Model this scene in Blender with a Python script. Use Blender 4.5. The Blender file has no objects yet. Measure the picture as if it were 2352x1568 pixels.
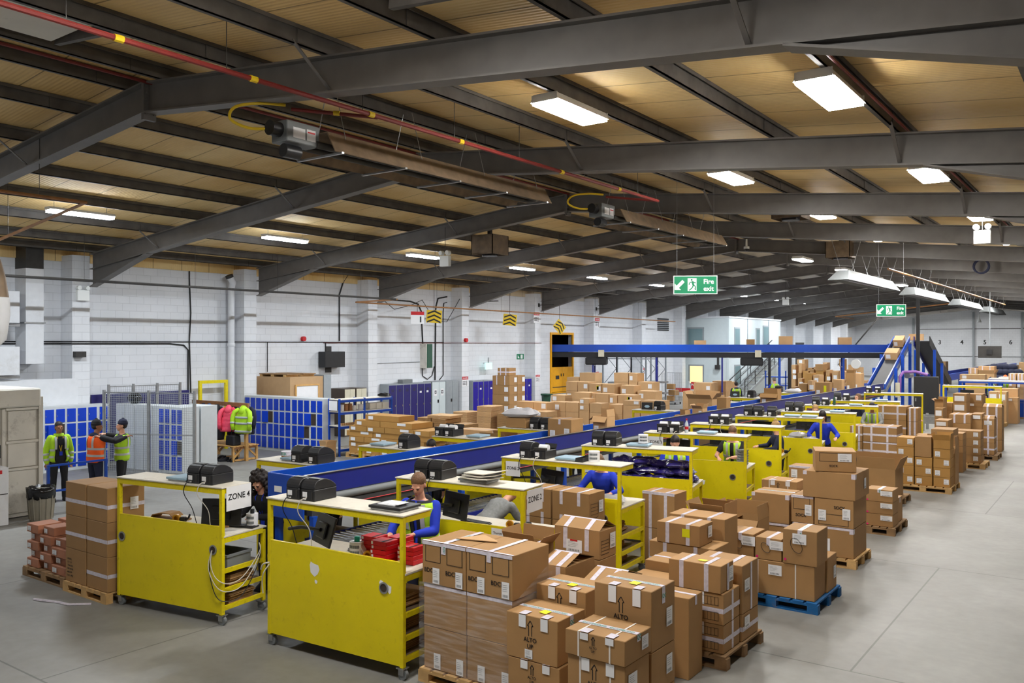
import bpy, bmesh, math, random
from math import sin, cos, pi, radians as R, sqrt, atan2
from mathutils import Vector as V, Matrix
random.seed(7)
SC = bpy.context.scene
COL = SC.collection
# ---------------------------------------------------------------- camera
FPX, CXP, CYP, CAMH, TH = 1960.0, 1176.0, 789.0, 3.5, math.atan(1424 / 1960)
cs, sn = cos(TH), sin(TH)
cam = bpy.data.cameras.new('camera')
cam.sensor_width = 36.0
cam.lens = 36.0 * FPX / 2352.0
cam.shift_y = (CYP - 784.0) / 2352.0
cam.clip_end = 300
camo = bpy.data.objects.new('camera', cam)
COL.objects.link(camo)
camo.location = (0, 0, CAMH)
camo.rotation_euler = (R(90), 0, TH)
SC.camera = camo
# ---------------------------------------------------------------- world, exposure
W = bpy.data.worlds.new('hall_world')
SC.world = W
W.use_nodes = True
W.node_tree.nodes['Background'].inputs[0].default_value = (0.5, 0.6, 0.8, 1)
W.node_tree.nodes['Background'].inputs[1].default_value = 0.05
SC.view_settings.view_transform = 'Standard'
SC.view_settings.look = 'None'
SC.view_settings.exposure = 0.5
SC.view_settings.gamma = 1.0
SC.cycles.use_denoising = True
SC.cycles.max_bounces = 8
SC.cycles.diffuse_bounces = 5
SC.cycles.glossy_bounces = 3
SC.cycles.transparent_max_bounces = 12
SC.cycles.sample_clamp_indirect = 6.0
LIGHT_B = 146.0      # watts of one four-tube ceiling fitting
LIGHT_A = 165.0       # watts of one slim batten fitting

# ---------------------------------------------------------------- helpers
def G(px, py, z=0.0):
    """world point at height z seen at photo pixel px, py"""
    d = (CAMH - z) * FPX / (py - CYP)
    l = (px - CXP) / FPX * d
    return V((cs * l - sn * d, sn * l + cs * d, z))

def GY(px, y, z=0.0):
    u = (px - CXP) / FPX
    return V((y * (u * cs - sn) / (cs + u * sn), y, z))

class MB:
    def __init__(s):
        s.v = []; s.f = []; s.m = []
    def add(s, vs, fs, mi=0):
        o = len(s.v)
        s.v += [tuple(p) for p in vs]
        s.f += [tuple(i + o for i in f) for f in fs]
        s.m += [mi] * len(fs)
        return s
    def box(s, x0, x1, y0, y1, z0, z1, mi=0):
        return s.add([(x0, y0, z0), (x1, y0, z0), (x1, y1, z0), (x0, y1, z0), (x0, y0, z1), (x1, y0, z1), (x1, y1, z1), (x0, y1, z1)],
                     [(0, 3, 2, 1), (4, 5, 6, 7), (0, 1, 5, 4), (1, 2, 6, 5), (2, 3, 7, 6), (3, 0, 4, 7)], mi)
    def quad(s, a, b, c, d, mi=0):
        return s.add([a, b, c, d], [(0, 1, 2, 3)], mi)
    def bar(s, p, q, w, h, mi=0, up=(0, 0, 1)):
        p = V(p); q = V(q); d = (q - p).normalized(); u = V(up)
        if abs(d.dot(u)) > .98: u = V((0, 1, 0))
        x = d.cross(u).normalized() * (w / 2); y = x.cross(d).normalized() * (h / 2)
        vs = [p - x - y, p + x - y, p + x + y, p - x + y, q - x - y, q + x - y, q + x + y, q - x + y]
        return s.add(vs, [(0, 1, 2, 3), (7, 6, 5, 4), (0, 4, 5, 1), (1, 5, 6, 2), (2, 6, 7, 3), (3, 7, 4, 0)], mi)
    def tube(s, pts, r, n=8, mi=0, cap=True):
        pts = [V(p) for p in pts]; rs = r if isinstance(r, (list, tuple)) else [r] * len(pts)
        o = len(s.v); prev = None
        for i, p in enumerate(pts):
            d = (pts[min(i + 1, len(pts) - 1)] - pts[max(i - 1, 0)]).normalized()
            u = V((0, 0, 1)) if prev is None else prev
            if abs(d.dot(u)) > .95: u = V((1, 0, 0))
            x = d.cross(u).normalized(); y = x.cross(d).normalized(); prev = y
            for k in range(n):
                a = 2 * pi * k / n
                s.v.append(tuple(p + x * cos(a) * rs[i] + y * sin(a) * rs[i]))
        for i in range(len(pts) - 1):
            for k in range(n):
                a = o + i * n + k; b = o + i * n + (k + 1) % n
                s.f.append((a, b, b + n, a + n)); s.m.append(mi)
        if cap:
            s.f.append(tuple(o + k for k in range(n - 1, -1, -1))); s.m.append(mi)
            e = o + (len(pts) - 1) * n
            s.f.append(tuple(e + k for k in range(n))); s.m.append(mi)
        return s
    def lathe(s, prof, n=16, c=(0, 0, 0), mi=0, sx=1, sy=1):
        o = len(s.v)
        for r, z in prof:
            for k in range(n):
                a = 2 * pi * k / n
                s.v.append((c[0] + r * cos(a) * sx, c[1] + r * sin(a) * sy, c[2] + z))
        for i in range(len(prof) - 1):
            for k in range(n):
                a = o + i * n + k; b = o + i * n + (k + 1) % n
                s.f.append((a, b, b + n, a + n)); s.m.append(mi)
        s.f.append(tuple(o + k for k in range(n - 1, -1, -1))); s.m.append(mi)
        e = o + (len(prof) - 1) * n
        s.f.append(tuple(e + k for k in range(n))); s.m.append(mi)
        return s
    def cyl(s, p, q, r, n=14, mi=0):
        return s.tube([p, q], r, n, mi)
    def ell(s, c, rx, ry, rz, n=12, m=8, mi=0):
        prof = []
        o = len(s.v)
        for i in range(m + 1):
            t = -pi / 2 + pi * i / m
            for k in range(n):
                a = 2 * pi * k / n
                s.v.append((c[0] + rx * cos(t) * cos(a), c[1] + ry * cos(t) * sin(a), c[2] + rz * sin(t)))
        for i in range(m):
            for k in range(n):
                a = o + i * n + k; b = o + i * n + (k + 1) % n
                s.f.append((a, b, b + n, a + n)); s.m.append(mi)
        return s
    def prism(s, poly, y0, y1, mi=0, axis='y'):
        n = len(poly); 
        if axis == 'y': vs = [(a, y0, b) for a, b in poly] + [(a, y1, b) for a, b in poly]
        elif axis == 'x': vs = [(y0, a, b) for a, b in poly] + [(y1, a, b) for a, b in poly]
        else: vs = [(a, b, y0) for a, b in poly] + [(a, b, y1) for a, b in poly]
        return s.add(vs, [tuple(range(n)), tuple(range(2 * n - 1, n - 1, -1))] + [(i, i + n, (i + 1) % n + n, (i + 1) % n) for i in range(n)], mi)
    def loft(s, rings, mi=0, n=20):
        """rings: (cx, cy, cz, rx, ry[, tilt]) ellipses, tilt turns the ring about x"""
        o = len(s.v)
        for g in rings:
            t = g[5] if len(g) > 5 else 0
            for k in range(n):
                a = 2 * pi * k / n
                y = g[4] * sin(a)
                s.v.append((g[0] + g[3] * cos(a), g[1] + y * cos(t), g[2] + y * sin(t)))
        for i in range(len(rings) - 1):
            for k in range(n):
                a = o + i * n + k; b = o + i * n + (k + 1) % n
                s.f.append((a, b, b + n, a + n)); s.m.append(mi)
        s.f.append(tuple(o + k for k in range(n - 1, -1, -1))); s.m.append(mi)
        e = o + (len(rings) - 1) * n
        s.f.append(tuple(e + k for k in range(n))); s.m.append(mi)
        return s
    def text(s, t, o, ux, uy, size, mi=0, centre=True):
        vs, fs, w, h = text_poly(t)
        ux = V(ux); uy = V(uy); o = V(o)
        dx = -w / 2 if centre else 0
        return s.add([o + ux * ((x + dx) * size) + uy * (y * size) for x, y in vs], fs, mi)
    def xf(s, M):
        s.v = [tuple(M @ V(p)) for p in s.v]; return s
    def build(s, name, mats, parent=None, smooth=False, bevel=0, seg=1):
        me = bpy.data.meshes.new(name)
        me.from_pydata(s.v, [], s.f)
        if not isinstance(mats, (list, tuple)): mats = [mats]
        for m in mats: me.materials.append(m)
        if len(mats) > 1: me.polygons.foreach_set('material_index', s.m)
        if bevel:
            bm = bmesh.new(); bm.from_mesh(me)
            bmesh.ops.remove_doubles(bm, verts=bm.verts, dist=1e-5)
            es = [e for e in bm.edges if len(e.link_faces) == 2 and e.calc_face_angle(0) > .6]
            bmesh.ops.bevel(bm, geom=es, offset=bevel, segments=seg, affect='EDGES', profile=.5)
            bm.to_mesh(me); bm.free()
        if smooth:
            me.polygons.foreach_set('use_smooth', [True] * len(me.polygons))
            if smooth != 'all': 
                try: me.set_sharp_from_angle(angle=R(40))
                except Exception: pass
        return link(name, me, parent)

def link(name, me, parent=None):
    o = bpy.data.objects.new(name, me)
    COL.objects.link(o)
    if parent is not None: o.parent = parent
    return o

_TP = {}
def text_poly(t):
    if t not in _TP:
        c = bpy.data.curves.new('lettering', 'FONT'); c.body = t; c.resolution_u = 4; c.offset = .018
        c.fill_mode = 'FRONT'
        o = bpy.data.objects.new('lettering', c)
        me = bpy.data.meshes.new_from_object(o)
        vs = [(v.co.x, v.co.y) for v in me.vertices]
        fs = [tuple(p.vertices) for p in me.polygons]
        w = max([a for a, b in vs] or [0]); h = max([b for a, b in vs] or [0])
        _TP[t] = (vs, fs, w, h)
        bpy.data.meshes.remove(me); bpy.data.objects.remove(o); bpy.data.curves.remove(c)
    return _TP[t]

def tag(o, label, cat, group=None):
    o['label'] = label; o['category'] = cat
    if group: o['group'] = group
    return o
def thing(name, label, cat, loc=(0, 0, 0), rz=0, group=None):
    o = bpy.data.objects.new(name, None); COL.objects.link(o)
    o.empty_display_size = .1
    o.location = loc; o.rotation_euler = (0, 0, rz)
    return tag(o, label, cat, group)
def struct(o):
    o['kind'] = 'structure'; return o
def dup(src, loc, rz=None, label=None, group=None):
    def cp(o, par):
        c = o.copy(); COL.objects.link(c); c.parent = par
        for ch in KIDS.get(o.name, []): cp(ch, c)
        return c
    r = cp(src, None)
    r.location = loc
    if rz is not None: r.rotation_euler = (0, 0, rz)
    if label: r['label'] = label
    if group: r['group'] = group
    return r
KIDS = {}
def remember(root):
    """note a thing's children so that dup() can copy them"""
    def go(o):
        KIDS[o.name] = list(o.children)
        for c in o.children: go(c)
    go(root); return root

# ---------------------------------------------------------------- materials
def lin(r, g, b):
    f = lambda c: (c / 255 / 12.92 if c / 255 <= .04045 else ((c / 255 + .055) / 1.055) ** 2.4)
    return (f(r), f(g), f(b), 1)
def mat(name, rgb, rough=.6, metal=0, noise=0, scale=6, bump=0, bscale=60, objvar=0, spec=.4, dirt_sheen=None, dscale=3, damt=.5, coat=0):
    m = bpy.data.materials.new(name); m.use_nodes = True
    nt = m.node_tree; b = nt.nodes['Principled BSDF']; L = nt.links.new
    c = lin(*rgb)
    b.inputs['Base Color'].default_value = c
    b.inputs['Roughness'].default_value = rough
    b.inputs['Metallic'].default_value = metal
    b.inputs['Specular IOR Level'].default_value = spec
    if coat: b.inputs['Coat Weight'].default_value = coat; b.inputs['Coat Roughness'].default_value = .15
    co = nt.nodes.new('ShaderNodeTexCoord')
    out = None
    if noise:
        n = nt.nodes.new('ShaderNodeTexNoise'); n.inputs['Scale'].default_value = scale; n.inputs['Detail'].default_value = 5
        L(co.outputs['Object'], n.inputs['Vector'])
        mr = nt.nodes.new('ShaderNodeMapRange'); mr.inputs[1].default_value = .3; mr.inputs[2].default_value = .7
        mr.inputs[3].default_value = 1 - noise; mr.inputs[4].default_value = 1 + noise
        L(n.outputs[0], mr.inputs[0])
        mx = nt.nodes.new('ShaderNodeMix'); mx.data_type = 'RGBA'; mx.blend_type = 'MULTIPLY'; mx.inputs[0].default_value = 1
        mx.inputs[6].default_value = c; L(mr.outputs[0], mx.inputs[7]); out = mx.outputs[2]
    if objvar:
        oi = nt.nodes.new('ShaderNodeObjectInfo')
        hs = nt.nodes.new('ShaderNodeHueSaturation')
        mr = nt.nodes.new('ShaderNodeMapRange'); mr.inputs[3].default_value = 1 - objvar; mr.inputs[4].default_value = 1 + objvar
        L(oi.outputs['Random'], mr.inputs[0]); L(mr.outputs[0], hs.inputs['Value'])
        if out: L(out, hs.inputs['Color'])
        else: hs.inputs['Color'].default_value = c
        out = hs.outputs[0]
    if dirt_sheen:
        n = nt.nodes.new('ShaderNodeTexNoise'); n.inputs['Scale'].default_value = dscale; n.inputs['Detail'].default_value = 9; n.inputs['Roughness'].default_value = .75
        L(co.outputs['Object'], n.inputs['Vector'])
        cr = nt.nodes.new('ShaderNodeValToRGB'); cr.color_ramp.elements[0].position = .56; cr.color_ramp.elements[1].position = .70
        L(n.outputs[0], cr.inputs[0])
        mm = nt.nodes.new('ShaderNodeMath'); mm.operation = 'MULTIPLY'; mm.inputs[1].default_value = damt; L(cr.outputs[0], mm.inputs[0])
        mx = nt.nodes.new('ShaderNodeMix'); mx.data_type = 'RGBA'; L(mm.outputs[0], mx.inputs[0])
        if out: L(out, mx.inputs[6])
        else: mx.inputs[6].default_value = c
        mx.inputs[7].default_value = lin(*dirt_sheen); out = mx.outputs[2]
    if out: L(out, b.inputs['Base Color'])
    if bump:
        n = nt.nodes.new('ShaderNodeTexNoise'); n.inputs['Scale'].default_value = bscale; n.inputs['Detail'].default_value = 3
        L(co.outputs['Object'], n.inputs['Vector'])
        bp = nt.nodes.new('ShaderNodeBump'); bp.inputs['Strength'].default_value = bump; bp.inputs['Distance'].default_value = .01
        L(n.outputs[0], bp.inputs['Height']); L(bp.outputs[0], b.inputs['Normal'])
    return m
def emit(name, rgb, s):
    m = bpy.data.materials.new(name); m.use_nodes = True
    b = m.node_tree.nodes['Principled BSDF']
    b.inputs['Base Color'].default_value = lin(*rgb); b.inputs['Emission Color'].default_value = lin(*rgb); b.inputs['Emission Strength'].default_value = s
    return m
def node(m, t, **k):
    n = m.node_tree.nodes.new(t)
    for a, b in k.items(): setattr(n, a, b)
    return n

M = {}
M['steel'] = mat('painted_steel', (104, 100, 96), .5, noise=.12, scale=3, spec=.5)
M['purlin'] = mat('purlin_steel', (92, 88, 84), .6, noise=.25, scale=4)
M['yellow'] = mat('yellow_paint', (226, 208, 6), .42, noise=.04, scale=2.5, dirt_sheen=(130, 104, 20), dscale=8, damt=.28, bump=.05, bscale=30)
M['yellow_frame'] = mat('yellow_frame_paint', (224, 204, 8), .4, noise=.06, scale=12, dirt_sheen=(80, 62, 20), dscale=14, damt=.55)
M['amber'] = mat('amber_door_paint', (226, 160, 6), .45, noise=.05)
M['board'] = mat('worn_white_board', (214, 208, 194), .5, noise=.07, scale=5, dirt_sheen=(120, 105, 90), dscale=5, damt=.45)
M['blue'] = mat('blue_paint', (10, 70, 176), .35, noise=.06, scale=3, spec=.5)
M['navy'] = mat('dark_blue_paint', (26, 38, 128), .3, noise=.06, scale=3, spec=.5)
M['locker_blue'] = mat('locker_blue', (8, 60, 190), .35, spec=.45, objvar=.08)
M['locker_navy'] = mat('locker_navy', (44, 40, 104), .35, spec=.45, objvar=.06)
M['locker_indigo'] = mat('locker_indigo', (34, 24, 150), .35, spec=.45)
M['locker_grey'] = mat('locker_grey', (200, 205, 208), .45, noise=.03)
M['grey_metal'] = mat('grey_metal', (150, 156, 160), .5, noise=.05)
M['galv'] = mat('galvanised', (170, 172, 174), .38, metal=.85, noise=.12, scale=10)
M['alu'] = mat('aluminium', (190, 190, 192), .3, metal=.9, noise=.05)
M['chrome'] = mat('roller_steel', (205, 208, 212), .25, metal=.9)
M['dark_metal'] = mat('dark_metal', (62, 60, 58), .5, metal=.3, noise=.15)
M['brown_metal'] = mat('stained_metal', (122, 104, 84), .5, metal=.3, noise=.25, scale=5)
M['belt'] = mat('rubber_belt', (58, 58, 60), .6, noise=.06)
M['rubber'] = mat('black_rubber', (36, 36, 38), .6)
M['black'] = mat('black_plastic', (38, 38, 40), .4, noise=.08, scale=12)
M['black_gloss'] = mat('black_gloss', (22, 22, 26), .2)
M['grey_plastic'] = mat('grey_plastic', (118, 122, 124), .5)
M['scale_top'] = mat('scale_top', (150, 178, 196), .35, noise=.05)
M['white'] = mat('white_paper', (234, 234, 236), .6, noise=.02)
M['white_paint'] = mat('white_paint', (222, 224, 228), .55, noise=.03, dirt_sheen=(160, 150, 130), dscale=1.2, damt=.25)
M['office'] = mat('office_panel', (206, 216, 218), .45, noise=.02)
M['ink'] = mat('black_ink', (28, 26, 26), .6)
M['ink_brown'] = mat('print_ink', (70, 48, 32), .7)
M['green_ink'] = mat('green_ink', (20, 150, 120), .5)
M['card'] = mat('cardboard', (163, 125, 80), .75, noise=.06, scale=3, objvar=.08, bump=.04, bscale=40)
M['card_light'] = mat('pale_cardboard', (196, 157, 112), .75, noise=.05, scale=3, objvar=.07, bump=.04, bscale=40)
M['card_gold'] = mat('golden_cardboard', (176, 132, 70), .75, noise=.06, scale=3, objvar=.08)
M['card_red'] = mat('reddish_cardboard', (168, 112, 84), .7, noise=.08, scale=4, objvar=.08)
M['card_edge'] = mat('corrugated_edge', (150, 108, 70), .85, noise=.2, scale=60, objvar=.1)
M['tape'] = mat('clear_printed_tape', (214, 208, 220), .25, noise=.12, scale=26)
M['tape_brown'] = mat('brown_tape', (170, 120, 60), .25)
M['strap'] = mat('white_strap', (226, 220, 212), .4)
M['yellow_label'] = mat('yellow_sticker', (226, 226, 20), .5)
M['magenta'] = mat('magenta_sticker', (220, 30, 120), .5)
M['red'] = mat('red_card', (206, 18, 30), .4, noise=.04)
M['red_pipe'] = mat('red_oxide_pipe', (112, 36, 32), .5, noise=.1)
M['red_label'] = mat('red_label', (196, 30, 36), .5)
M['copper'] = mat('rusty_pipe', (150, 104, 62), .5, noise=.2)
M['pallet'] = mat('pallet_wood', (196, 158, 104), .8, noise=.18, scale=7, objvar=.1, bump=.1, bscale=25)
M['pallet_dark'] = mat('old_pallet_wood', (142, 112, 78), .85, noise=.22, scale=7, objvar=.12, bump=.1, bscale=25)
M['pallet_blue'] = mat('blue_pallet_wood', (20, 92, 150), .7, noise=.15, scale=9, dirt_sheen=(120, 96, 70), dscale=7, damt=.6)
M['pine'] = mat('pine_wood', (206, 160, 96), .6, noise=.14, scale=8)
M['timber'] = mat('brown_timber', (150, 104, 66), .65, noise=.2, scale=9)
M['mdf'] = mat('mdf_board', (186, 152, 112), .7, noise=.04)
M['cream'] = mat('cream_metal', (206, 200, 178), .5, noise=.05)
M['brown_cab'] = mat('brown_cabinet', (78, 66, 56), .5)
M['worn_white'] = mat('grimy_white_panel', (212, 208, 198), .55, noise=.08, scale=2, dirt_sheen=(90, 82, 74), dscale=1.7, damt=.5)
M['green_sign'] = mat('green_sign', (8, 120, 80), .45)
M['sign_white'] = mat('sign_white', (240, 242, 240), .45)
M['yel_hazard'] = mat('hazard_yellow', (214, 180, 30), .5)
M['purple_hose'] = mat('purple_hose', (140, 96, 168), .5)
M['green_bin'] = mat('green_bin', (44, 84, 66), .5)
M['bin_grey'] = mat('grey_bin', (140, 134, 120), .6, noise=.08)
M['poly_blk'] = mat('black_polythene', (24, 24, 26), .18, bump=.5, bscale=9)
M['dark'] = mat('recess_shade', (62, 52, 44), .8)  # dark brown standing in for shade inside holes, locker bays and the hatch
M['skin_a'] = mat('skin_fair', (214, 160, 132), .5, noise=.04, scale=20)
M['skin_b'] = mat('skin_brown', (150, 100, 74), .5, noise=.04, scale=20)
M['hair_dark'] = mat('hair_dark', (34, 26, 24), .55, noise=.3, scale=60, bump=.6, bscale=90)
M['hair_brown'] = mat('hair_brown', (112, 82, 58), .55, noise=.25, scale=60, bump=.6, bscale=90)
M['hair_fair'] = mat('hair_fair', (178, 142, 92), .55, noise=.25, scale=60, bump=.6, bscale=90)
M['hair_grey'] = mat('hair_greying', (110, 100, 88), .55, noise=.25, scale=60, bump=.6, bscale=90)
M['lips'] = mat('lips', (170, 84, 78), .5)
M['eye'] = mat('eye_dark', (40, 30, 28), .3)
M['cl_black'] = mat('black_cloth', (30, 30, 34), .85, noise=.12, scale=14, bump=.3, bscale=14)
M['cl_navy'] = mat('navy_cloth', (36, 40, 62), .85, noise=.12, scale=14, bump=.3, bscale=14)
M['cl_blue'] = mat('royal_blue_cloth', (30, 56, 186), .8, noise=.08, scale=10, bump=.35, bscale=11)
M['cl_grey'] = mat('grey_cloth', (128, 130, 130), .9, noise=.15, scale=30, bump=.3, bscale=14)
M['hivis_y'] = mat('hi_vis_yellow', (170, 214, 36), .6, noise=.06, scale=8, bump=.35, bscale=10)
M['hivis_o'] = mat('hi_vis_orange', (255, 98, 22), .6, noise=.06, scale=8, bump=.35, bscale=10)
M['reflective'] = mat('reflective_tape', (178, 182, 182), .35)
M['cl_pink'] = mat('pink_quilt', (226, 74, 98), .5, noise=.08, scale=14, bump=.4, bscale=16)
M['cl_teal'] = mat('blue_denim', (50, 84, 130), .85, noise=.1)
M['purple_poly'] = mat('purple_polythene', (48, 40, 112), .2, bump=.8, bscale=12, dirt_sheen=(196, 190, 206), dscale=5, damt=.9)  # pale lilac blotches paint in silvery reflection and clear film
M['film_bag'] = mat('clear_film_bag', (206, 206, 212), .14, bump=.6, bscale=16)
M['tube_on'] = emit('lit_tube', (250, 252, 255), 9.0)
M['lens_a'] = emit('batten_lens', (236, 244, 255), 48.0)
M['rim_glow'] = emit('added_rim_glow', (255, 252, 246), 85.0)  # for the glowing rim added to four-tube fittings to lift the roof deck
M['exit_on'] = emit('lit_exit_sign', (190, 240, 230), .55)
M['glass'] = mat('window_glass', (120, 146, 150), .08, spec=.6)
M['glass_lit'] = emit('lit_window', (236, 214, 150), .7)
M['shelf_dark'] = mat('stained_shelf', (120, 100, 80), .7, noise=.2)
M['cable_w'] = mat('white_cable', (205, 200, 190), .5)
M['cable_k'] = mat('black_cable', (30, 30, 30), .5)
M['gold_tape'] = mat('gold_tape', (206, 150, 40), .3)
M['water'] = mat('pet_bottle', (196, 206, 214), .1)

# cling film: thin, see-through and glossy
m = bpy.data.materials.new('stretch_film'); m.use_nodes = True
nt = m.node_tree; b = nt.nodes['Principled BSDF']
b.inputs['Base Color'].default_value = (.9, .9, .92, 1); b.inputs['Roughness'].default_value = .12
tr = nt.nodes.new('ShaderNodeBsdfTransparent'); ms = nt.nodes.new('ShaderNodeMixShader')
nz = nt.nodes.new('ShaderNodeTexNoise'); nz.inputs['Scale'].default_value = 3; nz.inputs['Detail'].default_value = 6
mp = nt.nodes.new('ShaderNodeMapping'); mp.inputs['Scale'].default_value = (1, 1, 9); mp.inputs['Rotation'].default_value = (0, .35, 0)
tc = nt.nodes.new('ShaderNodeTexCoord')
nt.links.new(tc.outputs['Object'], mp.inputs[0]); nt.links.new(mp.outputs[0], nz.inputs['Vector'])
mr = nt.nodes.new('ShaderNodeMapRange'); mr.inputs[1].default_value = .42; mr.inputs[2].default_value = .75; mr.inputs[3].default_value = .04; mr.inputs[4].default_value = .27
nt.links.new(nz.outputs[0], mr.inputs[0]); nt.links.new(mr.outputs[0], ms.inputs[0])
nt.links.new(tr.outputs[0], ms.inputs[1]); nt.links.new(b.outputs[0], ms.inputs[2])
bp = nt.nodes.new('ShaderNodeBump'); bp.inputs['Strength'].default_value = .7; bp.inputs['Distance'].default_value = .02
nt.links.new(nz.outputs[0], bp.inputs['Height']); nt.links.new(bp.outputs[0], b.inputs['Normal'])
nt.links.new(ms.outputs[0], nt.nodes['Material Output'].inputs[0])
M['film'] = m

# roof deck: beige ribbed sheets with joints, ribs run up the slope
m = mat('roof_deck', (190, 162, 108), .65); nt = m.node_tree; b = nt.nodes['Principled BSDF']
tc = nt.nodes.new('ShaderNodeTexCoord'); sp = nt.nodes.new('ShaderNodeSeparateXYZ'); nt.links.new(tc.outputs['Object'], sp.inputs[0])
def mth(nt, op, a, v=None, b_=None):
    n = nt.nodes.new('ShaderNodeMath'); n.operation = op
    if hasattr(a, 'node'): nt.links.new(a, n.inputs[0])
    else: n.inputs[0].default_value = a
    if b_ is not None: nt.links.new(b_, n.inputs[1])
    elif v is not None: n.inputs[1].default_value = v
    return n.outputs[0]
fr = mth(nt, 'FRACT', mth(nt, 'MULTIPLY', sp.outputs['Y'], 1.0))
jn = mth(nt, 'LESS_THAN', fr, .022)
rib = mth(nt, 'SINE', mth(nt, 'MULTIPLY', sp.outputs['Y'], 2 * pi * 14))
nz = nt.nodes.new('ShaderNodeTexNoise'); nz.inputs['Scale'].default_value = .55; nz.inputs['Detail'].default_value = 5; nt.links.new(tc.outputs['Object'], nz.inputs['Vector'])
cr = nt.nodes.new('ShaderNodeValToRGB'); cr.color_ramp.elements[0].position = .3; cr.color_ramp.elements[1].position = .7
cr.color_ramp.elements[0].color = lin(212, 174, 108); cr.color_ramp.elements[1].color = lin(236, 210, 154); nt.links.new(nz.outputs[0], cr.inputs[0])
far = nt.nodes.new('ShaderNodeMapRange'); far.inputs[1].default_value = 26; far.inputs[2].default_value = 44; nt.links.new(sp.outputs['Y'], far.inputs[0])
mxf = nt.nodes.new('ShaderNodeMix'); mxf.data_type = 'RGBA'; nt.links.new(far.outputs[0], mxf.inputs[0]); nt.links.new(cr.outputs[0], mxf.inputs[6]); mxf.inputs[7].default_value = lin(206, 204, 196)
mx = nt.nodes.new('ShaderNodeMix'); mx.data_type = 'RGBA'; nt.links.new(mth(nt, 'MULTIPLY', jn, .7), mx.inputs[0]); nt.links.new(mxf.outputs[2], mx.inputs[6]); mx.inputs[7].default_value = lin(84, 62, 34)
nt.links.new(mx.outputs[2], b.inputs['Base Color'])
bp = nt.nodes.new('ShaderNodeBump'); bp.inputs['Strength'].default_value = .28; bp.inputs['Distance'].default_value = .012
nt.links.new(rib, bp.inputs['Height']); nt.links.new(bp.outputs[0], b.inputs['Normal'])
M['deck'] = m

# painted block wall
def blockwall(name, rgb):
    m = mat(name, rgb, .6); nt = m.node_tree; b = nt.nodes['Principled BSDF']
    tc = nt.nodes.new('ShaderNodeTexCoord'); sp = nt.nodes.new('ShaderNodeSeparateXYZ'); nt.links.new(tc.outputs['Object'], sp.inputs[0])
    cb = nt.nodes.new('ShaderNodeCombineXYZ')
    nt.links.new(mth(nt, 'ADD', sp.outputs['X'], None, sp.outputs['Y']), cb.inputs[0]); nt.links.new(sp.outputs['Z'], cb.inputs[1])
    br = nt.nodes.new('ShaderNodeTexBrick'); br.inputs['Scale'].default_value = 1; br.inputs['Brick Width'].default_value = .46; br.inputs['Row Height'].default_value = .225
    br.inputs['Mortar Size'].default_value = .008; br.inputs['Mortar Smooth'].default_value = .6
    c = lin(*rgb); br.inputs['Color1'].default_value = c; br.inputs['Color2'].default_value = tuple(x * .97 for x in c[:3]) + (1,); br.inputs['Mortar'].default_value = tuple(x * .78 for x in c[:3]) + (1,)
    nt.links.new(cb.outputs[0], br.inputs['Vector'])
    nz = nt.nodes.new('ShaderNodeTexNoise'); nz.inputs['Scale'].default_value = .8; nz.inputs['Detail'].default_value = 6; nt.links.new(tc.outputs['Object'], nz.inputs['Vector'])
    mr = nt.nodes.new('ShaderNodeMapRange'); mr.inputs[1].default_value = .3; mr.inputs[2].default_value = .7; mr.inputs[3].default_value = .93; mr.inputs[4].default_value = 1.03; nt.links.new(nz.outputs[0], mr.inputs[0])
    mx = nt.nodes.new('ShaderNodeMix'); mx.data_type = 'RGBA'; mx.blend_type = 'MULTIPLY'; mx.inputs[0].default_value = 1
    nt.links.new(br.outputs['Color'], mx.inputs[6]); nt.links.new(mr.outputs[0], mx.inputs[7]); nt.links.new(mx.outputs[2], b.inputs['Base Color'])
    bp = nt.nodes.new('ShaderNodeBump'); bp.inputs['Strength'].default_value = .25; bp.inputs['Distance'].default_value = .01; bp.invert = True
    nt.links.new(br.outputs['Fac'], bp.inputs['Height']); nt.links.new(bp.outputs[0], b.inputs['Normal'])
    return m
M['wall'] = blockwall('white_block_wall', (226, 228, 232))

# worn concrete floor with saw-cut joints
m = mat('concrete_floor', (170, 168, 162), .5); nt = m.node_tree; b = nt.nodes['Principled BSDF']
tc = nt.nodes.new('ShaderNodeTexCoord')
n1 = nt.nodes.new('ShaderNodeTexNoise'); n1.inputs['Scale'].default_value = .5; n1.inputs['Detail'].default_value = 8; n1.inputs['Roughness'].default_value = .6; nt.links.new(tc.outputs['Object'], n1.inputs['Vector'])
n2 = nt.nodes.new('ShaderNodeTexNoise'); n2.inputs['Scale'].default_value = 7; n2.inputs['Detail'].default_value = 6; nt.links.new(tc.outputs['Object'], n2.inputs['Vector'])
cr = nt.nodes.new('ShaderNodeValToRGB'); cr.color_ramp.elements[0].position = .3; cr.color_ramp.elements[1].position = .7
cr.color_ramp.elements[0].color = lin(116, 114, 109); cr.color_ramp.elements[1].color = lin(144, 143, 139); nt.links.new(n1.outputs[0], cr.inputs[0])
mr = nt.nodes.new('ShaderNodeMapRange'); mr.inputs[1].default_value = .3; mr.inputs[2].default_value = .7; mr.inputs[3].default_value = .93; mr.inputs[4].default_value = 1.05; nt.links.new(n2.outputs[0], mr.inputs[0])
mx = nt.nodes.new('ShaderNodeMix'); mx.data_type = 'RGBA'; mx.blend_type = 'MULTIPLY'; mx.inputs[0].default_value = 1; nt.links.new(cr.outputs[0], mx.inputs[6]); nt.links.new(mr.outputs[0], mx.inputs[7])
br = nt.nodes.new('ShaderNodeTexBrick'); br.offset = .35; br.inputs['Scale'].default_value = 1; br.inputs['Brick Width'].default_value = 4.1; br.inputs['Row Height'].default_value = 5.2
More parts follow.
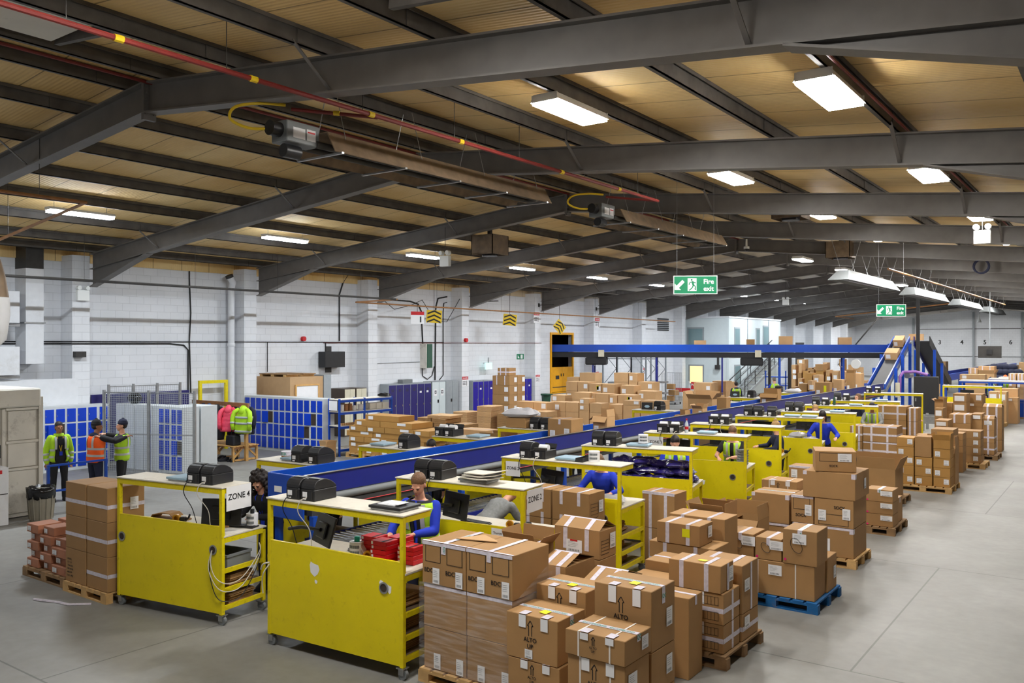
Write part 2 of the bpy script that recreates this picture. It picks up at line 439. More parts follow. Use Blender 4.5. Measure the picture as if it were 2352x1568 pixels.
br.inputs['Mortar Size'].default_value = .012; br.inputs['Color1'].default_value = (1, 1, 1, 1); br.inputs['Color2'].default_value = (.95, .95, .95, 1); br.inputs['Mortar'].default_value = (.5, .5, .5, 1)
mpn = nt.nodes.new('ShaderNodeMapping'); mpn.inputs['Location'].default_value = (1.0, .9, 0); nt.links.new(tc.outputs['Object'], mpn.inputs[0]); nt.links.new(mpn.outputs[0], br.inputs['Vector'])
mx2 = nt.nodes.new('ShaderNodeMix'); mx2.data_type = 'RGBA'; mx2.blend_type = 'MULTIPLY'; mx2.inputs[0].default_value = 1; nt.links.new(mx.outputs[2], mx2.inputs[6]); nt.links.new(br.outputs['Color'], mx2.inputs[7])
nt.links.new(mx2.outputs[2], b.inputs['Base Color'])
M['floor'] = m
# ================================================================ the hall
XR, ZRT, PITCH, BAY, FY0 = -11.71, 7.33, .1, 5.77, 7.02
XW, XP, XV = -24.85, -24.2, .78          # wall face, pilaster face, valley line
YF, YB, XE = 99.2, -4.5, 9.5             # far wall, wall behind the camera, side wall
def zt(x):
    if x > XV: return ZRT - PITCH * (XV - XR) + PITCH * (x - XV)
    return ZRT - PITCH * abs(x - XR)
FRAMES = [FY0 + BAY * i for i in range(16)]

struct(MB().box(XW - .4, XE + .4, YB - .4, YF + .4, -.2, 0).build('floor', M['floor']))
# roof deck, two slopes and the start of the next span
m = MB()
xs = [XW - .3, XR, XV, XE + .3]
for y0, y1 in [(YB - .3, YF + .3)]:
    for a, b_ in zip(xs, xs[1:]):
        za, zb = zt(a) + .22, zt(b_) + .22
        m.add([(a, y0, za), (b_, y0, zb), (b_, y1, zb), (a, y1, za), (a, y0, za + .1), (b_, y0, zb + .1), (b_, y1, zb + .1), (a, y1, za + .1)],
              [(0, 3, 2, 1), (4, 5, 6, 7), (0, 1, 5, 4), (1, 2, 6, 5), (2, 3, 7, 6), (3, 0, 4, 7)])
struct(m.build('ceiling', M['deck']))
# left wall with the raised hatch left open
HY0, HY1, HZ0, HZ1 = 37.6, 39.9, .85, 4.1
zw = zt(XW) + .22
m = MB()
m.box(XW - .3, XW, YB, HY0, 0, zw).box(XW - .3, XW, HY1, YF, 0, zw).box(XW - .3, XW, HY0, HY1, 0, HZ0).box(XW - .3, XW, HY0, HY1, HZ1, zw)
struct(m.build('wall_left', M['wall']))
struct(MB().box(XW - .3, XE + .3, YF, YF + .3, 0, 8.0).build('wall_far', M['wall']))
struct(MB().box(XW - .3, XE + .3, YB - .3, YB, 0, 8.0).build('wall_back', M['wall']))
struct(MB().box(XE, XE + .3, YB, YF, 0, 8.0).build('wall_right', M['wall']))
# pilasters at each frame
pz = zt(XP) - .05
for i, y in enumerate([FY0 - BAY] + FRAMES):
    struct(MB().box(XW, XP, y - .6, y - .1, 0, pz - .02).build('pilaster_column', M['wall']))
struct(MB().box(XW + .004, XW + .05, YB + .02, YF - .02, 5.86, zw - .02).build('trim_1', M['deck']))
# portal frames
def rafter(xa, xb, hx, name):
    """one I-section rafter from eaves xa to ridge xb with a haunch that starts at hx"""
    D = .43; s = 1 if xb > xa else -1
    bot = [(xb, zt(xb) - D), (hx, zt(hx) - D), (xa, zt(xa) - .93)]
    m = MB()
    m.prism([(xa, zt(xa)), (xb, zt(xb)), *bot], -.012, .012)
    m.prism([(xa, zt(xa)), (xb, zt(xb)), (xb, zt(xb) - .025), (xa, zt(xa) - .025)], -.112, .112)
    m.prism([(xa, zt(xa) - D), (xb, zt(xb) - D), (xb, zt(xb) - D - .022), (xa, zt(xa) - D - .022)], -.112, .112)
    m.prism([(hx, zt(hx) - D - .01), (xa, zt(xa) - .93), (xa, zt(xa) - .955), (hx, zt(hx) - D - .035)], -.112, .112)
    m.box(xb - (.03 if s > 0 else 0), xb + (0 if s > 0 else .03), -.1, .1, zt(xb) - D - .12, zt(xb) - .01)
    for k in range(5):
        z = zt(xb) - .06 - k * .1
        for y in (-.065, .065):
            m.box(xb - .055, xb - .03, y - .015, y + .015, z - .015, z + .015) if s > 0 else m.box(xb + .03, xb + .055, y - .015, y + .015, z - .015, z + .015)
    o = struct(m.build(name, M['steel']))
    return o
OFF_L = [.45, 1.85, 3.65, 5.45, 7.25, 9.1, 11.1, 12.35]
OFF_R = [.45, 2.2, 3.95, 5.65, 7.35, 9.1, 10.85, 12.3]
ra = rafter(XP, XR, -21.3, 'roof_beam'); rb = rafter(XV, XR, -2.3, 'roof_beam')
for o, offs, sg in ((ra, OFF_L, -1), (rb, OFF_R, 1)):
    for k in (2, 5):
        x = XR + sg * offs[k]
        MB().bar((x, -.62, zt(x) + .04), (x, -.05, zt(x) - .4), .05, .012).build('fly_brace', M['steel'], o)
    remember(o)
for i, y in enumerate(FRAMES):
    for o in (ra, rb):
        if i == 0: o.location = (0, y, 0)
        else: dup(o, (0, y, 0))
# purlins
for sg, offs in ((-1, OFF_L), (1, OFF_R)):
    for k, f in enumerate(offs):
        x = XR + sg * f; z = zt(x)
        m = MB(); y0, y1 = YB + .02, YF - .02
        m.box(x - .01, x + .01, y0, y1, z + .002, z + .218).box(x - .06, x + .01, y0, y1, z + .002, z + .014).box(x - .01, x + .06, y0, y1, z + .206, z + .218)
        m.box(x + .045, x + .06, y0, y1, z + .17, z + .206).box(x - .06, x - .048, y0, y1, z + .014, z + .04)
        for y in FRAMES:
            m.box(x - .022, x + .022, y - .55, y - .35, z + .012, z + .205)
        struct(m.build('roof_purlin', M['purlin']))
# cross struts near the rooflight, and the grimy rooflight itself
tag(MB().box(-11.05, -9.7, 3.9, 5.3, zt(-10.4) + .12, zt(-10.4) + .135).build('rooflight_panel', M['worn_white']), 'grimy translucent rooflight panel between two purlins near the ridge', 'rooflight')
for x0, x1, y in ((-11.1, -9.5, 5.4), (-5.9, -4.4, 6.1)):
    struct(MB().bar((x0, y, zt(x0) + .1), (x1, y, zt(x1) + .1), .07, .12).build('roof_strut_beam', M['purlin']))

# ---------------------------------------------------------------- ceiling lights
la = bpy.data.lights.new('tube_glow', 'AREA'); la.shape = 'RECTANGLE'; la.size = .36; la.size_y = 1.22; la.energy = LIGHT_B; la.color = (1, .985, .955)
lb = bpy.data.lights.new('batten_glow', 'AREA'); lb.shape = 'RECTANGLE'; lb.size = .16; lb.size_y = 1.4; lb.energy = LIGHT_A; lb.color = (.87, .94, 1)
lc = bpy.data.lights.new('dim_tube_glow', 'AREA'); lc.shape = 'RECTANGLE'; lc.size = .36; lc.size_y = 1.22; lc.energy = LIGHT_B * .36; lc.color = (1, .985, .955)
def high_bay(label, group):
    t = thing('high_bay_light', label, 'ceiling light', group=group)
    m = MB(); w, l = .22, .66
    m.prism([(-w, .0), (-w + .05, .1), (w - .05, .1), (w, 0), (w - .01, 0), (w - .055, .09), (-w + .055, .09), (-w + .01, 0)], -l, l)
    m.box(-w + .02, w - .02, -l, -l + .012, 0, .095).box(-w + .02, w - .02, l - .012, l, 0, .095)
    m.build('housing', M['sign_white'], t)
    for k in range(4):
        x = -.135 + k * .09
        MB().cyl((x, -.6, .035), (x, .6, .035), .013, 8).build('tube', M['tube_on'], t, True)
    m = MB()
    for q in ((-.2, .2, -.64, -.632), (-.2, .2, .632, .64), (-.2, -.192, -.632, .632), (.192, .2, -.632, .632)): m.box(q[0], q[1], q[2], q[3], -.03, -.001)
    m.build('added_glow_rim', M['rim_glow'], t)  # added glowing rim, throws light sideways and up onto the deck
    a = bpy.data.objects.new('lamp_glow', la); COL.objects.link(a); a.parent = t; a.location = (0, 0, -.004)
    return t
def batten(label, group):
    t = thing('batten_light', label, 'ceiling light', group=group)
    m = MB(); m.prism([(-.12, .02), (-.1, .07), (.1, .07), (.12, .02), (.1, .0), (-.1, 0)], -.75, .75)
    m.build('housing', M['sign_white'], t)
    MB().box(-.1, .1, -.73, .73, -.05, -.001).build('diffuser', M['lens_a'], t)
    for y in (-.6, .6): MB().cyl((0, y, .07), (0, y, .2), .006, 6).build('hanger', M['galv'], t)
    a = bpy.data.objects.new('lamp_glow', lb); COL.objects.link(a); a.parent = t; a.location = (0, 0, -.055)
    return t
ORD = ['first', 'second', 'third', 'fourth', 'fifth', 'sixth', 'seventh', 'eighth', 'ninth', 'tenth', 'eleventh', 'twelfth', 'thirteenth', 'fourteenth', 'fifteenth', 'sixteenth']
hb = None; bt = None
MIDS = [FY0 + BAY * (i + .5) for i in range(-1, 15)]
for row, xx, zz, ys, nm in (('B', -6.2, 6.665, MIDS, 'row over the yellow benches'), ('C', -2.75, 6.325, MIDS, 'row over the aisle'), ('D', -10.2, 6.7, MIDS[5:], 'row under the ridge')):
    n = 0
    for y in ys:
        if y > 64: continue
        vis = y > 7 and row != 'E'
        lab = f"bright four-tube ceiling fitting, {ORD[n]} visible in the {nm}" if vis else f"bright four-tube ceiling fitting above the viewer in the {nm}"
        grp = f"ceiling fittings, {nm}"
        if hb is None:
            hb = high_bay(lab, grp); hb.location = (xx, y, zz); remember(hb)
        else:
            r_ = dup(hb, (xx, y, zz), 0, lab, grp)
            if row == 'C':
                for q_ in r_.children:
                    if q_.type == 'LIGHT': q_.data = lc
        if vis: n += 1
for x in (-20, -16, -12, -8, -4):  # fittings added behind the roof beams to brighten the far wall
    for y in (90.8,):
        dup(hb, (x, y, zt(x) - .115), 0, 'bright four-tube ceiling fitting by the far wall', 'ceiling fittings by the far wall')
n = 0
for y in MIDS:
    lab = f"slim white batten light, {ORD[n]} of the row nearest the white wall" if y > 7 else 'slim white batten light above the viewer near the white wall'
    if bt is None:
        bt = batten(lab, 'battens near the white wall'); bt.location = (-19.27, y, 6.44); remember(bt)
    else: dup(bt, (-19.27, y, 6.44), 0, lab)
    if y > 7: n += 1

# ---------------------------------------------------------------- things under the roof
def spline(P):
    P = [V(p) for p in P]; out = []
    for i in range(len(P) - 1):
        p0, p1, p2, p3 = P[max(i - 1, 0)], P[i], P[i + 1], P[min(i + 2, len(P) - 1)]
        for k in range(6):
            s = k / 6
            out.append(.5 * ((2 * p1) + (p2 - p0) * s + (2 * p0 - 5 * p1 + 4 * p2 - p3) * s * s + (3 * p1 - p0 - 3 * p2 + p3) * s ** 3))
    return out + [P[-1]]
def tube_heater(y0, y1, label):
    t = thing('tube_heater', label, 'heater', (-9.1, y0, 6.22))
    L = y1 - y0
    m = MB(); m.box(-.16, .16, 0, .55, -.06, .22); m.build('burner_box', M['grey_plastic'], t, bevel=.01)
    MB().cyl((0, -.16, .1), (0, 0, .1), .1, 16).cyl((.02, .05, -.16), (.02, .3, -.16), .09, 14).build('fan', M['black'], t, True)
    MB().box(.161, .165, .1, .3, .0, .14).build('rating_plate', M['white'], t)
    MB().box(.161, .164, .33, .48, .0, .15).build('warning_plate', M['white'], t); MB().box(.1645, .166, .34, .47, .1, .12).build('warning_stripe', M['red_label'], t)
    m = MB(); P = [(-.42, -.12), (-.26, .16), (.26, .16), (.42, -.12), (.41, -.13), (.25, .145), (-.25, .145), (-.41, -.13)]
    m.prism(P, .6, L); m.build('reflector', M['brown_metal'], t)
    for x in (-.14, .14): MB().cyl((x, .5, -.02), (x, L - .15, -.02), .05, 12).build('tube', M['dark_metal'], t, True)
    MB().tube([(-.14, L - .15, -.02), (-.1, L - .02, -.02), (.1, L - .02, -.02), (.14, L - .15, -.02)], .05, 10).build('return_bend', M['dark_metal'], t, True)
    for k in range(5):
        y = .7 + (L - .9) * k / 4
        MB().box(-.46, .46, y - .02, y + .02, -.15, -.125).build('bracket', M['galv'], t)
    for k in range(4):
        y = .9 + (L - 1.2) * k / 3; h = zt(-9.1) - 6.22
        for x in (-.3, .3): MB().cyl((x, y, .1), (x * .3, y, h), .006, 5).build('hanger', M['galv'], t)
    MB().tube(spline([(-.05, -.1, .1), (-.25, -.3, .1), (-.38, -.48, .2), (-.25, -.5, .33), (0, -.3, .38), (.25, -.1, .36)]), .02, 8).build('gas_hose', M['yel_hazard'], t, True)
    return t
tube_heater(7.3, 13.2, 'long radiant tube heater with silver burner under the ridge, near end of hall')
tube_heater(15.5, 21.7, 'second radiant tube heater, smaller in view, beyond the third roof beam')
def hood_heater(y, L, label):
    z0 = 5.52
    t = thing('radiant_heater', label, 'heater', (-7.5, y, z0), 0, 'white hooded heaters')
    m = MB(); w, v, h, e = .32, .17, .34, .6
    for k, (g_, hh) in enumerate(((0, 0), (.02, -.02))):
        m.add([(-w + g_, g_, 0), (w - g_, g_, 0), (w - g_, L - g_, 0), (-w + g_, L - g_, 0), (-v, e, h + hh), (v, e, h + hh), (v, L - e, h + hh), (-v, L - e, h + hh)], [(4, 5, 6, 7), (0, 1, 5, 4), (1, 2, 6, 5), (2, 3, 7, 6), (3, 0, 4, 7)])
    m.build('hood', M['grey_plastic'], t)
    for x in (-.14, .14): MB().cyl((x, .4, .1), (x, L - .4, .1), .05, 8).build('tube', M['galv'], t, True)
    H_ = zt(-7.5) + .1 - z0
    for k in range(4):
        yy = 1 + (L - 2) * k / 3
        for sx in (-1, 1): MB().cyl((sx * .16, yy, .32), (sx * .5, yy, H_), .008, 5).build('hanger', M['galv'], t)
for k, (y, L) in enumerate(((27.8, 7.4), (38.0, 8.2), (49.6, 8.4), (61, 8.4))):
    hood_heater(y, L, f"white hooded radiant heater under the far roof, {ORD[k]} along the hall")

def pipe(name, pts, r, mt, label, cat='pipe', rods=(), bands=None, n=8):
    t = thing(name, label, cat)
    MB().tube(pts, r, n).build('pipe_run', mt, t, True)
    for p in rods:
        MB().cyl((p[0], p[1], p[2]), (p[0], p[1], zt(p[0]) + .1), .005, 5).build('hanger_rod', M['dark_metal'], t)
    if bands:
        for p, q in bands: MB().cyl(p, q, r * 1.25, n).build('marker_band', M['yel_hazard'], t)
    return t
xg, zg = -7.85, 6.42
pipe('gas_pipe', [(xg, -3, zg), (xg, 15.9, zg)], .03, M['red_pipe'], 'red gas pipe hung on rods in front of the nearest roof beam', rods=[(xg, y, zg) for y in (2.2, 3.9, 5.6, 7.6, 9.4, 11, 13, 15)],
     bands=[((xg, y, zg), (xg, y + .09, zg)) for y in (4.35, 5.9, 7.7, 9.5, 12.2, 14.2)])
pipe('gas_branch', [(xg - .035, 7.9, zg), (-8.85, 7.3, 6.55)], .024, M['red_pipe'], 'short red branch pipe feeding the silver burner of the long heater', bands=[((xg - .45, 7.63, 6.48), (xg - .52, 7.59, 6.487))])
pipe('gas_branch', [(xg - .035, 15.85, zg), (-8.85, 15.5, 6.55)], .024, M['red_pipe'], 'short red branch pipe feeding the second tube heater')
pipe('conduit_pipe', [(XR + .1, 0, zt(XR) - .02), (XR + .1, 60, zt(XR) - .02)], .025, M['red_pipe'], 'red pipe running along the ridge between the twin purlins')
pipe('conduit_pipe', [(-2.5, 0, zt(-2.5) + .03), (-2.5, 60, zt(-2.5) + .03)], .018, M['red_pipe'], 'thin red conduit along the purlin over the aisle')
pipe('gas_pipe', [(-15, 0, 6.0), (-15, 7.8, 6.0), (-18.4, 7.8, 5.58), (-21, 7.8, 5.3)], .03, M['copper'], 'rusty bent pipe on thin rods in front of the first batten light', rods=[(-15, 7.0, 6.0), (-18, 7.8, 5.63)])
pipe('gas_pipe', [(-6.6, 30.5, 6.0), (-6.6, 63, 6.0)], .04, M['copper'], 'long tan pipe hung below the dark far roof', rods=[(-6.6, y, 6.0) for y in (32, 38, 44, 50, 56, 62)])
pipe('gas_pipe', [(-17.7, 70, 5.45), (-17.7, 65, 5.5), (-9.6, 65, 6.3)], .04, M['copper'], 'tan pipe bending along the far roof slope behind the small exit sign')
pipe('wall_pipe', [(-22.4, 2, 5.17), (-22.4, 22.3, 5.17), (-22.4, 23.4, 5.17)], .035, M['dark_metal'], 'long dark pipe hung in front of the white wall, near length', rods=[(-22.4, y, 5.17) for y in (11.6, 14.9, 17.9, 21.6)])
pipe('wall_pipe', [(-22.4, 23.5, 5.17), (-23.5, 22.4, 5.05), (-23.5, 50, 4.9)], .03, M['copper'], 'long thin rusty pipe along the white wall, far length', rods=[(-23.5, y, 4.95) for y in (27, 31.5, 35, 40, 45)])

def twin_spot(loc, label, rod=0):
    t = thing('emergency_light', label, 'emergency light', loc)
    MB().box(-.17, .17, -.06, .06, -.3, 0).build('battery_box', M['sign_white'], t, bevel=.01)
    for x in (-.12, .12): MB().cyl((x, -.08, .08), (x, .04, .08), .065, 12).build('spot_head', M['sign_white'], t, True)
    if rod: MB().cyl((0, 0, .0), (0, 0, rod), .008, 5).build('rod', M['dark_metal'], t)
twin_spot((-15.7, 18.4, 5.98), 'white twin-spot emergency light hanging near the third roof beam', .8)
twin_spot((-2.73, 21.8, 6.05), 'white twin-spot emergency light hanging over the aisle', .62)
twin_spot((-15.6, 47.4, 5.95), 'white twin-spot emergency light hanging far off above the office roof', 1.1)
t = thing('emergency_light', 'white twin-spot emergency light fixed to the pilaster by the lockers', 'emergency light', (XP + .07, 12.45, 5.02), R(90))
MB().box(-.17, .17, -.06, .06, -.3, 0).build('battery_box', M['sign_white'], t, bevel=.01)
for x in (-.12, .12): MB().cyl((x, -.08, .06), (x, .04, .06), .06, 12).build('spot_head', M['sign_white'], t, True)

def roof_vent(x, y, z0, w, label):
    t = thing('roof_vent', label, 'vent', (x, y, z0))
    h = zt(x) + .2 - z0
    m = MB()
    for a, b_, c, d in ((-w, w, -w, -w + .02), (-w, w, w - .02, w), (-w, -w + .02, -w, w), (w - .02, w, -w, w)): m.box(a, b_, c, d, 0, min(h, .55))
    m.build('duct', M['brown_metal'], t)
    MB().cyl((0, 0, -.03), (0, 0, .05), w * .6, 14).build('fan', M['black'], t)
    MB().box(-.05, .05, -.05, .05, .06, h).build('support', M['dark_metal'], t)
roof_vent(-14.8, 19.3, 6.02, .38, 'square stained vent duct under the roof near the hanging emergency light')
roof_vent(-6.4, 19.8, 6.38, .34, 'square stained vent duct beside the third bright ceiling fitting')
roof_vent(-8.0, 30.0, 6.4, .4, 'square stained vent duct above the first white hooded heater')

t = thing('cable_coil', 'dark coil of cable hung on a far roof beam above the aisle', 'cable', (-4.5, 35.55, 6.35))
m = MB()
for k in range(3): m.tube([(.25 * cos(a) + .02 * k, -.03 * k, .25 * sin(a) - .01 * k) for a in [2 * pi * i / 18 for i in range(19)]], .03, 6)
m.build('coil', M['cl_navy'], t, True)
t = thing('monitor_screen', 'dark screen hung on a thin pole before the far wall', 'screen', (-6.91, 58.3, 3.0), 0)
MB().box(-.62, .62, -.04, .04, -.36, .36).build('panel', M['dark_metal'], t, bevel=.01)
MB().box(-.15, .15, -.1, -.041, -.15, .15).build('mount', M['black'], t)
MB().cyl((0, .06, 0), (0, .06, zt(-6.91) - 2.8), .03, 8).build('pole', M['grey_metal'], t)
t = thing('dome_camera', 'small white dome camera hung under the fifth roof beam', 'camera', (-11.2, 29.75, 6.9))
MB().lathe([(.1, 0), (.1, .08), (.04, .1), (.03, .35)], 14).build('bracket', M['sign_white'], t, True)
MB().ell((0, 0, 0), .085, .085, .085).build('dome', M['black_gloss'], t, True)
t = thing('steel_post', 'tall thin black post beside the sloping conveyor, up to the roof', 'post', (-8.05, 43.2, 0))
MB().box(-.07, .07, -.07, .07, 0, zt(-8.05) - .45).build('shaft', M['black'], t)
MB().box(-.14, .14, -.14, .14, 0, .015).build('base_plate', M['black'], t)

def exit_sign(loc, w, rz, label, wire):
    t = thing('fire_exit_sign', label, 'sign', loc, rz)
    h = w / 2.36
    MB().box(-w / 2, w / 2, 0, .012, 0, h).build('border', M['sign_white'], t)
    e = w * .018
    m = MB(); m.box(-w / 2 + e, w / 2 - e, -.003, 0, e, h - e)
    m.build('green_field', M['green_sign'], t)
    y = -.0045; k = h
    a = MB()   # arrow pointing down to the lower corner
    ax, az = -w * .36, h * .5
    q = lambda X, Z: (ax + X * k, y, az + Z * k)
    a.add([q(-.26, -.28), q(.08, -.28), q(-.04, -.16), q(.27, .15), q(.15, .27), q(-.16, -.04), q(-.26, .08)], [(0, 1, 2, 3, 4, 5, 6)])
    a.build('arrow', M['sign_white'], t)
    m = MB(); px = -w * .06
    q = lambda X, Z: (px + X * k, y, az + Z * k)
    m.add([q(-.27, -.33), q(.2, -.33), q(.2, .36), q(-.27, .36)], [(0, 1, 2, 3)])
    m.build('doorway_field', M['sign_white'], t)
    y2 = -.006
    q = lambda X, Z: (px + X * k, y2, az + Z * k)
    m = MB()
    m.add([q(-.06 + .055 * cos(a_), .27 + .055 * sin(a_)) for a_ in [2 * pi * i / 12 for i in range(12)]], [tuple(range(12))])
    def limb(pts, r):
        for (x0, z0), (x1, z1) in zip(pts, pts[1:]):
            d = sqrt((x1 - x0) ** 2 + (z1 - z0) ** 2); nx, nz = -(z1 - z0) / d * r, (x1 - x0) / d * r
            m.add([q(x0 + nx, z0 + nz), q(x1 + nx, z1 + nz), q(x1 - nx, z1 - nz), q(x0 - nx, z0 - nz)], [(0, 1, 2, 3)])
    limb([(-.03, .2), (.04, -.04)], .055); limb([(-.02, .17), (-.17, .12), (-.2, 0)], .025); limb([(.0, .18), (.12, .1), (.17, .12)], .025)
    limb([(.03, -.02), (.14, -.08), (.12, -.25), (.18, -.25)], .03); limb([(.03, -.03), (-.04, -.17), (-.2, -.3)], .03)
    m.build('running_figure', M['green_sign'], t)
    m = MB()
    m.text('Fire', (w * .3, y, h * .56), (1, 0, 0), (0, 0, 1), h * .36); m.text('exit', (w * .3, y, h * .18), (1, 0, 0), (0, 0, 1), h * .36)
    m.build('lettering', M['sign_white'], t)
    for x in (-w * .42, w * .42): MB().cyl((x, .006, h), (x, .006, wire), .003, 4).build('wire', M['galv'], t)
    return t
exit_sign((-7.7, 17.4, 4.58), .95, R(33), 'large green and white fire exit sign hung mid-hall', zt(-7.7) - 4.58 + .2)
exit_sign((-6.1, 28.6, 4.35), .9, R(32), 'smaller-looking fire exit sign hung farther off by the black post', zt(-6.1) - 4.35 + .2)
# ================================================================ conveyors
CX0, CX1 = -9.42, -8.76      # far and near side plates of the belt conveyor
CYA, CYB = 7.42, 39.5
t = thing('belt_conveyor', 'long straight belt conveyor with tall blue side plates down the middle of the hall', 'conveyor')
MB().box(CX0 - .03, CX0, CYA, CYB, 1.5, 1.77).build('far_side_plate', M['blue'], t, bevel=.006)
MB().box(CX1, CX1 + .03, CYA, CYB, 1.5, 1.77).build('near_side_plate', M['navy'], t, bevel=.006)
MB().box(CX1 - .012, CX1 + .045, CYA, CYB, 1.771, 1.779).build('edge_trim', M['alu'], t)
MB().box(CX0 + .02, CX1 - .02, CYA + .06, CYB, 1.505, 1.525).build('belt', M['belt'], t)
m = MB(); m.tube([(CX1 + .02, CYA + .1, 1.44), (CX1 + .02, CYB, 1.44)], .055, 10); m.build('side_frame', M['grey_plastic'], t, True)
MB().box(CX0 + .02, CX1 + .05, CYA + .1, CYB, 1.23, 1.385).build('under_cover', M['belt'], t)
MB().box(CX0 - .03, CX1 + .03, CYA - .035, CYA - .002, 1.18, 1.765).build('end_plate', M['blue'], t, bevel=.008)
MB().box(CX0 + .12, CX0 + .27, CYA - .04, CYA - .036, 1.52, 1.6).build('maker_plate', M['white'], t)
MB().tube([(CX1 + .06, CYA + .5, 1.32), (CX1 + .06, CYB, 1.32)], .007, 5).build('pull_cord', M['red_label'], t)
y = CYA + .12
while y < CYB:
    for x in (CX0 + .02, CX1 + .06):
        m = MB(); m.box(x - .04, x + .04, y - .04, y + .04, 0, 1.23); m.box(x - .08, x + .08, y - .08, y + .08, 0, .012); m.build('leg', M['blue'], t)
    MB().box(CX0 + .06, CX1 + .02, y - .02, y + .02, .3, .36).build('cross_tie', M['blue'], t)
    y += 3.05
# gravity roller track underneath
t = thing('roller_track', 'blue gravity roller track running beneath the belt conveyor', 'conveyor')
MB().box(-9.3, -9.27, 7.9, 38, .68, .8).build('side_rail', M['navy'], t)
MB().box(-8.58, -8.55, 7.9, 38, .68, .8).build('side_rail', M['navy'], t)
y = 8.0
for k in range(70):
    MB().cyl((-9.265, y, .765), (-8.585, y, .765), .025, 10).build('roller', M['chrome'], t, True); y += .105
m = MB()
while y < 37.9:
    m.cyl((-9.265, y, .765), (-8.585, y, .765), .025, 8); y += .13
o = m.build('rollers', M['chrome'], t, True); o['kind'] = 'stuff'
y = 8.2
while y < 38:
    for x in (-9.285, -8.565): MB().box(x - .025, x + .025, y - .025, y + .025, 0, .68).build('leg', M['navy'], t)
    y += 3.0
# incline
def ramp_box(m, x0, x1, pa, pb, h0, h1, mi=0):
    (ya, za), (yb, zb) = pa, pb
    m.add([(x0, ya, za + h0), (x1, ya, za + h0), (x1, yb, zb + h0), (x0, yb, zb + h0), (x0, ya, za + h1), (x1, ya, za + h1), (x1, yb, zb + h1), (x0, yb, zb + h1)],
          [(0, 3, 2, 1), (4, 5, 6, 7), (0, 1, 5, 4), (1, 2, 6, 5), (2, 3, 7, 6), (3, 0, 4, 7)], mi)
IA, IB = (39.7, 1.5), (44.9, 3.62)
t = thing('inclined_conveyor', 'steep inclined belt conveyor with blue sides climbing to the overhead conveyor', 'conveyor')
m = MB(); ramp_box(m, CX0 + .04, CX1 - .04, IA, IB, 0, .03); m.build('belt', M['belt'], t)
m = MB(); ramp_box(m, CX0 - .04, CX0, IA, IB, -.1, .24); m.build('far_side_plate', M['blue'], t)
m = MB(); ramp_box(m, CX1, CX1 + .05, IA, IB, .02, .24); m.build('near_side_plate', M['blue'], t)
m = MB(); ramp_box(m, CX1 + .0, CX1 + .1, IA, IB, -.16, .0); m.build('side_frame', M['galv'], t)
m = MB(); ramp_box(m, CX0 + .02, CX1, IA, IB, -.3, -.17); m.build('under_cover', M['rubber'], t)
for y, h in ((41.2, 2.4), (42.6, 3.0), (44.2, 3.5)):
    for x in (CX0 - .1, CX1 + .17): MB().box(x - .06, x + .06, y - .06, y + .06, 0, h).build('leg', M['blue'], t)
MB().box(-8.58, -8.4, 41.0, 41.1, 1.1, 1.75).build('switch_box', M['cream'], t)
MB().cyl((CX1 + .2, 43.4, 2.0), (CX1 + .2, 44.2, 2.0), .13, 12).build('motor', M['alu'], t, True)
t = thing('descending_conveyor', 'blue conveyor sloping down from the top of the incline away from the hall', 'conveyor')
JA, JB = (45.4, 3.6), (51.5, 1.3)
m = MB(); ramp_box(m, CX0 + .8, CX1 + .8, JA, JB, 0, .03); m.build('belt', M['belt'], t)
m = MB(); ramp_box(m, CX0 + .76, CX0 + .8, JA, JB, -.2, .26); m.build('far_side_plate', M['navy'], t)
m = MB(); ramp_box(m, CX1 + .8, CX1 + .84, JA, JB, -.2, .26); m.build('near_side_plate', M['rubber'], t)
for y, h in ((46.2, 3.2), (48.2, 2.5)):
    for x in (CX0 + .7, CX1 + .9): MB().box(x - .06, x + .06, y - .06, y + .06, 0, h).build('leg', M['blue'], t)
# overhead conveyor from the hatch in the wall to the top of the incline
OA, OB = V((-26.5, 37.75, 3.07)), V((-9.62, 44.7, 3.28)); od = (OB - OA).normalized(); on = V((-od.y, od.x, 0)).normalized()
OL = (OB - OA).length
t = thing('overhead_conveyor', 'long blue overhead conveyor crossing the hall from the amber hatch', 'conveyor', OA, atan2(od.y, od.x))
MB().box(0, OL, -.42, -.38, 0, .38).build('near_side_plate', M['blue'], t)
MB().box(0, OL, .38, .42, 0, .38).build('far_side_plate', M['blue'], t)
MB().box(0, OL, -.36, .36, .1, .13).build('belt', M['belt'], t)
MB().box(0, OL, -.4, .4, -.28, -.02).build('under_cover', M['rubber'], t)
for x in (3.3, 11.2):
    MB().box(x, x + 1.1, -.45, .4, -.68, -.285).build('drive_housing', M['rubber'], t, bevel=.05)
    MB().box(x + .7, x + 1.0, -.5, -.455, -.25, .1).build('switch_box', M['cream'], t)
for x in (3.7, 7.0, 10.3, 13.1, 16.1):
    top = -.68 if x in (3.7,) else -.28
    for dy in (-.34, .34):
        MB().box(x - .04, x + .04, dy - .04, dy + .04, -3.2, top).build('leg', M['navy'] if x < 12 else M['blue'], t)
    MB().box(x - .03, x + .03, -.3, .3, -.75, -.69).build('cross_tie', M['navy'], t)
t = thing('control_cabinet', 'tall dark control cabinet at the foot of the inclined conveyor', 'cabinet', (-8.2, 45.6, 0), R(8))
t.location = (-7.55, 42.4, 0)
MB().box(-.5, .5, -.4, .4, 0, 2.0).build('body', M['rubber'], t, bevel=.01)
MB().box(-.48, .48, -.412, -.402, .08, 1.95).build('door', M['black'], t)
MB().box(.5, .505, -.38, .38, .05, 1.95).build('side_panel', M['dark_metal'], t)
MB().box(-.44, -.4, -.43, -.413, .9, 1.05).build('handle', M['galv'], t)
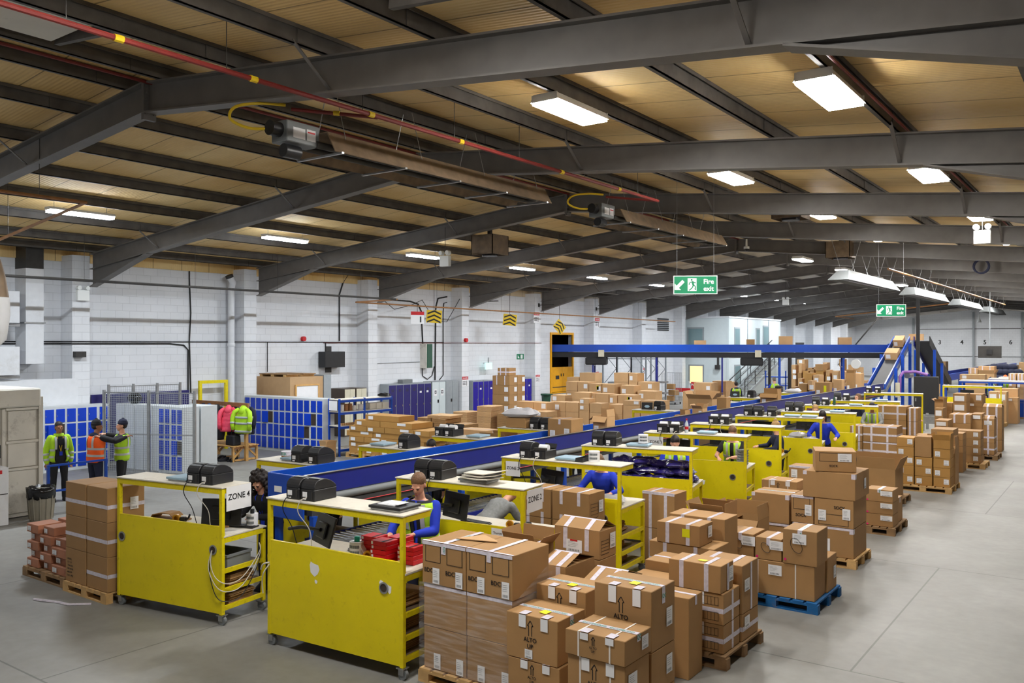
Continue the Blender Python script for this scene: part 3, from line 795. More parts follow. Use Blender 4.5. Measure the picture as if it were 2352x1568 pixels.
pipe('purple_hose', [(-7.5, 42.4, 2.08), (-8.0, 42.3, 2.22), (-8.45, 42.0, 2.2), (-8.52, 41.7, 2.0), (-8.52, 41.6, 1.1)], .07, M['purple_hose'], 'thick purple hose looped over the dark control cabinet', 'hose')

# ================================================================ packing benches
BENCHES = {}
def bench(key, Lp, Rp, label, ZT=1.70, D=.75, casters=True, group=None, left=False):
    Lp = V((Lp[0], Lp[1], 0)); Rp = V((Rp[0], Rp[1], 0)); W_ = (Rp - Lp).length; a = atan2(Rp.y - Lp.y, Rp.x - Lp.x)
    t = thing('packing_bench', label, 'packing bench', Lp, a, 'yellow packing benches')
    Y_, F_ = M['yellow'], M['yellow_frame']
    p = MB().box(.05, W_ - .05, .004, .024, .145, 1.2).build('front_panel', Y_, t)
    for x in ((.1, W_ - .15) if key == 'R0' else (W_ - .26,)):
        g = MB(); g.lathe([(.062, 0), (.062, .012), (.045, .012), (.045, .002)], 20); g.xf(Matrix.Translation((x, .003, .93)) @ Matrix.Rotation(R(90), 4, 'X')); gg = g.build('grommet', M['galv'], p, True)
        h = MB(); h.lathe([(.045, 0), (.045, .004)], 18); h.xf(Matrix.Translation((x, .001, .93)) @ Matrix.Rotation(R(90), 4, 'X')); h.build('hole', M['dark'], p)  # dark disc painted for the shade inside the cable hole
    for x in (0, W_ - .05):
        MB().box(x, x + .05, 0, .05, .13 if casters else 0, ZT - .002).build('post', F_, t, bevel=.004)
        MB().box(x, x + .05, D - .05, D, .13 if casters else 0, 1.06).build('post', F_, t, bevel=.004)
    m = MB(); m.box(.05, W_ - .05, .005, .04, 1.2, 1.225); m.box(.05, W_ - .05, 0, .03, ZT - .07, ZT - .004)
    m.box(0, .04, .05, .46, ZT - .065, ZT - .004); m.box(W_ - .04, W_, .05, .46, ZT - .065, ZT - .004); m.box(.05, W_ - .05, .43, .46, ZT - .065, ZT - .004)
    m.build('shelf_frame', F_, t)
    MB().box(-.01, W_ + .01, -.012, .48, ZT, ZT + .018).build('top_shelf', M['board'], t, bevel=.003)
    MB().box(.052, W_ + .005, .03, D + .01, 1.085, 1.108).build('worktop', M['board'], t, bevel=.003)
    m = MB(); m.box(W_ - .03, W_ + .001, .051, D - .051, 1.02, 1.083); m.box(.051, W_ - .051, D - .03, D - .001, 1.02, 1.083); m.box(0, .03, .051, D - .051, 1.02, 1.083)
    m.build('worktop_frame', F_, t)
    for z in (.2, .42, .66):
        m = MB(); m.box(.03, W_ - .03, .03, D - .02, z, z + .014); s = m.build('lower_shelf', M['shelf_dark'], t)
        MB().box(W_ - .032, W_ - .001, .051, D - .051, z - .02, z + .035).build('shelf_rail', F_, s); MB().box(.001, .032, .051, D - .051, z - .02, z + .035).build('shelf_rail', F_, s)
    if casters:
        for x in (.04, W_ - .04):
            for y in (.04, D - .04):
                c = MB(); c.box(x - .05, x + .05, y - .05, y + .05, .118, .128); c.box(x - .035, x + .035, y - .03, y - .022, .05, .118); c.box(x - .035, x + .035, y + .022, y + .03, .05, .118)
                c = c.build('caster', M['galv'], t)
                w = MB(); w.cyl((x + .01, y - .02, .058), (x + .01, y + .02, .058), .056, 18); w.build('wheel', M['grey_plastic'], c, True)
    BENCHES[key] = (t, W_, Matrix.Translation(Lp) @ Matrix.Rotation(a, 4, 'Z'), a)
    return t
def on(key, x, y, z):
    """point in a bench's own frame to world"""
    return BENCHES[key][2] @ V((x, y, z))
RB = [('R0', (-11.02, 6.15), (-9.12, 6.44), 'yellow wheeled packing bench marked zone 4, at the near end of the conveyor'),
      ('R1', (-8.14, 6.36), (-6.11, 6.49), 'scratched yellow packing bench with red boxes on it, closest to the wrapped pallet'),
      ('R2', (-7.97, 8.33), (-6.02, 8.53), 'yellow packing bench marked zone 2 where a grey-clad person bends'),
      ('R3', (-8.05, 10.8), (-6.01, 10.95), 'yellow packing bench marked zone 2 where a person in royal blue works'),
      ('R4', (-7.83, 12.86), (-5.93, 13.27), 'yellow packing bench heaped with shiny purple bags'),
      ('R5', (-7.97, 15.5), (-5.97, 15.85), 'yellow packing bench marked zone 3'),
      ('R6', (-8.0, 17.8), (-6.05, 18.1), 'yellow packing bench next after the zone 3 bench, stack of black trays on it'),
      ('R7', (-7.97, 20.4), (-5.98, 20.8), 'yellow packing bench with white paper packing, second after the zone 3 bench'),
      ('R8', (-7.5, 22.4), (-5.7, 22.75), 'yellow packing bench, third after the zone 3 bench'),
      ('R9', (-7.7, 25.1), (-5.8, 25.6), 'yellow packing bench with blue items, fourth after the zone 3 bench'),
      ('R10', (-7.7, 27.7), (-5.75, 28.1), 'yellow packing bench, fifth after the zone 3 bench'),
      ('R11', (-7.9, 32.7), (-6.0, 33.1), 'farthest yellow packing bench on the aisle side of the conveyor')]
for k, l, r, lab in RB: bench(k, l, r, lab, D=.76 if k in ('R0', 'R1') else .9, casters=k in ('R0', 'R1', 'R2', 'R3', 'R4'))
LB = [('L1', 8.35, 'first from the near end'), ('L2', 10.5, 'second from the near end'), ('L3', 12.45, 'third from the near end'), ('L4', 14.55, 'fourth from the near end'),
      ('L5', 20.6, 'fifth from the near end'), ('L6', 24.8, 'sixth from the near end'), ('L7', 27.2, 'seventh from the near end'), ('L8', 30.8, 'eighth from the near end')]
for k, y, lab in LB: bench(k, (-10.95, y), (-9.55, y + .1), f"yellow packing bench on the lockers' side of the conveyor, {lab}", casters=False)

BN = {'R0': 'zone 4 bench', 'R1': 'bench with red boxes', 'R2': 'nearer zone 2 bench', 'R3': 'farther zone 2 bench', 'R4': 'purple-bag bench', 'R5': 'zone 3 bench', 'R6': 'bench after zone 3', 'R7': 'second bench after zone 3',
      'R8': 'third bench after zone 3', 'R9': 'fourth bench after zone 3', 'R10': 'fifth bench after zone 3', 'R11': 'farthest aisle-side bench', 'L1': "first lockers' side bench", 'L2': "second lockers' side bench", 'L3': "third lockers' side bench",
      'L4': "fourth lockers' side bench", 'L5': "fifth lockers' side bench", 'L6': "sixth lockers' side bench", 'L7': "seventh lockers' side bench", 'L8': "eighth lockers' side bench"}

# ---------------------------------------------------------------- label printers
def make_printer(opened=False):
    t = thing('label_printer', 'x', 'label printer')
    w, d = .21, .36
    MB().box(-w / 2, w / 2, 0, d, 0, .13).build('body', M['black'], t, bevel=.008)
    if not opened:
        m = MB(); P = [(0.0, .131), (.004, .165), (.018, .195), (.042, .22), (.075, .235), (.115, .242), (.16, .242), (.21, .234), (.26, .216), (.31, .188), (.345, .158), (d, .131)]
        m.prism(P, -w / 2, w / 2, axis='x'); m.build('lid', M['black'], t, bevel=.006)
        MB().box(-w / 2 + .02, w / 2 - .02, .09, .17, .2425, .2445).build('lid_plate', M['grey_plastic'], t)
    else:
        m = MB(); m.bar((0, d - .02, .135), (0, d + .02, .2), w - .01, .03); m.build('lid', M['black'], t)
        MB().cyl((-w / 2 + .02, .17, .16), (w / 2 - .04, .17, .16), .05, 16).build('label_roll', M['white'], t, True)
        MB().box(-w / 2, w / 2, .0, .06, .131, .17).build('front_rim', M['dark_metal'], t)
    MB().box(-.075, -.005, -.003, -.001, .045, .1).build('rear_label', M['white'], t)
    MB().box(-.07, -.02, -.003, -.001, .012, .03).build('rear_sticker', M['white'], t)
    MB().box(.055, .08, -.004, -.001, .02, .11).build('socket_plate', M['dark_metal'], t)
    return remember(t)
PR = [make_printer(False), make_printer(True)]; used = [0, 0]
def printer(key, x, opened, nth, y=.05, z=1.72):
    p = on(key, x, y, z); lab = f"black label printer{' with lid open' if opened else ''} on top of {BN[key]}, {nth}"
    i = int(opened)
    if not used[i]:
        o = PR[i]; used[i] = 1; o.location = p; o.rotation_euler = (0, 0, BENCHES[key][3]); tag(o, lab, 'label printer', 'label printers')
    else: o = dup(PR[i], p, BENCHES[key][3], lab, 'label printers')
    return o
A_, B_ = 'conveyor end one', 'inner one'
for key, x1, o1, x2, o2 in (('R0', 1.36, 0, 1.6, 0), ('R1', .36, 0, .6, 0), ('R2', .36, 0, .6, 0), ('R3', .4, 0, .66, 1), ('R4', .27, 0, .51, 0), ('R5', .36, 1, .6, 1), ('R6', .5, 1, .74, 1),
                            ('R7', .3, 0, .54, 0), ('R8', .2, 0, .44, 0), ('R9', .3, 0, .56, 1), ('R10', .2, 0, .46, 1), ('R11', .16, 1, .46, 1)):
    printer(key, x1, o1, A_); printer(key, x2, o2, B_)
printer('R7', .86, 0, 'third one')
for key, xs_ in (('L1', (.8, 1.15)), ('L2', (.95,)), ('L3', (.12, .35)), ('L4', (.86, 1.12)), ('L5', (.7, )), ('L6', (.3,)), ('L7', (.8,)), ('L8', (.5,))):
    for i, x in enumerate(xs_): printer(key, x, key in ('L3',) , A_ if i else B_)

# ---------------------------------------------------------------- paper signs
def paper_sign(key, text, x, face, w, h, label, z1):
    t = thing('paper_sign', label, 'sign', BENCHES[key][2].to_translation(), BENCHES[key][3])
    W_ = BENCHES[key][1]
    if face == 'end':
        X = W_ + .013
        MB().box(X, X + .002, .06, .06 + w, z1 - h, z1).build('sheet', M['white'], t)
        MB().text(text, (X + .0035, .06 + w / 2, z1 - h * .55), (0, 1, 0), (0, 0, 1), min(h * .36, w * .25)).build('lettering', M['ink'], t)
    else:
        MB().box(x, x + w, -.016, -.014, z1 - h, z1).build('sheet', M['white'], t)
        MB().text(text, (x + w / 2, -.0175, z1 - h * .55), (1, 0, 0), (0, 0, 1), min(h * .36, w * .25)).build('lettering', M['ink'], t)
paper_sign('R0', 'ZONE 4', 0, 'end', .42, .3, 'white paper sign reading zone 4 on the end of the first bench', 1.71)
paper_sign('R2', 'ZONE 2', 0, 'end', .4, .28, 'white paper sign reading zone 2 on the aisle end of a bench', 1.69)
paper_sign('R3', 'ZONE 2', .09, 'front', .26, .23, 'white paper sign reading zone 2 hung under the farther bench shelf', 1.66)
paper_sign('R5', 'ZONE 3', .1, 'front', .3, .24, 'white paper sign reading zone 3 under a bench shelf', 1.64)
t = thing('paper_sign', 'small handwritten notice stuck on the nearer zone 2 bench panel', 'sign', BENCHES['R2'][2].to_translation(), BENCHES['R2'][3])
MB().box(1.5, 1.68, -.006, -.003, 1.03, 1.2).build('sheet', M['white'], t)
MB().text('Thurow', (1.59, -.0075, 1.13), (1, 0, 0), (0, 0, 1), .04).text('Zone', (1.59, -.0075, 1.06), (1, 0, 0), (0, 0, 1), .04).build('lettering', M['ink'], t)
# bare paint patches and stuck paper on the panels
def patch(key, pts, mt, label):
    t = thing('paper_scrap', label, 'paper scrap', BENCHES[key][2].to_translation(), BENCHES[key][3], 'torn paper on bench panels')
    MB().add([(x, .0015, z) for x, z in pts], [tuple(range(len(pts)))]).build('scrap', mt, t)
for key, cx, cz, r, lab in (('R1', .75, .99, .075, 'large torn white paper patch on the red-box bench panel'), ('R1', .78, .85, .022, 'small white paint chip below the large torn patch'), ('R1', 1.84, .93, .045, 'torn white patch beside the round hole of the red-box bench'),
                        ('R1', 1.74, .98, .03, 'thin white scrap above the round hole of the red-box bench'), ('R5', .85, 1.0, .06, 'square white paper stuck on the zone 3 bench panel'), ('R5', 1.2, .8, .05, 'pale paint patch low on the zone 3 bench panel')):
    n = 9
    patch(key, [(cx + r * (1 + .35 * sin(k * 2.3 + cx * 9)) * cos(2 * pi * k / n), cz + r * (1 + .3 * cos(k * 1.7)) * sin(2 * pi * k / n)) for k in range(n)], M['white'], lab)

# ---------------------------------------------------------------- monitors, keyboards, rolls, scales
def monitor(key, x, y, z, yaw, label, tilt=-14, arm=None):
    p = on(key, x, y, z)
    t = thing('monitor', label, 'monitor', p, BENCHES[key][3] + R(yaw))
    Mx = Matrix.Rotation(R(tilt), 4, 'X')
    m = MB().box(-.26, .26, 0, .028, -.17, .17); m.xf(Mx); m.build('screen_back', M['black'], t, bevel=.006)
    m = MB().box(-.12, .12, -.03, -.001, -.1, .08); m.xf(Mx); m.build('rear_housing', M['black'], t, bevel=.01)
    m = MB().box(-.245, .245, .0285, .03, -.155, .155); m.xf(Mx); m.build('screen', M['black_gloss'], t)
    if arm:
        q = (Matrix.Translation(p) @ Matrix.Rotation(BENCHES[key][3] + R(yaw), 4, 'Z')).inverted() @ on(key, *arm)
        MB().tube([(0, -.035, 0), (q.x * .5, q.y * .5 - .05, q.z * .5 + .03), q], .022, 8).build('arm', M['black'], t, True)
    else:
        MB().box(-.03, .03, -.06, -.03, -.32, .0).build('stand', M['black'], t)
        MB().box(-.12, .12, -.14, .06, -.335, -.32).build('foot_plate', M['black'], t)
    return t
monitor('R0', 1.62, .28, 1.34, 24, 'black monitor seen from behind on the zone 4 bench', -8, arm=(1.84, .1, 1.3))
monitor('R1', .62, .28, 1.36, -24, 'black monitor on a bent arm at the bench with red boxes', -16, arm=(.04, .3, 1.3))
monitor('R2', .75, .3, 1.36, -20, 'black monitor seen from behind on the nearer zone 2 bench', -10, arm=(.04, .3, 1.3))
monitor('R3', .72, .3, 1.36, -20, 'black monitor seen from behind on the farther zone 2 bench', -12, arm=(.04, .3, 1.36))
for key in ('R5', 'R6', 'R7', 'R8'): monitor(key, .6, .34, 1.4, -10, f"black monitor under the shelf of the {BN[key]}", -8)
for key, x in (('L5', .35), ('L7', .25)):
    p = on(key, x, .2, 1.72)
    t = thing('hand_scanner', f"black angled touch terminal on the {BN[key]}", 'terminal', p, BENCHES[key][3] + R(20))
    m = MB().box(-.15, .15, 0, .025, 0, .22); m.xf(Matrix.Rotation(R(-30), 4, 'X')); m.build('screen_back', M['black'], t, bevel=.006)
    m = MB().lathe([(.07, 0), (.07, .004)], 20, sx=1, sy=.55); m.xf(Matrix.Rotation(R(-30), 4, 'X') @ Matrix.Translation((0, -.001, .09)) @ Matrix.Rotation(R(90), 4, 'X')); m.build('badge', M['scale_top'], t)
    MB().box(-.12, .12, 0, .22, 0, .012).build('foot_plate', M['black'], t)
    t.name = 'touch_terminal'
def keyboard(key, x, y, yaw, label):
    t = thing('keyboard', label, 'keyboard', on(key, x, y, 1.112), BENCHES[key][3] + R(yaw))
    MB().box(-.22, .22, -.075, .075, 0, .018).build('case', M['black'], t, bevel=.005)
    m = MB()
    for r_ in range(5):
        for k in range(14): m.box(-.205 + k * .0293, -.205 + k * .0293 + .024, -.062 + r_ * .026, -.062 + r_ * .026 + .021, .0185, .025)
    m.build('keys', M['dark_metal'], t)
keyboard('R1', 1.03, .42, -35, 'black keyboard on the bench with red boxes')
keyboard('R0', 1.7, .55, 10, 'black keyboard on the zone 4 bench')
keyboard('R2', .95, .5, -10, 'black keyboard on the nearer zone 2 bench')
def roll(key, x, y, z, r, h, label, core='black', tail=False):
    t = thing('label_roll', label, 'label roll', on(key, x, y, z), BENCHES[key][3])
    MB().lathe([(r, 0), (r, h), (r * .4, h), (r * .4, h - .01)], 24).build('paper_wind', M['white'], t, True)
    m = MB()
    for k in range(5):
        a = -1.9 + k * .3
        for dz in (.25, .62):
            m.box(-.012, .012, -.001, .0, 0, h * .2); 
            vs = m.v[-8:]; Mx = Matrix.Rotation(a + pi / 2, 4, 'Z') @ Matrix.Translation((0, -r - .0015, h * dz))
            m.v[-8:] = [tuple(Mx @ V(p)) for p in vs]
    m.build('printed_mark', M['grey_plastic'], t)
    if core: MB().lathe([(r * .36, .0), (r * .36, h + .05), (r * .3, h + .055)], 16).build('core', M[core], t, True)
    if tail: MB().add([(r * .9, -.05, h * .85), (r * 2.3, -.06, .01), (r * 2.3, .06, .01), (r * .9, .05, h * .85)], [(0, 1, 2, 3)]).build('loose_label', M['white'], t)
roll('R0', 1.82, .62, 1.112, .075, .17, 'white label roll with black core beside the curly-haired woman')
roll('R1', 1.12, .3, 1.112, .085, .17, 'white label roll with green core and loose tail by the monitor', 'green_ink', True)
roll('R3', 1.5, .25, 1.72, .085, .16, 'plain white roll standing on top of the farther zone 2 bench', None)
roll('R4', 1.05, .22, 1.78, .085, .15, 'white printed roll on the scale of the purple-bag bench', None)
def flat_scale(key, x, w, d, label, y=.06, z=1.72, top='scale_top'):
    t = thing('parcel_scale', label, 'scale', on(key, x, y, z), BENCHES[key][3])
    MB().box(0, w, 0, d, .02, .05).build('plate', M[top], t, bevel=.006)
    MB().box(.02, w - .02, .02, d - .02, 0, .0195).build('base_tray', M['galv'], t)
flat_scale('R0', .86, .36, .32, 'flat blue-grey parcel scale beside the printers of the zone 4 bench')
flat_scale('R3', .92, .36, .34, 'flat blue-grey parcel scale on top of the farther zone 2 bench')
flat_scale('R1', 1.5, .44, .36, 'flat black scale with papers at the end of the red-box bench', top='black')
flat_scale('R4', .78, .4, .3, 'flat scale under the white roll on the purple-bag bench')
flat_scale('R2', .95, .44, .34, 'flat dark scale under cardboard on the nearer zone 2 bench', top='grey_plastic')
for key, x in (('R5', 1.05), ('R7', 1.15), ('R7', 1.55), ('R8', 1.2), ('R9', 1.2), ('R10', 1.3)): flat_scale(key, x, .36, .32, f"flat grey scale on {BN[key]}" + (', inner of two' if x == 1.15 else ', outer of two' if x == 1.55 else ''))
for key, x in (('L1', .75), ('L2', .5), ('L3', 1.05)): flat_scale(key, x - .3, .32, .36, f"flat scale plate on {BN[key]}")
t = thing('paper_pad', 'white papers lying on the black scale of the red-box bench', 'papers', on('R1', 1.58, .12, 1.772), BENCHES['R1'][3])
MB().box(0, .24, 0, .2, 0, .012).box(.03, .27, .02, .2, .012, .018).build('sheets', M['white'], t)
# cardboard pads on R2
for k in range(3):
    t = thing('cardboard_sheet', f"pale bent cardboard sheet on top of the nearer zone 2 bench, {['lowest','middle','topmost'][k]}", 'cardboard sheet', on('R2', .98 + .03 * k, .06, 1.775 + .03 * k), BENCHES['R2'][3] + R(6 * k - 14))
    MB().prism([(0, 0), (.3, .0), (.5, .02 + .012 * k), (.5, .028 + .012 * k), (.3, .012), (0, .012)], 0, .3).build('sheet', M['board'], t)
# tape dispensers and tapes
def tape_gun(key, x, y, label, z=1.112, mt='gold_tape'):
    t = thing('tape_dispenser', label, 'tape dispenser', on(key, x, y, z), BENCHES[key][3] + R(20))
    m = MB(); m.lathe([(.05, -.025), (.05, .025), (.03, .025), (.03, -.025)], 20); m.xf(Matrix.Translation((0, 0, .052)) @ Matrix.Rotation(R(90), 4, 'X')); m.build('tape_reel', M[mt], t, True)
    MB().box(.055, .13, -.03, .03, 0, .07).build('cutter', M['black'], t, bevel=.008)
    MB().tube([(.13, 0, .03), (.17, 0, .06), (.19, 0, .11)], .014, 8).build('handle', M['black'], t, True)
tape_gun('R0', .72, .36, 'gold tape dispenser lying on the zone 4 bench')
tape_gun('R1', 1.32, .26, 'yellow and black tape dispenser beside the red boxes')
tape_gun('R2', 1.5, .45, 'gold tape dispenser on the nearer zone 2 bench')
tape_gun('R6', 1.9, .45, 'gold tape dispenser at the end of the bench after zone 3')
t = thing('tape_mug', 'steel mug beside the gold tape on the nearer zone 2 bench', 'mug', on('R2', 1.75, .5, 1.112))
MB().lathe([(.04, 0), (.042, .09), (.036, .09), (.034, .01)], 18).build('cup', M['alu'], t, True)
MB().tube([(.04, 0, .07), (.07, 0, .06), (.07, 0, .03), (.04, 0, .02)], .007, 6).build('handle', M['alu'], t, True)
t = thing('tape_roll', "roll of green-lettered check tape on the first lockers' side bench", 'tape', on('L1', .42, .22, 1.72))
MB().lathe([(.075, 0), (.075, .06)], 24).build('brown_core', M['card'], t, True)
MB().lathe([(.078, .06), (.078, .125), (.05, .125)], 24).build('tape_wind', M['tape'], t, True)
m = MB()
for i, ch in enumerate('CHECK'):
    a = -2.3 + i * .36
    v0 = len(m.v); m.text(ch, (0, 0, 0), (1, 0, 0), (0, 0, 1), .05)
    Mx = Matrix.Rotation(a + pi / 2, 4, 'Z') @ Matrix.Translation((0, -.0795, .075)); m.v[v0:] = [tuple(Mx @ V(p)) for p in m.v[v0:]]
m.build('lettering', M['green_ink'], t)
# bottle on R5
t = thing('drink_bottle', 'clear drinks bottle with red cap on the zone 3 bench', 'bottle', on('R5', .82, .2, 1.72))
MB().lathe([(.035, 0), (.038, .02), (.034, .09), (.038, .15), (.036, .18), (.014, .235), (.014, .25)], 16).build('bottle', M['water'], t, True)
MB().lathe([(.018, .25), (.018, .285)], 12).build('cap', M['red_label'], t, True)
MB().lathe([(.0385, .07), (.0385, .13)], 16).build('wrapper', M['red_label'], t, True)
t = thing('drink_bottle', 'dark green bottle on the fourth bench after zone 3', 'bottle', on('R9', .8, .2, 1.72))
MB().lathe([(.035, 0), (.038, .02), (.036, .18), (.014, .235), (.014, .26)], 12).build('bottle', M['green_bin'], t, True)
# tray on R3 shelf
t = thing('letter_tray', 'black shallow tray on top of the farther zone 2 bench', 'tray', on('R3', 1.32 - .02, .06, 1.72 + 0), BENCHES['R3'][3])
m = MB().box(-.02, .1, 0, .3, 0, .01).box(-.02, -.012, 0, .3, .01, .06).box(.092, .1, 0, .3, .01, .06).box(-.012, .092, 0, .008, .01, .06).box(-.012, .092, .292, .3, .01, .06); m.build('tray', M['black'], t)
# red boxes
rb = None
RS = [(1.28, .42, 5), (1.52, .3, 5), (1.56, .53, 5), (1.8, .42, 4)]
for c, (x, y, n) in enumerate(RS):
    for k in range(n):
        loc = on('R1', x + random.uniform(-.006, .006), y + random.uniform(-.006, .006), 1.112 + k * .048)
        lab = f"flat red box, {['lowest', 'second', 'middle', 'fourth', 'topmost'][k]} in the {['conveyor-side', 'front', 'rear', 'aisle-end'][c]} stack on the bench"
        if rb is None:
            rb = thing('gift_box', lab, 'box', loc, BENCHES['R1'][3], 'flat red boxes')
            MB().box(-.11, .11, -.1, .1, 0, .046).build('body', M['red'], rb, bevel=.003)
            MB().box(-.1, -.075, -.1015, -.1005, .008, .038).build('barcode_label', M['white'], rb)
            MB().box(.04, .07, -.1, .1, .0462, .0472).build('ribbon', M['ink'], rb)
            remember(rb)
        else: dup(rb, loc, BENCHES['R1'][3], lab)
# shiny bags
def polybag(loc, rz, s, mt, seed, label, group, name='plastic_bag', cat='bag'):
    rnd = random.Random(seed)
    m = MB(); n = 12
    t = thing(name, label, cat, loc, rz, group)
    g = []
    for j in range(n + 1):
        for i in range(n + 1):
            u, v = i / n * 2 - 1, j / n * 2 - 1
            e = max(0, (1 - u ** 4) * (1 - v ** 4)) ** .5
            g.append((u, v, e))
    sh = [(rnd.uniform(2, 6), rnd.uniform(2, 6), rnd.uniform(0, 6)) for _ in range(4)]
    def bump(u, v): return sum(sin(a * u + b_ * v + c) for a, b_, c in sh) / 4
    up = [(u * .24 * s, v * .17 * s, (.055 + e * (.075 + .045 * bump(u, v))) * s) for u, v, e in g]
    dn = [(u * .24 * s, v * .17 * s, (.055 - e * .055) * s) for u, v, e in g]
    N = n + 1
    fs = [(j * N + i, j * N + i + 1, (j + 1) * N + i + 1, (j + 1) * N + i) for j in range(n) for i in range(n)]
    m.add(up, fs); m.add(dn, [tuple(reversed(f)) for f in fs])
    m.build('bag', mt, t, 'all')
    return t
BP = [(.75, .3, 0, .1, 'conveyor end, lowest'), (.78, .34, .15, .5, 'conveyor end, second'), (.72, .3, .3, -.3, 'conveyor end, topmost'), (1.05, .26, 0, -.2, 'second from the conveyor, lowest'), (1.12, .3, .15, .15, 'second from the conveyor, middle'), (1.05, .26, .3, .6, 'second from the conveyor, topmost'), (1.38, .28, 0, .25, 'middle, lowest'),
      (1.42, .3, .13, -.25, 'middle, upper'), (1.35, .4, .25, .3, 'middle, topmost'), (1.68, .3, 0, .1, 'aisle end, lowest'), (1.7, .3, .14, -.2, 'aisle end, middle'), (1.66, .26, .27, .35, 'aisle end, topmost'), (1.72, .56, .0, .2, 'aisle end, behind')]
for i, (x, y, z, a, w) in enumerate(BP):
    polybag(on('R4', x, y, 1.112 + z), BENCHES['R4'][3] + a, .92, M['purple_poly'], 40 + i, f"shiny purple plastic bag of the heap, {w}", 'shiny purple bags')
for i, (x, y, z, w) in enumerate([(1.0, .3, 0, 'conveyor end'), (1.35, .32, 0, 'middle'), (1.45, .35, .1, 'topmost'), (1.75, .4, 0, 'aisle end')]):
    polybag(on('R7', x, y, 1.112 + z), i * .7, .9, M['film_bag'], 70 + i, f"crumpled white film bag on the second bench after zone 3, {w}", 'white film bags')
for i, (x, y, w) in enumerate([(1.45, .25, 'inner'), (1.75, .3, 'outer')]):
    polybag(on('R3', x, y, 1.112), i * .5, .9, M['film_bag'], 80 + i, f"white film bag on the farther zone 2 bench, {w}", 'white film bags on zone 2')
# grey crate and stacks of grey trays
def crate(loc, rz, label, mt='grey_plastic', w=.38, d=.28, h=.2):
    t = thing('storage_crate', label, 'crate', loc, rz)
    m = MB(); e = .012
    m.box(-w / 2, w / 2, -d / 2, d / 2, 0, e).box(-w / 2, w / 2, -d / 2, -d / 2 + e, e, h).box(-w / 2, w / 2, d / 2 - e, d / 2, e, h).box(-w / 2, -w / 2 + e, -d / 2 + e, d / 2 - e, e, h).box(w / 2 - e, w / 2, -d / 2 + e, d / 2 - e, e, h)
    m.build('tub', M[mt], t)
    m = MB(); m.box(-w / 2 - .012, w / 2 + .012, -d / 2 - .012, -d / 2, h - .03, h).box(-w / 2 - .012, w / 2 + .012, d / 2, d / 2 + .012, h - .03, h).box(-w / 2 - .012, -w / 2, -d / 2, d / 2, h - .03, h).box(w / 2, w / 2 + .012, -d / 2, d / 2, h - .03, h)
    m.build('rim', M[mt], t)
crate(on('R4', 1.7, .4, .235), BENCHES['R4'][3], 'grey plastic crate low in the purple-bag bench')
crate(on('R0', 1.6, .36, .675), BENCHES['R0'][3], 'clear grey tub with cables in the zone 4 bench', w=.5, d=.4, h=.16)
for k in range(6):
    t = thing('tray', f"grey stacked tray at the aisle end of the zone 3 bench, {ORD[k]} from below", 'tray', on('R5', 1.86, .5, 1.112 + k * .05), .1 * (k % 2), 'grey stacked trays')
    MB().lathe([(.1, 0), (.13, .046), (.125, .046), (.1, .01)], 4).build('tub', M['grey_metal'], t)
for k in range(6):
    t = thing('tray', f"black tray in the stack on the bench after zone 3, {ORD[k]} from below", 'tray', on('R6', 1.0, .35, 1.112 + k * .06), BENCHES['R6'][3], 'black stacked trays')
    MB().box(-.16, .16, -.12, .12, 0, .056).build('tub', M['black'], t, bevel=.006)
    MB().box(-.13, -.06, -.1225, -.1215, .012, .045).build('sticker', M['white'], t)
# flattened cartons on the lower shelves
fc = None
def flat_carton(loc, rz, label, group, w=.5, d=.42, mt='card'):
    t = thing('flat_carton', label, 'flat carton', loc, rz, group)
    m = MB(); m.box(-w / 2, w / 2, -d / 2, d / 2, 0, .012).box(-w / 2 + .004, w / 2 - .01, -d / 2 + .006, d / 2 - .004, .0125, .02)
    m.build('board', M[mt], t); return t
for key in ('R0', 'R1', 'R3'):
    for si, z in enumerate((.22, .44, .68)):
        if key == 'R0' and si == 2: continue
        base = flat_carton(on(key, 1.62, .38, z), BENCHES[key][3], f"flattened brown carton in the pile on the {['lowest', 'middle', 'upper'][si]} shelf of {BN[key]}", f"flat cartons {key} {si}"); remember(base)
        for k in range(1, 6):
            dup(base, on(key, 1.62 + random.uniform(-.03, .03), .38 + random.uniform(-.02, .02), z + k * .023), BENCHES[key][3] + random.uniform(-.04, .04))
for k in range(2):
    t = flat_carton(on('R0', .5 + .9 * k, .4, 1.112), BENCHES['R0'][3] + R(8 - 14 * k), f"folded brown carton on the zone 4 worktop, {['aisle-far', 'monitor'][k]} side", 'folded cartons zone 4', .55 - .2 * k, .3)
t = thing('bent_carton', 'curled strip of brown cardboard on the zone 4 worktop', 'cardboard', on('R0', .45, .42, 1.105), BENCHES['R0'][3] + R(6))
MB().prism([(-.2, 0), (-.14, .07), (.0, .1), (.14, .1), (.2, .06), (.2, .07), (.14, .11), (.0, .112), (-.15, .08), (-.21, .0)], -.1, .1).build('strip', M['card'], t)

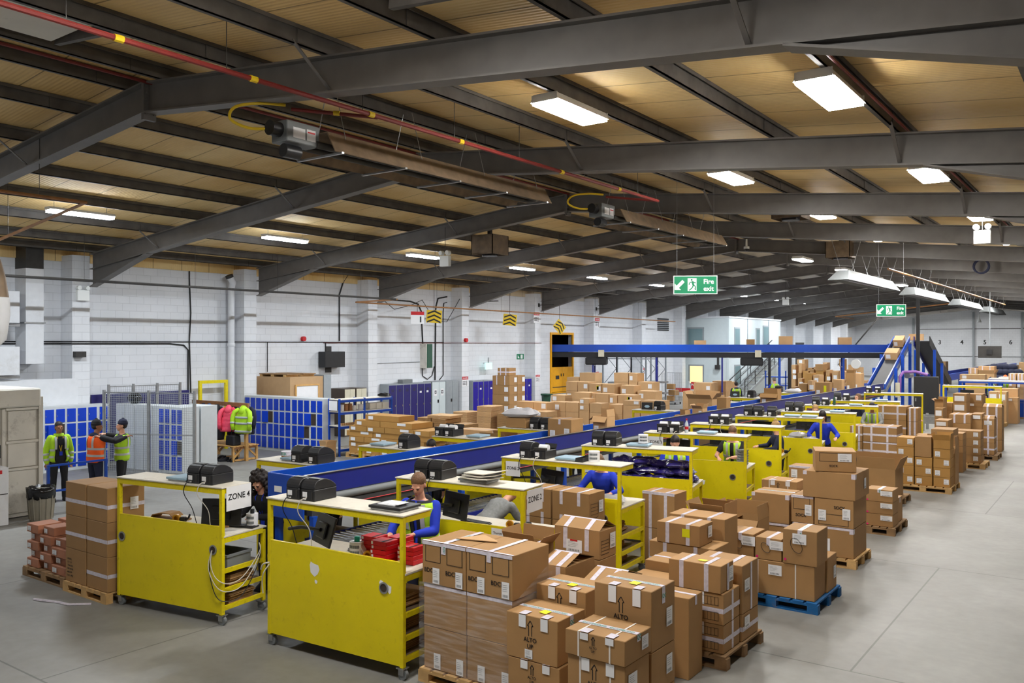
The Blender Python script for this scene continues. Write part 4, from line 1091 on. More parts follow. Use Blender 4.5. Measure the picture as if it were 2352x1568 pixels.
# cables
def cable(pts, mt, label, r=.006, name='cable'):
    P = [V(p) for p in pts]; out = []
    for i in range(len(P) - 1):
        p0, p1, p2, p3 = P[max(i - 1, 0)], P[i], P[i + 1], P[min(i + 2, len(P) - 1)]
        for k in range(6):
            s = k / 6
            out.append(.5 * ((2 * p1) + (p2 - p0) * s + (2 * p0 - 5 * p1 + 4 * p2 - p3) * s * s + (3 * p1 - p0 - 3 * p2 + p3) * s ** 3))
    out.append(P[-1])
    o = MB().tube(out, r, 6).build(name, mt, None, True); return tag(o, label, 'cable')
e0 = lambda x, y, z: on('R0', x, y, z)
W0 = BENCHES['R0'][1]
for i, (mt, dz, lab) in enumerate((('cable_w', 0, 'white cable looping from the panel hole of the zone 4 bench'), ('cable_k', -.12, 'grey-black cable hanging lowest down the zone 4 bench end'), ('cable_w', .1, 'white cable drooping across the zone 4 bench shelves'))):
    cable([e0(W0 - .15, -.02, .93), e0(W0 - .17 + .02 * i, -.06, .72 + dz * .4), e0(W0 - .05, -.05, .5 + dz), e0(W0 + .04, .05, .42 + dz), e0(W0 + .05, .3, .45 + dz), e0(W0 + .04, .6, .75 + dz * .5), e0(W0 - .02, .66, .9)], M[mt], lab)
for key, xs2, n_ in (('R0', (1.36, 1.6), 'numbered-four'), ('R1', (.36, .6), 'red-box'), ('R2', (.6,), 'nearer zone 2'), ('R3', (.4, .66), 'farther zone 2'), ('R5', (.4, .66), 'zone 3'), ('R6', (.5, .74), 'after-zone-3')):
    for i, x in enumerate(xs2):
        cable([on(key, x, .04, 1.76), on(key, x - .03, -.03, 1.73), on(key, x - .06, -.035, 1.6), on(key, x - .02 + .04 * i, .06, 1.4), on(key, x + .02, .1, 1.2), on(key, x + .05, .14, 1.09)], M['cable_k' if i == 0 else 'cable_w'], f"{'black' if i == 0 else 'white'} printer cable hanging from the shelf of the {n_} bench", name='printer_cable')
cable([on('R1', .06, -.02, .95), on('R1', .02, -.07, .86), on('R1', -.03, -.05, .75), on('R1', -.04, -.03, .6)], M['cable_w'], 'white cable ends poking from the corner of the red-box bench', .008)
cable([on('R1', .06, -.02, .97), on('R1', .0, -.06, .95), on('R1', -.05, -.05, .88)], M['cable_w'], 'short white plug lead at the corner of the red-box bench', .01)
# ================================================================ fixtures along the left wall
# the raised amber hatch
t = thing('hatch_door', 'raised amber hatch with double doors in the white wall, conveyor passing through', 'hatch', (XW, 0, 0))
m = MB(); e = .12
m.box(-.02, .06, HY0, HY0 + e, HZ0, HZ1).box(-.02, .06, HY1 - e, HY1, HZ0, HZ1).box(-.02, .06, HY0 + e, HY1 - e, HZ1 - e, HZ1).box(-.02, .06, HY0 + e, HY1 - e, HZ0, HZ0 + .06)
m.build('frame', M['amber'], t)
ym = (HY0 + HY1) / 2
for a, b_ in ((HY0 + e + .005, ym - .005), (ym + .005, HY1 - e - .005)):
    d = MB().box(.0, .04, a, b_, HZ0 + .08, 2.25).build('door', M['amber'], t)
    hy = b_ - .12 if a < ym - .5 else a + .12
    MB().box(.041, .07, hy - .02, hy + .02, 1.75, 1.9).build('handle', M['dark_metal'], d)
MB().box(.041, .044, HY0 + .5, HY0 + .85, 1.6, 1.8).build('notice', M['black'], t)
MB().box(.041, .05, HY0 + .2, HY1 - .2, 1.16, 1.2).build('bottom_bar', M['dark_metal'], t)
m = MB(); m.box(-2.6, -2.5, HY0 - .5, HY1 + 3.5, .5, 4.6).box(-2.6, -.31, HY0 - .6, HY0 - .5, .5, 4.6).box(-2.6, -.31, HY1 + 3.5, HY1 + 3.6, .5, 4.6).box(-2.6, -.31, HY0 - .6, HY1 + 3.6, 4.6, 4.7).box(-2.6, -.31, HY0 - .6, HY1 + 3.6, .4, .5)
m.build('lobby_shade_box', M['dark'], t)  # box closing off the hatch, its shade put in as dark brown
# ---------------------------------------------------------------- lockers
def lockers(loc, rz, cols, cw, h, d, rows, label, door_mat, body_mat='locker_grey', group=None, opened=(), gaps=(), base=.08, name='locker_bank', locks=True):
    """front faces local -y, starts at local x = 0"""
    t = thing(name, label, 'lockers', loc, rz, group)
    x = 0; xs_ = []
    for c in range(cols):
        if c in gaps: x += .03
        xs_.append(x); x += cw
    Wd = x
    m = MB(); m.box(0, Wd, .0, d, 0, h)
    m.build('carcass', M[body_mat], t, bevel=.004)
    dh = (h - base - .04) / rows
    for c, x in enumerate(xs_):
        for r_ in range(rows):
            z0 = base + r_ * dh + .018; z1 = base + (r_ + 1) * dh - .03
            if (c, r_) in opened:
                MB().box(x + .03, x + cw - .03, -.003, -.001, z0, z1).build('bay_shade_panel', M['dark'], t)  # dark sheet on the solid carcass, painted for the shade of an open bay
                o = MB().box(0, cw - .05, -.016, 0, 0, z1 - z0).build('door', M[door_mat], t); o.location = (x + cw - .02, -.02, z0); o.rotation_euler = (0, 0, R(-150))
                o.location = (x + .03, -.02, z0); o.rotation_euler = (0, 0, R(195 - 360))
                MB().box(cw - .1, cw - .085, -.024, -.0165, .2, .24).build('lock', M['chrome'], o)
            else:
                o = MB().box(x + .032, x + cw - .028, -.014, -.001, z0, z1).build('door', M[door_mat], t, bevel=.003)
                if locks: MB().box(x + .04, x + .055, -.024, -.0145, (z0 + z1) / 2 - .02, (z0 + z1) / 2 + .02).build('lock', M['chrome'], o)
    return t, Wd
lockers((-23.72, 10.3, 0), R(90), 9, .295, 1.78, .45, 4, 'bank of bright blue lockers along the white partition behind the black-clad woman', 'locker_blue', opened=((4, 2),), gaps=(8,))
lockers((-21.4, 13.12, 0), R(6), 4, .232, 1.8, .55, 4, 'narrow bright blue locker block behind the mesh fence, striped doors', 'locker_blue', opened=((3, 1),), gaps=(2,))
lockers((-20.56, 14.37, 0), R(186), 4, .232, 1.8, .55, 4, 'grey-backed locker block standing back to back with the striped blue one', 'locker_blue')
lockers((-24.12, 17.92, 0), R(2.5), 13, .277, 1.77, .5, 4, 'long wide bank of blue and navy lockers beyond the cloakroom bench', 'locker_blue', opened=((4, 2), (11, 2), (10, 1)), gaps=(4, 8, 11))
# row of lockers seen from the back behind the fence
for k in range(5):
    t = thing('grey_locker', f"pale grey locker back behind the mesh fence, {ORD[k]} from the white wall", 'lockers', (-23.35 + k * .385, 13.0 + k * .05, 0), R(7), 'grey locker backs')
    MB().box(.004, .37, 0, .45, 0, 1.8).build('carcass', M['locker_grey'], t, bevel=.004)
# tall purple wardrobe lockers, the grey cupboard pair, indigo cupboards
def tall_lockers(y0, n, cw, label, dm, h=1.85, d=.5, xw=XW, vents=True, body='grey_metal', name='tall_locker', group=None, stickers=0):
    t = thing(name, label, 'locker', (xw + d + .02, y0, 0), R(90), group)
    MB().box(0, n * cw, 0, d, 0, h).build('carcass', M[body], t, bevel=.004)
    for c in range(n):
        o = MB().box(c * cw + .02, (c + 1) * cw - .02, -.016, -.001, .14, h - .05).build('door', M[dm], t, bevel=.003)
        m = MB()
        for k in range(4): m.box(c * cw + cw * .32, c * cw + cw * .68, -.0185, -.0165, h - .32 + k * .03, h - .305 + k * .03)
        m.build('vent', M['dark_metal'], o)
        MB().box((c + 1) * cw - .09, (c + 1) * cw - .06, -.03, -.0165, h * .5, h * .5 + .07).build('lock', M['chrome'], o)
        if stickers and c >= n - stickers: MB().box(c * cw + .12, c * cw + .24, -.019, -.0165, h - .42, h - .34).build('paper_tag', M['white'], o)
    return t
for k in range(3): tall_lockers(25.0 + k * .86, 2, .43, f"pair of dark purple tall lockers by the white wall, {['first', 'middle', 'last'][k]} pair", 'locker_navy', group='purple tall lockers', stickers=2 if k == 2 else 0)
def cupboard(y0, w, label, badge):
    t = thing('steel_cupboard', label, 'cupboard', (XW + .54, y0, 0), R(90))
    MB().box(0, w, 0, .52, 0, 1.87).build('carcass', M['grey_metal'], t, bevel=.004)
    for k in range(2):
        o = MB().box(.01 + k * w / 2, (k + 1) * w / 2 - .01, -.014, -.001, .06, 1.84).build('door', M['grey_metal'] if not badge else M['office'], t)
        if badge:
            MB().box(.12 + k * w / 2, .3 + k * w / 2, -.0175, -.0145, 1.25, 1.55).build('first_aid_notice', M['white'], o)
            m = MB(); x = .21 + k * w / 2; m.box(x - .06, x + .06, -.0195, -.018, 1.34, 1.48); m.build('badge', M['black'], o)
            m = MB(); m.box(x - .012, x + .012, -.021, -.0198, 1.36, 1.46).box(x - .045, x + .045, -.021, -.0198, 1.4, 1.42); m.build('cross', M['white'], o)
    MB().box(w / 2 - .1, w / 2 - .02, -.035, -.0145, .95, 1.08).build('handle', M['black'], t)
cupboard(27.62, .88, 'grey steel cupboard with two first aid notices beside the purple lockers', True)
cupboard(28.52, .86, 'plain grey steel cupboard next to the pilaster', False)
tall_lockers(30.45, 2, .38, 'indigo tall locker pair just past the grey cupboard pilaster', 'locker_indigo', h=1.8, name='tall_locker', stickers=1)
tall_lockers(31.25, 2, .38, 'indigo tall locker pair half hidden by the tall carton pile', 'locker_indigo', h=1.8, stickers=1)
tall_lockers(34.35, 2, .4, 'indigo tall locker pair beyond the tall carton pile', 'locker_indigo', h=1.8, stickers=1)
t = thing('battery_tray', 'small grey box lying on top of the purple lockers', 'box', (XW + .3, 26.2, 1.852)); MB().box(-.15, .15, -.3, .3, 0, .16).build('case', M['grey_plastic'], t, bevel=.01)
# filing cabinets
for k, (y, mt, lab) in enumerate(((22.2, 'cream', 'cream filing cabinet with brown sides against the wall, first'), (22.8, 'cream', 'cream filing cabinet covered with stickers, next to the pilaster'))):
    t = thing('filing_cabinet', lab, 'cabinet', (XW + .95, y, 0), R(90))
    MB().box(0, .55, 0, .8, 0, 1.8).build('carcass', M['brown_cab'], t)
    for i in range(2): MB().box(.015 + .265 * i, .27 + .265 * i, -.014, -.001, .05, 1.78).build('door', M[mt], t)
    MB().box(.22, .25, -.035, -.0145, 1.1, 1.4).build('handle', M['black'], t)
# ---------------------------------------------------------------- mdf booth with pallets on its roof
t = thing('mdf_booth', 'brown board booth with a white window and pallets on its roof', 'booth', (0, 0, 0))
MB().box(XW + .02, -23.05, 18.95, 20.4, 0, 2.36).build('walls', M['mdf'], t)
m = MB(); m.box(-23.04, -23.0, 19.15, 19.2, 1.2, 2.1).box(-23.04, -23.0, 20.15, 20.2, 1.2, 2.1).box(-23.04, -23.0, 19.2, 20.15, 2.05, 2.1).box(-23.04, -23.0, 19.2, 20.15, 1.2, 1.25); m.build('window_frame', M['pine'], t)
MB().box(-23.04, -23.02, 19.2, 20.15, 1.25, 2.05).build('white_blind', M['white'], t)
MB().box(XW + .02, -23.02, 20.42, 20.75, 0, 2.4).build('grey_panel', M['grey_metal'], t)
for k, (x, y) in enumerate(((-24.1, 19.2), (-24.1, 19.9))):
    t = thing('wooden_pallet', f"old pallet lying on the board booth roof, {['front', 'rear'][k]} one", 'pallet', (x, y, 2.365), 0, 'pallets on the booth')
    MB().box(-.6, .9, -.25, .3, .07, .1).build('deck_board', M['pallet_dark'], t)
    for q in (-.5, .1, .75): MB().box(q - .07, q + .07, -.25, .3, 0, .069).build('block', M['pallet'], t)
# ---------------------------------------------------------------- partition, yellow goalpost, navy panels
t = thing('partition_panel', 'plain white partition panel standing behind the first blue lockers', 'partition'); MB().box(-24.24, -24.19, 7.6, 12.35, 0, 2.52).build('board', M['white_paint'], t)
t = thing('navy_panel', 'low navy blue panelling along the wall behind the mesh fence', 'panel'); MB().box(-24.75, -24.68, 13.0, 16.2, 0, 2.0).build('board', M['locker_navy'], t)
t = thing('yellow_goalpost', 'yellow steel goalpost frame in front of the black cables on the wall', 'frame')
MB().box(-24.5, -24.42, 16.4, 16.5, 0, 2.2).build('upright', M['yellow_frame'], t); MB().box(-24.5, -24.42, 18.0 - .62, 18.0 - .52, 0, 2.2).build('upright', M['yellow_frame'], t); MB().box(-24.5, -24.42, 16.4, 17.48, 2.2, 2.3).build('crossbar', M['yellow_frame'], t)
# mesh fence
def mesh_fence(p, q, h, label, posts=3, z0=.12, cell=.06, mid=True):
    p = V((p[0], p[1], 0)); q = V((q[0], q[1], 0)); L = (q - p).length; a = atan2(q.y - p.y, q.x - p.x)
    t = thing('mesh_fence', label, 'fence', p, a)
    for k in range(posts):
        x = L * k / (posts - 1)
        MB().box(x - .03, x + .03, -.03, .03, 0, h + .05).build('post', M['galv'], t)
    for k in range(posts - 1):
        x0 = L * k / (posts - 1) + .04; x1 = L * (k + 1) / (posts - 1) - .04
        m = MB(); n = int((x1 - x0) / cell)
        for i in range(n + 1):
            x = x0 + (x1 - x0) * i / n; m.box(x - .0025, x + .0025, -.0025, .0025, z0, h)
        n = int((h - z0) / cell)
        for i in range(n + 1):
            z = z0 + (h - z0) * i / n; m.box(x0, x1, -.004, -.001, z - .0025, z + .0025)
        m.build('wire_mesh', M['grey_metal'], t)
        m = MB(); m.box(x0 - .01, x1 + .01, -.015, .015, h - .03, h).box(x0 - .01, x1 + .01, -.015, .015, z0 - .03, z0).box(x0 - .01, x0 + .01, -.014, .014, z0 - .01, h - .01).box(x1 - .01, x1 + .01, -.014, .014, z0 - .01, h - .01)
        if mid: m.box(x0 - .01, x1 + .01, -.012, .012, h * .5 - .012, h * .5 + .012)
        m.build('panel_frame', M['galv'], t)
    return t
mesh_fence((-22.15, 12.0), (-19.72, 13.1), 2.22, 'grey wire mesh fence in front of the striped blue lockers')
mesh_fence((-24.3, 13.3), (-24.02, 15.45), 2.25, 'grey wire mesh fence behind the pale locker backs', posts=4, mid=False)
t = thing('net_bag', 'black plastic sack lying on the pale locker backs', 'bag', (-22.9, 13.3, 1.802)); m = MB(); m.ell((0, 0, .16), .28, .16, .17, 14, 9); m.build('sack', M['poly_blk'], t, 'all')
# ---------------------------------------------------------------- cloakroom bench, coats, bags, shoes
t = thing('cloakroom_bench', 'pine slatted cloakroom bench with a coat rail along its middle', 'bench', (-23.9, 15.55, 0), R(-1))
for k in range(8): MB().box(0, 2.5, .0 + k * .115, .095 + k * .115, .44, .465).build('slat', M['pine'], t)
for x in (.5, 1.5, 2.42):
    for y in (.04, .86): MB().box(x - .035, x + .035, y - .03, y + .03, 0, .439).build('leg', M['pine'], t)
    MB().box(x - .03, x + .03, .08, .82, .37, .43).build('bearer', M['timber'], t)
    MB().bar((x, .07, .12), (x, .35, .38), .04, .05).build('brace', M['pine'], t); MB().bar((x, .83, .12), (x, .55, .38), .04, .05).build('brace', M['pine'], t)
    MB().box(x - .03, x + .03, .1, .8, .02, .07).build('foot_rail', M['pine'], t)
MB().box(2.44, 2.53, .41, .5, 0, 1.62).build('post', M['pine'], t); MB().box(.02, .11, .41, .5, .0, 1.62).build('post', M['pine'], t)
MB().box(-.3, 2.6, .42, .48, 1.6, 1.72).build('coat_rail', M['timber'], t)
def coat(x, y, mt, label, w=.3, h=.85, band=None, hood=False, puff=False, top=1.66):
    t = thing('coat', label, 'coat', (-23.9 + x, 15.55 + y, top), R(30 + 14 * sin(x * 7)))
    m = MB(); n = 14
    rings = []
    for i in range(n + 1):
        f = i / n
        rx = w * (.16 + .74 * min(1, f * 2.4) ** .8) * (1 + .07 * sin(f * 17 + x * 5)); ry = .05 + .05 * min(1, f * 4) + .04 * f + (.012 * sin(f * 55) if puff else 0)
        rings.append((.02 * sin(f * 5), 0, -f * h, rx if not puff else rx + .012 * sin(f * 55), ry))
    m.loft(rings, n=18); m.build('body', M[mt], t, 'all')
    for s in (-1, 1):
        a = MB(); a.tube([(s * w * .45, -.02, -.1), (s * w * .82, -.06, -.2), (s * w * .98, -.1, -.38), (s * w * .95, -.12, -.58), (s * w * .86, -.11, -.72)], [.05, .075, .07, .064, .058], 10); a.build('sleeve', M[mt], t, 'all')
        if band:
            b2 = MB(); b2.tube([(s * w * .965, -.112, -.48), (s * w * .955, -.118, -.54)], .071, 10); b2.build('reflective_band', M[band], t, 'all')
    if hood: m = MB(); m.loft([(0, .02, .0, .03, .03), (0, -.03, -.06, .09, .06), (0, -.06, -.15, .12, .07), (0, -.07, -.24, .1, .05), (0, -.06, -.3, .04, .02)], n=14); m.build('hood', M[mt], t, 'all')
    if band:
        for f in (.45, .68, .92):
            rr = [r_ for r_ in rings if abs(-r_[2] / h - f) < .04][:1][0]
            m = MB(); m.loft([(rr[0], 0, rr[2] + .03, rr[3] + .012, rr[4] + .012), (rr[0], 0, rr[2] - .03, rr[3] + .012, rr[4] + .012)], n=18); m.build('reflective_band', M[band], t, 'all')
coat(2.5, .3, 'hivis_y', 'bright yellow hi-vis coat with grey bands hung at the bench end', .32, .82, 'reflective', True)
coat(1.9, .22, 'cl_pink', 'pink quilted jacket hung on the coat rail', .26, .8, None, True, True)
coat(1.35, .2, 'cl_black', 'long black coat with hood hung beside the pink jacket', .28, 1.08, None, True)
coat(1.62, .62, 'cl_black', 'black jacket hung behind the pink jacket', .26, .95)
coat(.95, .2, 'cl_teal', 'blue denim jacket on the coat rail near the lockers', .24, .75)
coat(2.2, .66, 'cl_navy', 'dark jacket hung behind the yellow hi-vis coat', .26, .9)
coat(.65, .2, 'cl_navy', 'navy coat hung at the locker end of the rail', .25, .9)
def bag(x, y, mt, label, w=.2, h=.3, d=.14):
    t = thing('hand_bag', label, 'bag', (-23.9 + x, 15.55 + y, .467))
    MB().prism([(-w, 0), (w, 0), (w * .85, h), (-w * .85, h)], -d, d).build('body', M[mt], t, bevel=.03, seg=2)
    MB().tube([(-w * .5, 0, h - .02), (-w * .4, 0, h + .14), (w * .4, 0, h + .14), (w * .5, 0, h - .02)], .012, 6).build('strap', M[mt], t, True)
bag(2.15, .2, 'cl_black', 'black boxy bag on the bench below the yellow coat')
bag(1.05, .2, 'magenta', 'small pink bag on the bench by the lockers', .12, .2, .08)
def shoe(x, y, rz, label, mt='cl_black', i=0):
    t = thing('shoe', label, 'shoe', (-23.9 + x, 15.55 + y, 0), rz, 'shoes under the cloakroom bench')
    m = MB(); m.loft([(0, 0, .012, .05, .15), (0, .0, .05, .05, .145), (0, .05, .085, .045, .09), (0, .08, .13, .04, .055)], n=14); m.build('upper', M[mt], t, True)
    MB().loft([(0, 0, 0, .053, .155), (0, 0, .0119, .053, .155)], n=14).build('sole', M['rubber'], t)
for i in range(12):
    shoe(.75 + (i // 2) * .3 + (i % 2) * .13, -.05 + .12 * ((i // 2) % 2), R(-15 + 12 * (i % 3)), f"dark shoe under the cloakroom bench, {ORD[i]} from the lockers", i=i)
# ---------------------------------------------------------------- blue shelving bench with packing things
t = thing('shelving_bench', 'blue steel shelving bench with worktop at the end of the wide locker bank', 'shelving', (-19.87, 18.25, 0), R(86))
for x in (.0, 1.0, 2.15):
    for y in (0, .5): MB().box(x - .025, x + .025, y - .025, y + .025, 0, 1.78 if (y or x in (0, 1.0, 2.15)) else 1).build('post', M['blue'], t)
for z, mt in ((.22, 'board'), (.92, 'board'), (1.36, 'board'), (1.74, 'board')):
    MB().box(-.02, 2.17, -.02, .52, z + .002, z + .022).build('shelf', M[mt], t)
    m = MB(); m.box(-.02, 2.17, -.04, -.025, z - .07, z); m.box(-.02, 2.17, .525, .54, z - .07, z); m.build('beam', M['blue'], t)
MB().box(-.045, -.041, .05, .45, 1.42, 1.72).build('notice', M['white'], t)
def on_shelf(x, y, z): return V((-19.87, 18.25, 0)) + Matrix.Rotation(R(86), 3, 'Z') @ V((x, y, z))
for i in range(10):
    t = thing('tape_roll', f"small brown tape roll in the row on the blue worktop, {ORD[i]} from the lockers", 'tape', on_shelf(.15 + .085 * i, .12, .9445), 0, 'tape rolls on blue worktop')
    MB().lathe([(.04, 0), (.04, .07), (.02, .07), (.02, .01)], 12).build('reel', M['card_light'], t, True)
for i, (x, mt, r_, h) in enumerate(((.25, 'white', .07, .2), (.42, 'timber', .07, .22), (.58, 'timber', .07, .22), (.75, 'white', .06, .15), (1.0, 'white', .09, .18))):
    t = thing('tape_reel', f"{'white' if mt == 'white' else 'brown'} roll on the upper blue shelf, {ORD[i]} from the lockers", 'roll', on_shelf(x, .2, 1.385)); MB().lathe([(r_, 0), (r_, h), (r_ * .5, h), (r_ * .5, h - .01)], 16).build('reel', M[mt], t, True)
for i, x in enumerate((1.45, 1.72, 1.98)):
    t = thing('plastic_tub', f"white plastic tub on the upper blue shelf, {ORD[i]}", 'tub', on_shelf(x, .22, 1.385)); MB().box(-.12, .12, -.15, .15, 0, .2).build('tub', M['worn_white'], t, bevel=.01)
polybag(on_shelf(2.0, .2, 1.765), .3, .8, M['poly_blk'], 5, 'black and white plastic sack on top of the blue shelving', None)
# ---------------------------------------------------------------- grimy machine, bin, barrier at the left
t = thing('baling_machine', 'grimy cream steel machine with stained panels beside the grey dustbin', 'machine', (0, 0, 0))
MB().box(-19.7, -18.13, 6.3, 8.5, .02, 2.22).build('body', M['worn_white'], t)
MB().box(-19.9, -18.0, 6.2, 8.44, 2.225, 2.6).build('hood', M['worn_white'], t, bevel=.03)
MB().box(-18.13, -18.05, 8.42, 8.5, 0, 2.42).build('post', M['worn_white'], t); MB().box(-18.13, -18.06, 7.72, 7.78, 0, 2.2).build('post', M['worn_white'], t)
for z0, z1 in ((.1, .95), (1.02, 1.5), (1.56, 2.15)): MB().box(-18.125, -18.09, 7.84, 8.38, z0, z1).build('panel', M['worn_white'], t, bevel=.01)
for z in (.985, 1.53, 2.19): MB().box(-18.127, -18.075, 7.8, 8.42, z - .025, z + .025).build('cross_rail', M['worn_white'], t)
MB().tube([(-18.08, 7.65, 1.5), (-18.0, 7.65, 1.5), (-18.0, 7.65, 1.25)], .02, 8).build('handle', M['dark_metal'], t, True)
t = thing('white_chest', 'white chest cabinet with red stripe in front of the grimy machine', 'cabinet')
MB().box(-18.03, -17.55, 6.3, 7.62, 0, 1.12).build('body', M['white_paint'], t, bevel=.01); MB().box(-17.548, -17.54, 6.3, 7.6, .6, .615).build('seam', M['dark_metal'], t)
MB().box(-17.548, -17.544, 7.2, 7.5, 1.0, 1.07).build('stripe', M['red_label'], t)
t = thing('spray_bottle', 'purple spray bottle on the white chest cabinet', 'bottle', (-17.75, 7.45, 1.122)); MB().lathe([(.05, 0), (.05, .18), (.02, .24), (.02, .3)], 12).build('bottle', M['cl_blue'], t, True); MB().box(-.06, .02, -.015, .015, .3, .35).build('trigger', M['purple_hose'], t)
t = thing('dustbin', 'ribbed grey dustbin with a black bin liner', 'bin', (-17.5, 8.2, 0))
m = MB(); N_ = 32; rs = [(.2, 0), (.245, .62)]
m.lathe([(.2, 0), (.245, .62)], 36); m.build('tub', M['bin_grey'], t, True)
for k in range(12):
    a = 2 * pi * k / 12; MB().bar((.204 * cos(a), .204 * sin(a), .04), (.242 * cos(a), .242 * sin(a), .5), .025, .02).build('rib', M['bin_grey'], t)
m = MB(); m.lathe([(.252, .45), (.262, .58), (.265, .66), (.235, .67), (.2, .5)], 28); m.v = [(x * (1 + .04 * sin(i * 2.1)), y * (1 + .04 * sin(i * 2.1)), z + .018 * sin(i * 1.7)) for i, (x, y, z) in enumerate(m.v)]; m.build('bin_liner', M['poly_blk'], t, 'all')
t = thing('barrier_rail', 'blue tubular barrier rail in front of the black-clad woman', 'barrier', (-18.05, 8.6, 0))
for y in (0, 1.22): MB().box(-.025, .025, y - .025, y + .025, 0, 1.0).build('post', M['blue'], t)
for z in (.98, .45): MB().box(-.02, .02, .026, 1.194, z - .02, z + .02).build('rail', M['blue'], t)
# ---------------------------------------------------------------- ducts, pipes and cables on the wall
t = thing('wall_duct', 'white rectangular duct rising up the wall to the roof, dark upper end', 'duct')
MB().box(XW + .002, -24.22, 10.95, 11.42, 2.95, 5.55).build('duct', M['white_paint'], t); MB().box(XW + .002, -24.22, 10.95, 11.42, 5.552, 6.2).build('dark_end', M['dark_metal'], t); MB().box(XW + .002, -24.18, 10.9, 11.46, 4.05, 4.09).build('flange', M['galv'], t)
for z0, z1, lab in ((4.05, 4.9, 'white air handling unit high on the wall, upper one'), (2.66, 3.42, 'white air handling unit high on the wall, lower one')):
    t = thing('air_unit', lab, 'air unit'); MB().box(XW + .002, -24.0, 9.3, 10.7, z0, z1).build('case', M['white_paint'], t, bevel=.01); MB().box(-24.6, -24.1, 9.2, 10.75, z0 - .09, z0 - .02).build('bracket', M['galv'], t)
t = thing('flue_pipe', 'fat white flue with rusty neck hung near the white chest cabinet', 'flue', (-10.93, 4.55, 0))
MB().lathe([(.02, 3.4), (.16, 3.55), (.2, 3.85), (.19, 4.05)], 18).build('pot', M['white_paint'], t, True); MB().lathe([(.185, 4.052), (.15, 4.3), (.1, 4.5)], 18).build('neck', M['brown_metal'], t, True); MB().cyl((0, 0, 4.45), (0, 0, 7.3), .03, 10).build('hanger', M['white_paint'], t, True)
def wall_cable(pts, r, label, mt='cable_k', name='wall_cable'):
    o = MB().tube([(XW + .03 + (p[2] if len(p) > 2 else 0), p[0], p[1]) for p in pts], r, 6).build(name, M[mt], None, True); return tag(o, label, 'cable')
def front(pts):   # step out round the pilasters
    out = []
    for (y0, z0), (y1, z1) in zip(pts, pts[1:]): out.append((y0, z0))
    return pts
def along(y0, y1, z, dz=0):
    P = [(y0, z)]
    for yy in [FY0 - BAY] + FRAMES:
        a, b_ = yy - .63, yy - .07
        if y0 < a and b_ < y1: P += [(a, z), (a, z, .64), (b_, z, .64), (b_, z)]
    P.append((y1, z)); return P
wall_cable(along(8, 29.0, 3.56), .016, 'black cable running level along the white wall through the bays')
wall_cable(along(8, 15.6, 3.5) + [(16.1, 3.45), (16.25, 3.3), (16.25, 1.9)], .022, 'thicker black cable along the wall, turning down behind the goalpost')
wall_cable([(16.3, 6.25), (16.3, 5.6), (16.35, 4.5), (16.3, 3.6), (16.35, 1.9)], .022, 'black cable dropping the full wall beside the white drainpipe')
wall_cable(along(22.0, 36.0, 3.53)[0:], .012, 'thin red cable along the wall past the dark wall screen', 'red_pipe')
wall_cable([(24.0 - .75, 6.2), (23.0, 5.9), (22.8, 5.4), (22.8, 3.6)], .028, 'black cable curving down the wall to the dark wall screen', 'cable_k')
wall_cable([(19.4, 3.55), (19.4, 2.5)], .014, 'short black cable dropping to the board booth')
wall_cable([(22.1, 3.54), (22.1, 3.22)], .02, 'short black cable dropping to the dark wall screen')
t = thing('drain_pipe', 'white drainpipe with a bent top beside the pilaster', 'pipe')
MB().tube([(-24.35, 17.5, 5.72), (-24.35, 17.62, 5.55), (-24.55, 17.7, 5.35), (-24.55, 17.7, 5.0), (-24.55, 17.7, 0)], .11, 14).build('pipe_run', M['white_paint'], t, True)
MB().lathe([(.115, 3.4), (.13, 3.42), (.13, 3.5), (.115, 3.52)], 14, (-24.55, 17.7, 0)).build('collar', M['white_paint'], t, True); MB().cyl((-24.35, 17.46, 5.78), (-24.35, 17.5, 5.7), .13, 14).build('hopper', M['dark_metal'], t, True)
t = thing('wall_screen', 'dark flat box mounted on the wall above the filing cabinets', 'screen'); MB().box(XW + .02, -24.45, 21.75, 22.75, 2.6, 3.2).build('case', M['black'], t, bevel=.01); MB().box(XW + .002, XW + .02, 22.1, 22.4, 2.4, 3.4).build('bracket', M['dark_metal'], t)
for y, z, lab, x in ((21.0, 3.68, 'round red fire sounder on the wall above the cable, first bay', XW), (29.72, 3.66, 'round red fire sounder on the pilaster by the grey cupboard', XP)):
    t = thing('fire_sounder', lab, 'fire alarm'); MB().cyl((x + .002, y, z), (x + .12, y, z), .09, 16).build('horn', M['red_label'], t, True); MB().box(x + .001, x + .02, y - .07, y + .07, z - .07, z + .07).build('base_plate', M['red_label'], t)
t = thing('switch_panel', 'dark green electrical panel on the wall fed by black cables', 'panel'); MB().box(XW + .002, -24.5, 27.45, 27.85, 2.45, 3.5).build('case', M['worn_white'], t); MB().box(-24.498, -24.48, 27.5, 27.84, 2.46, 3.49).build('cover', M['green_bin'], t)
wall_cable([(23.8, 5.35), (26.8, 5.3), (27.3, 5.2), (27.5, 4.9), (27.6, 3.5)], .03, 'black cable bending down into the green electrical panel', name='wall_cable')
wall_cable([(29.2, 5.6), (28.6, 5.5), (28.45, 5.1), (28.4, 1.9)], .035, 'thick black cable dropping behind the grey cupboards')
wall_cable([(29.2, 5.35), (29.0, 5.3), (28.95, 4.9), (28.95, 2.1), (28.7, 1.9)], .022, 'thinner black cable beside the thick drop behind the cupboards')
wall_cable([(27.55, 2.45), (27.6, 2.1), (27.9, 1.95), (28.2, 2.1), (28.35, 2.5)], .02, 'black cable looping under the green electrical panel')
wall_cable([(24.6, 5.3, .5), (25.3, 4.9, .5), (26.3, 5.1, .5), (27.0, 5.35, .5), (27.8, 4.5, .5), (28.6, 4.45, .5), (29.5, 5.5, .5)], .014, 'slack black cable swagged across the wall below the roof')
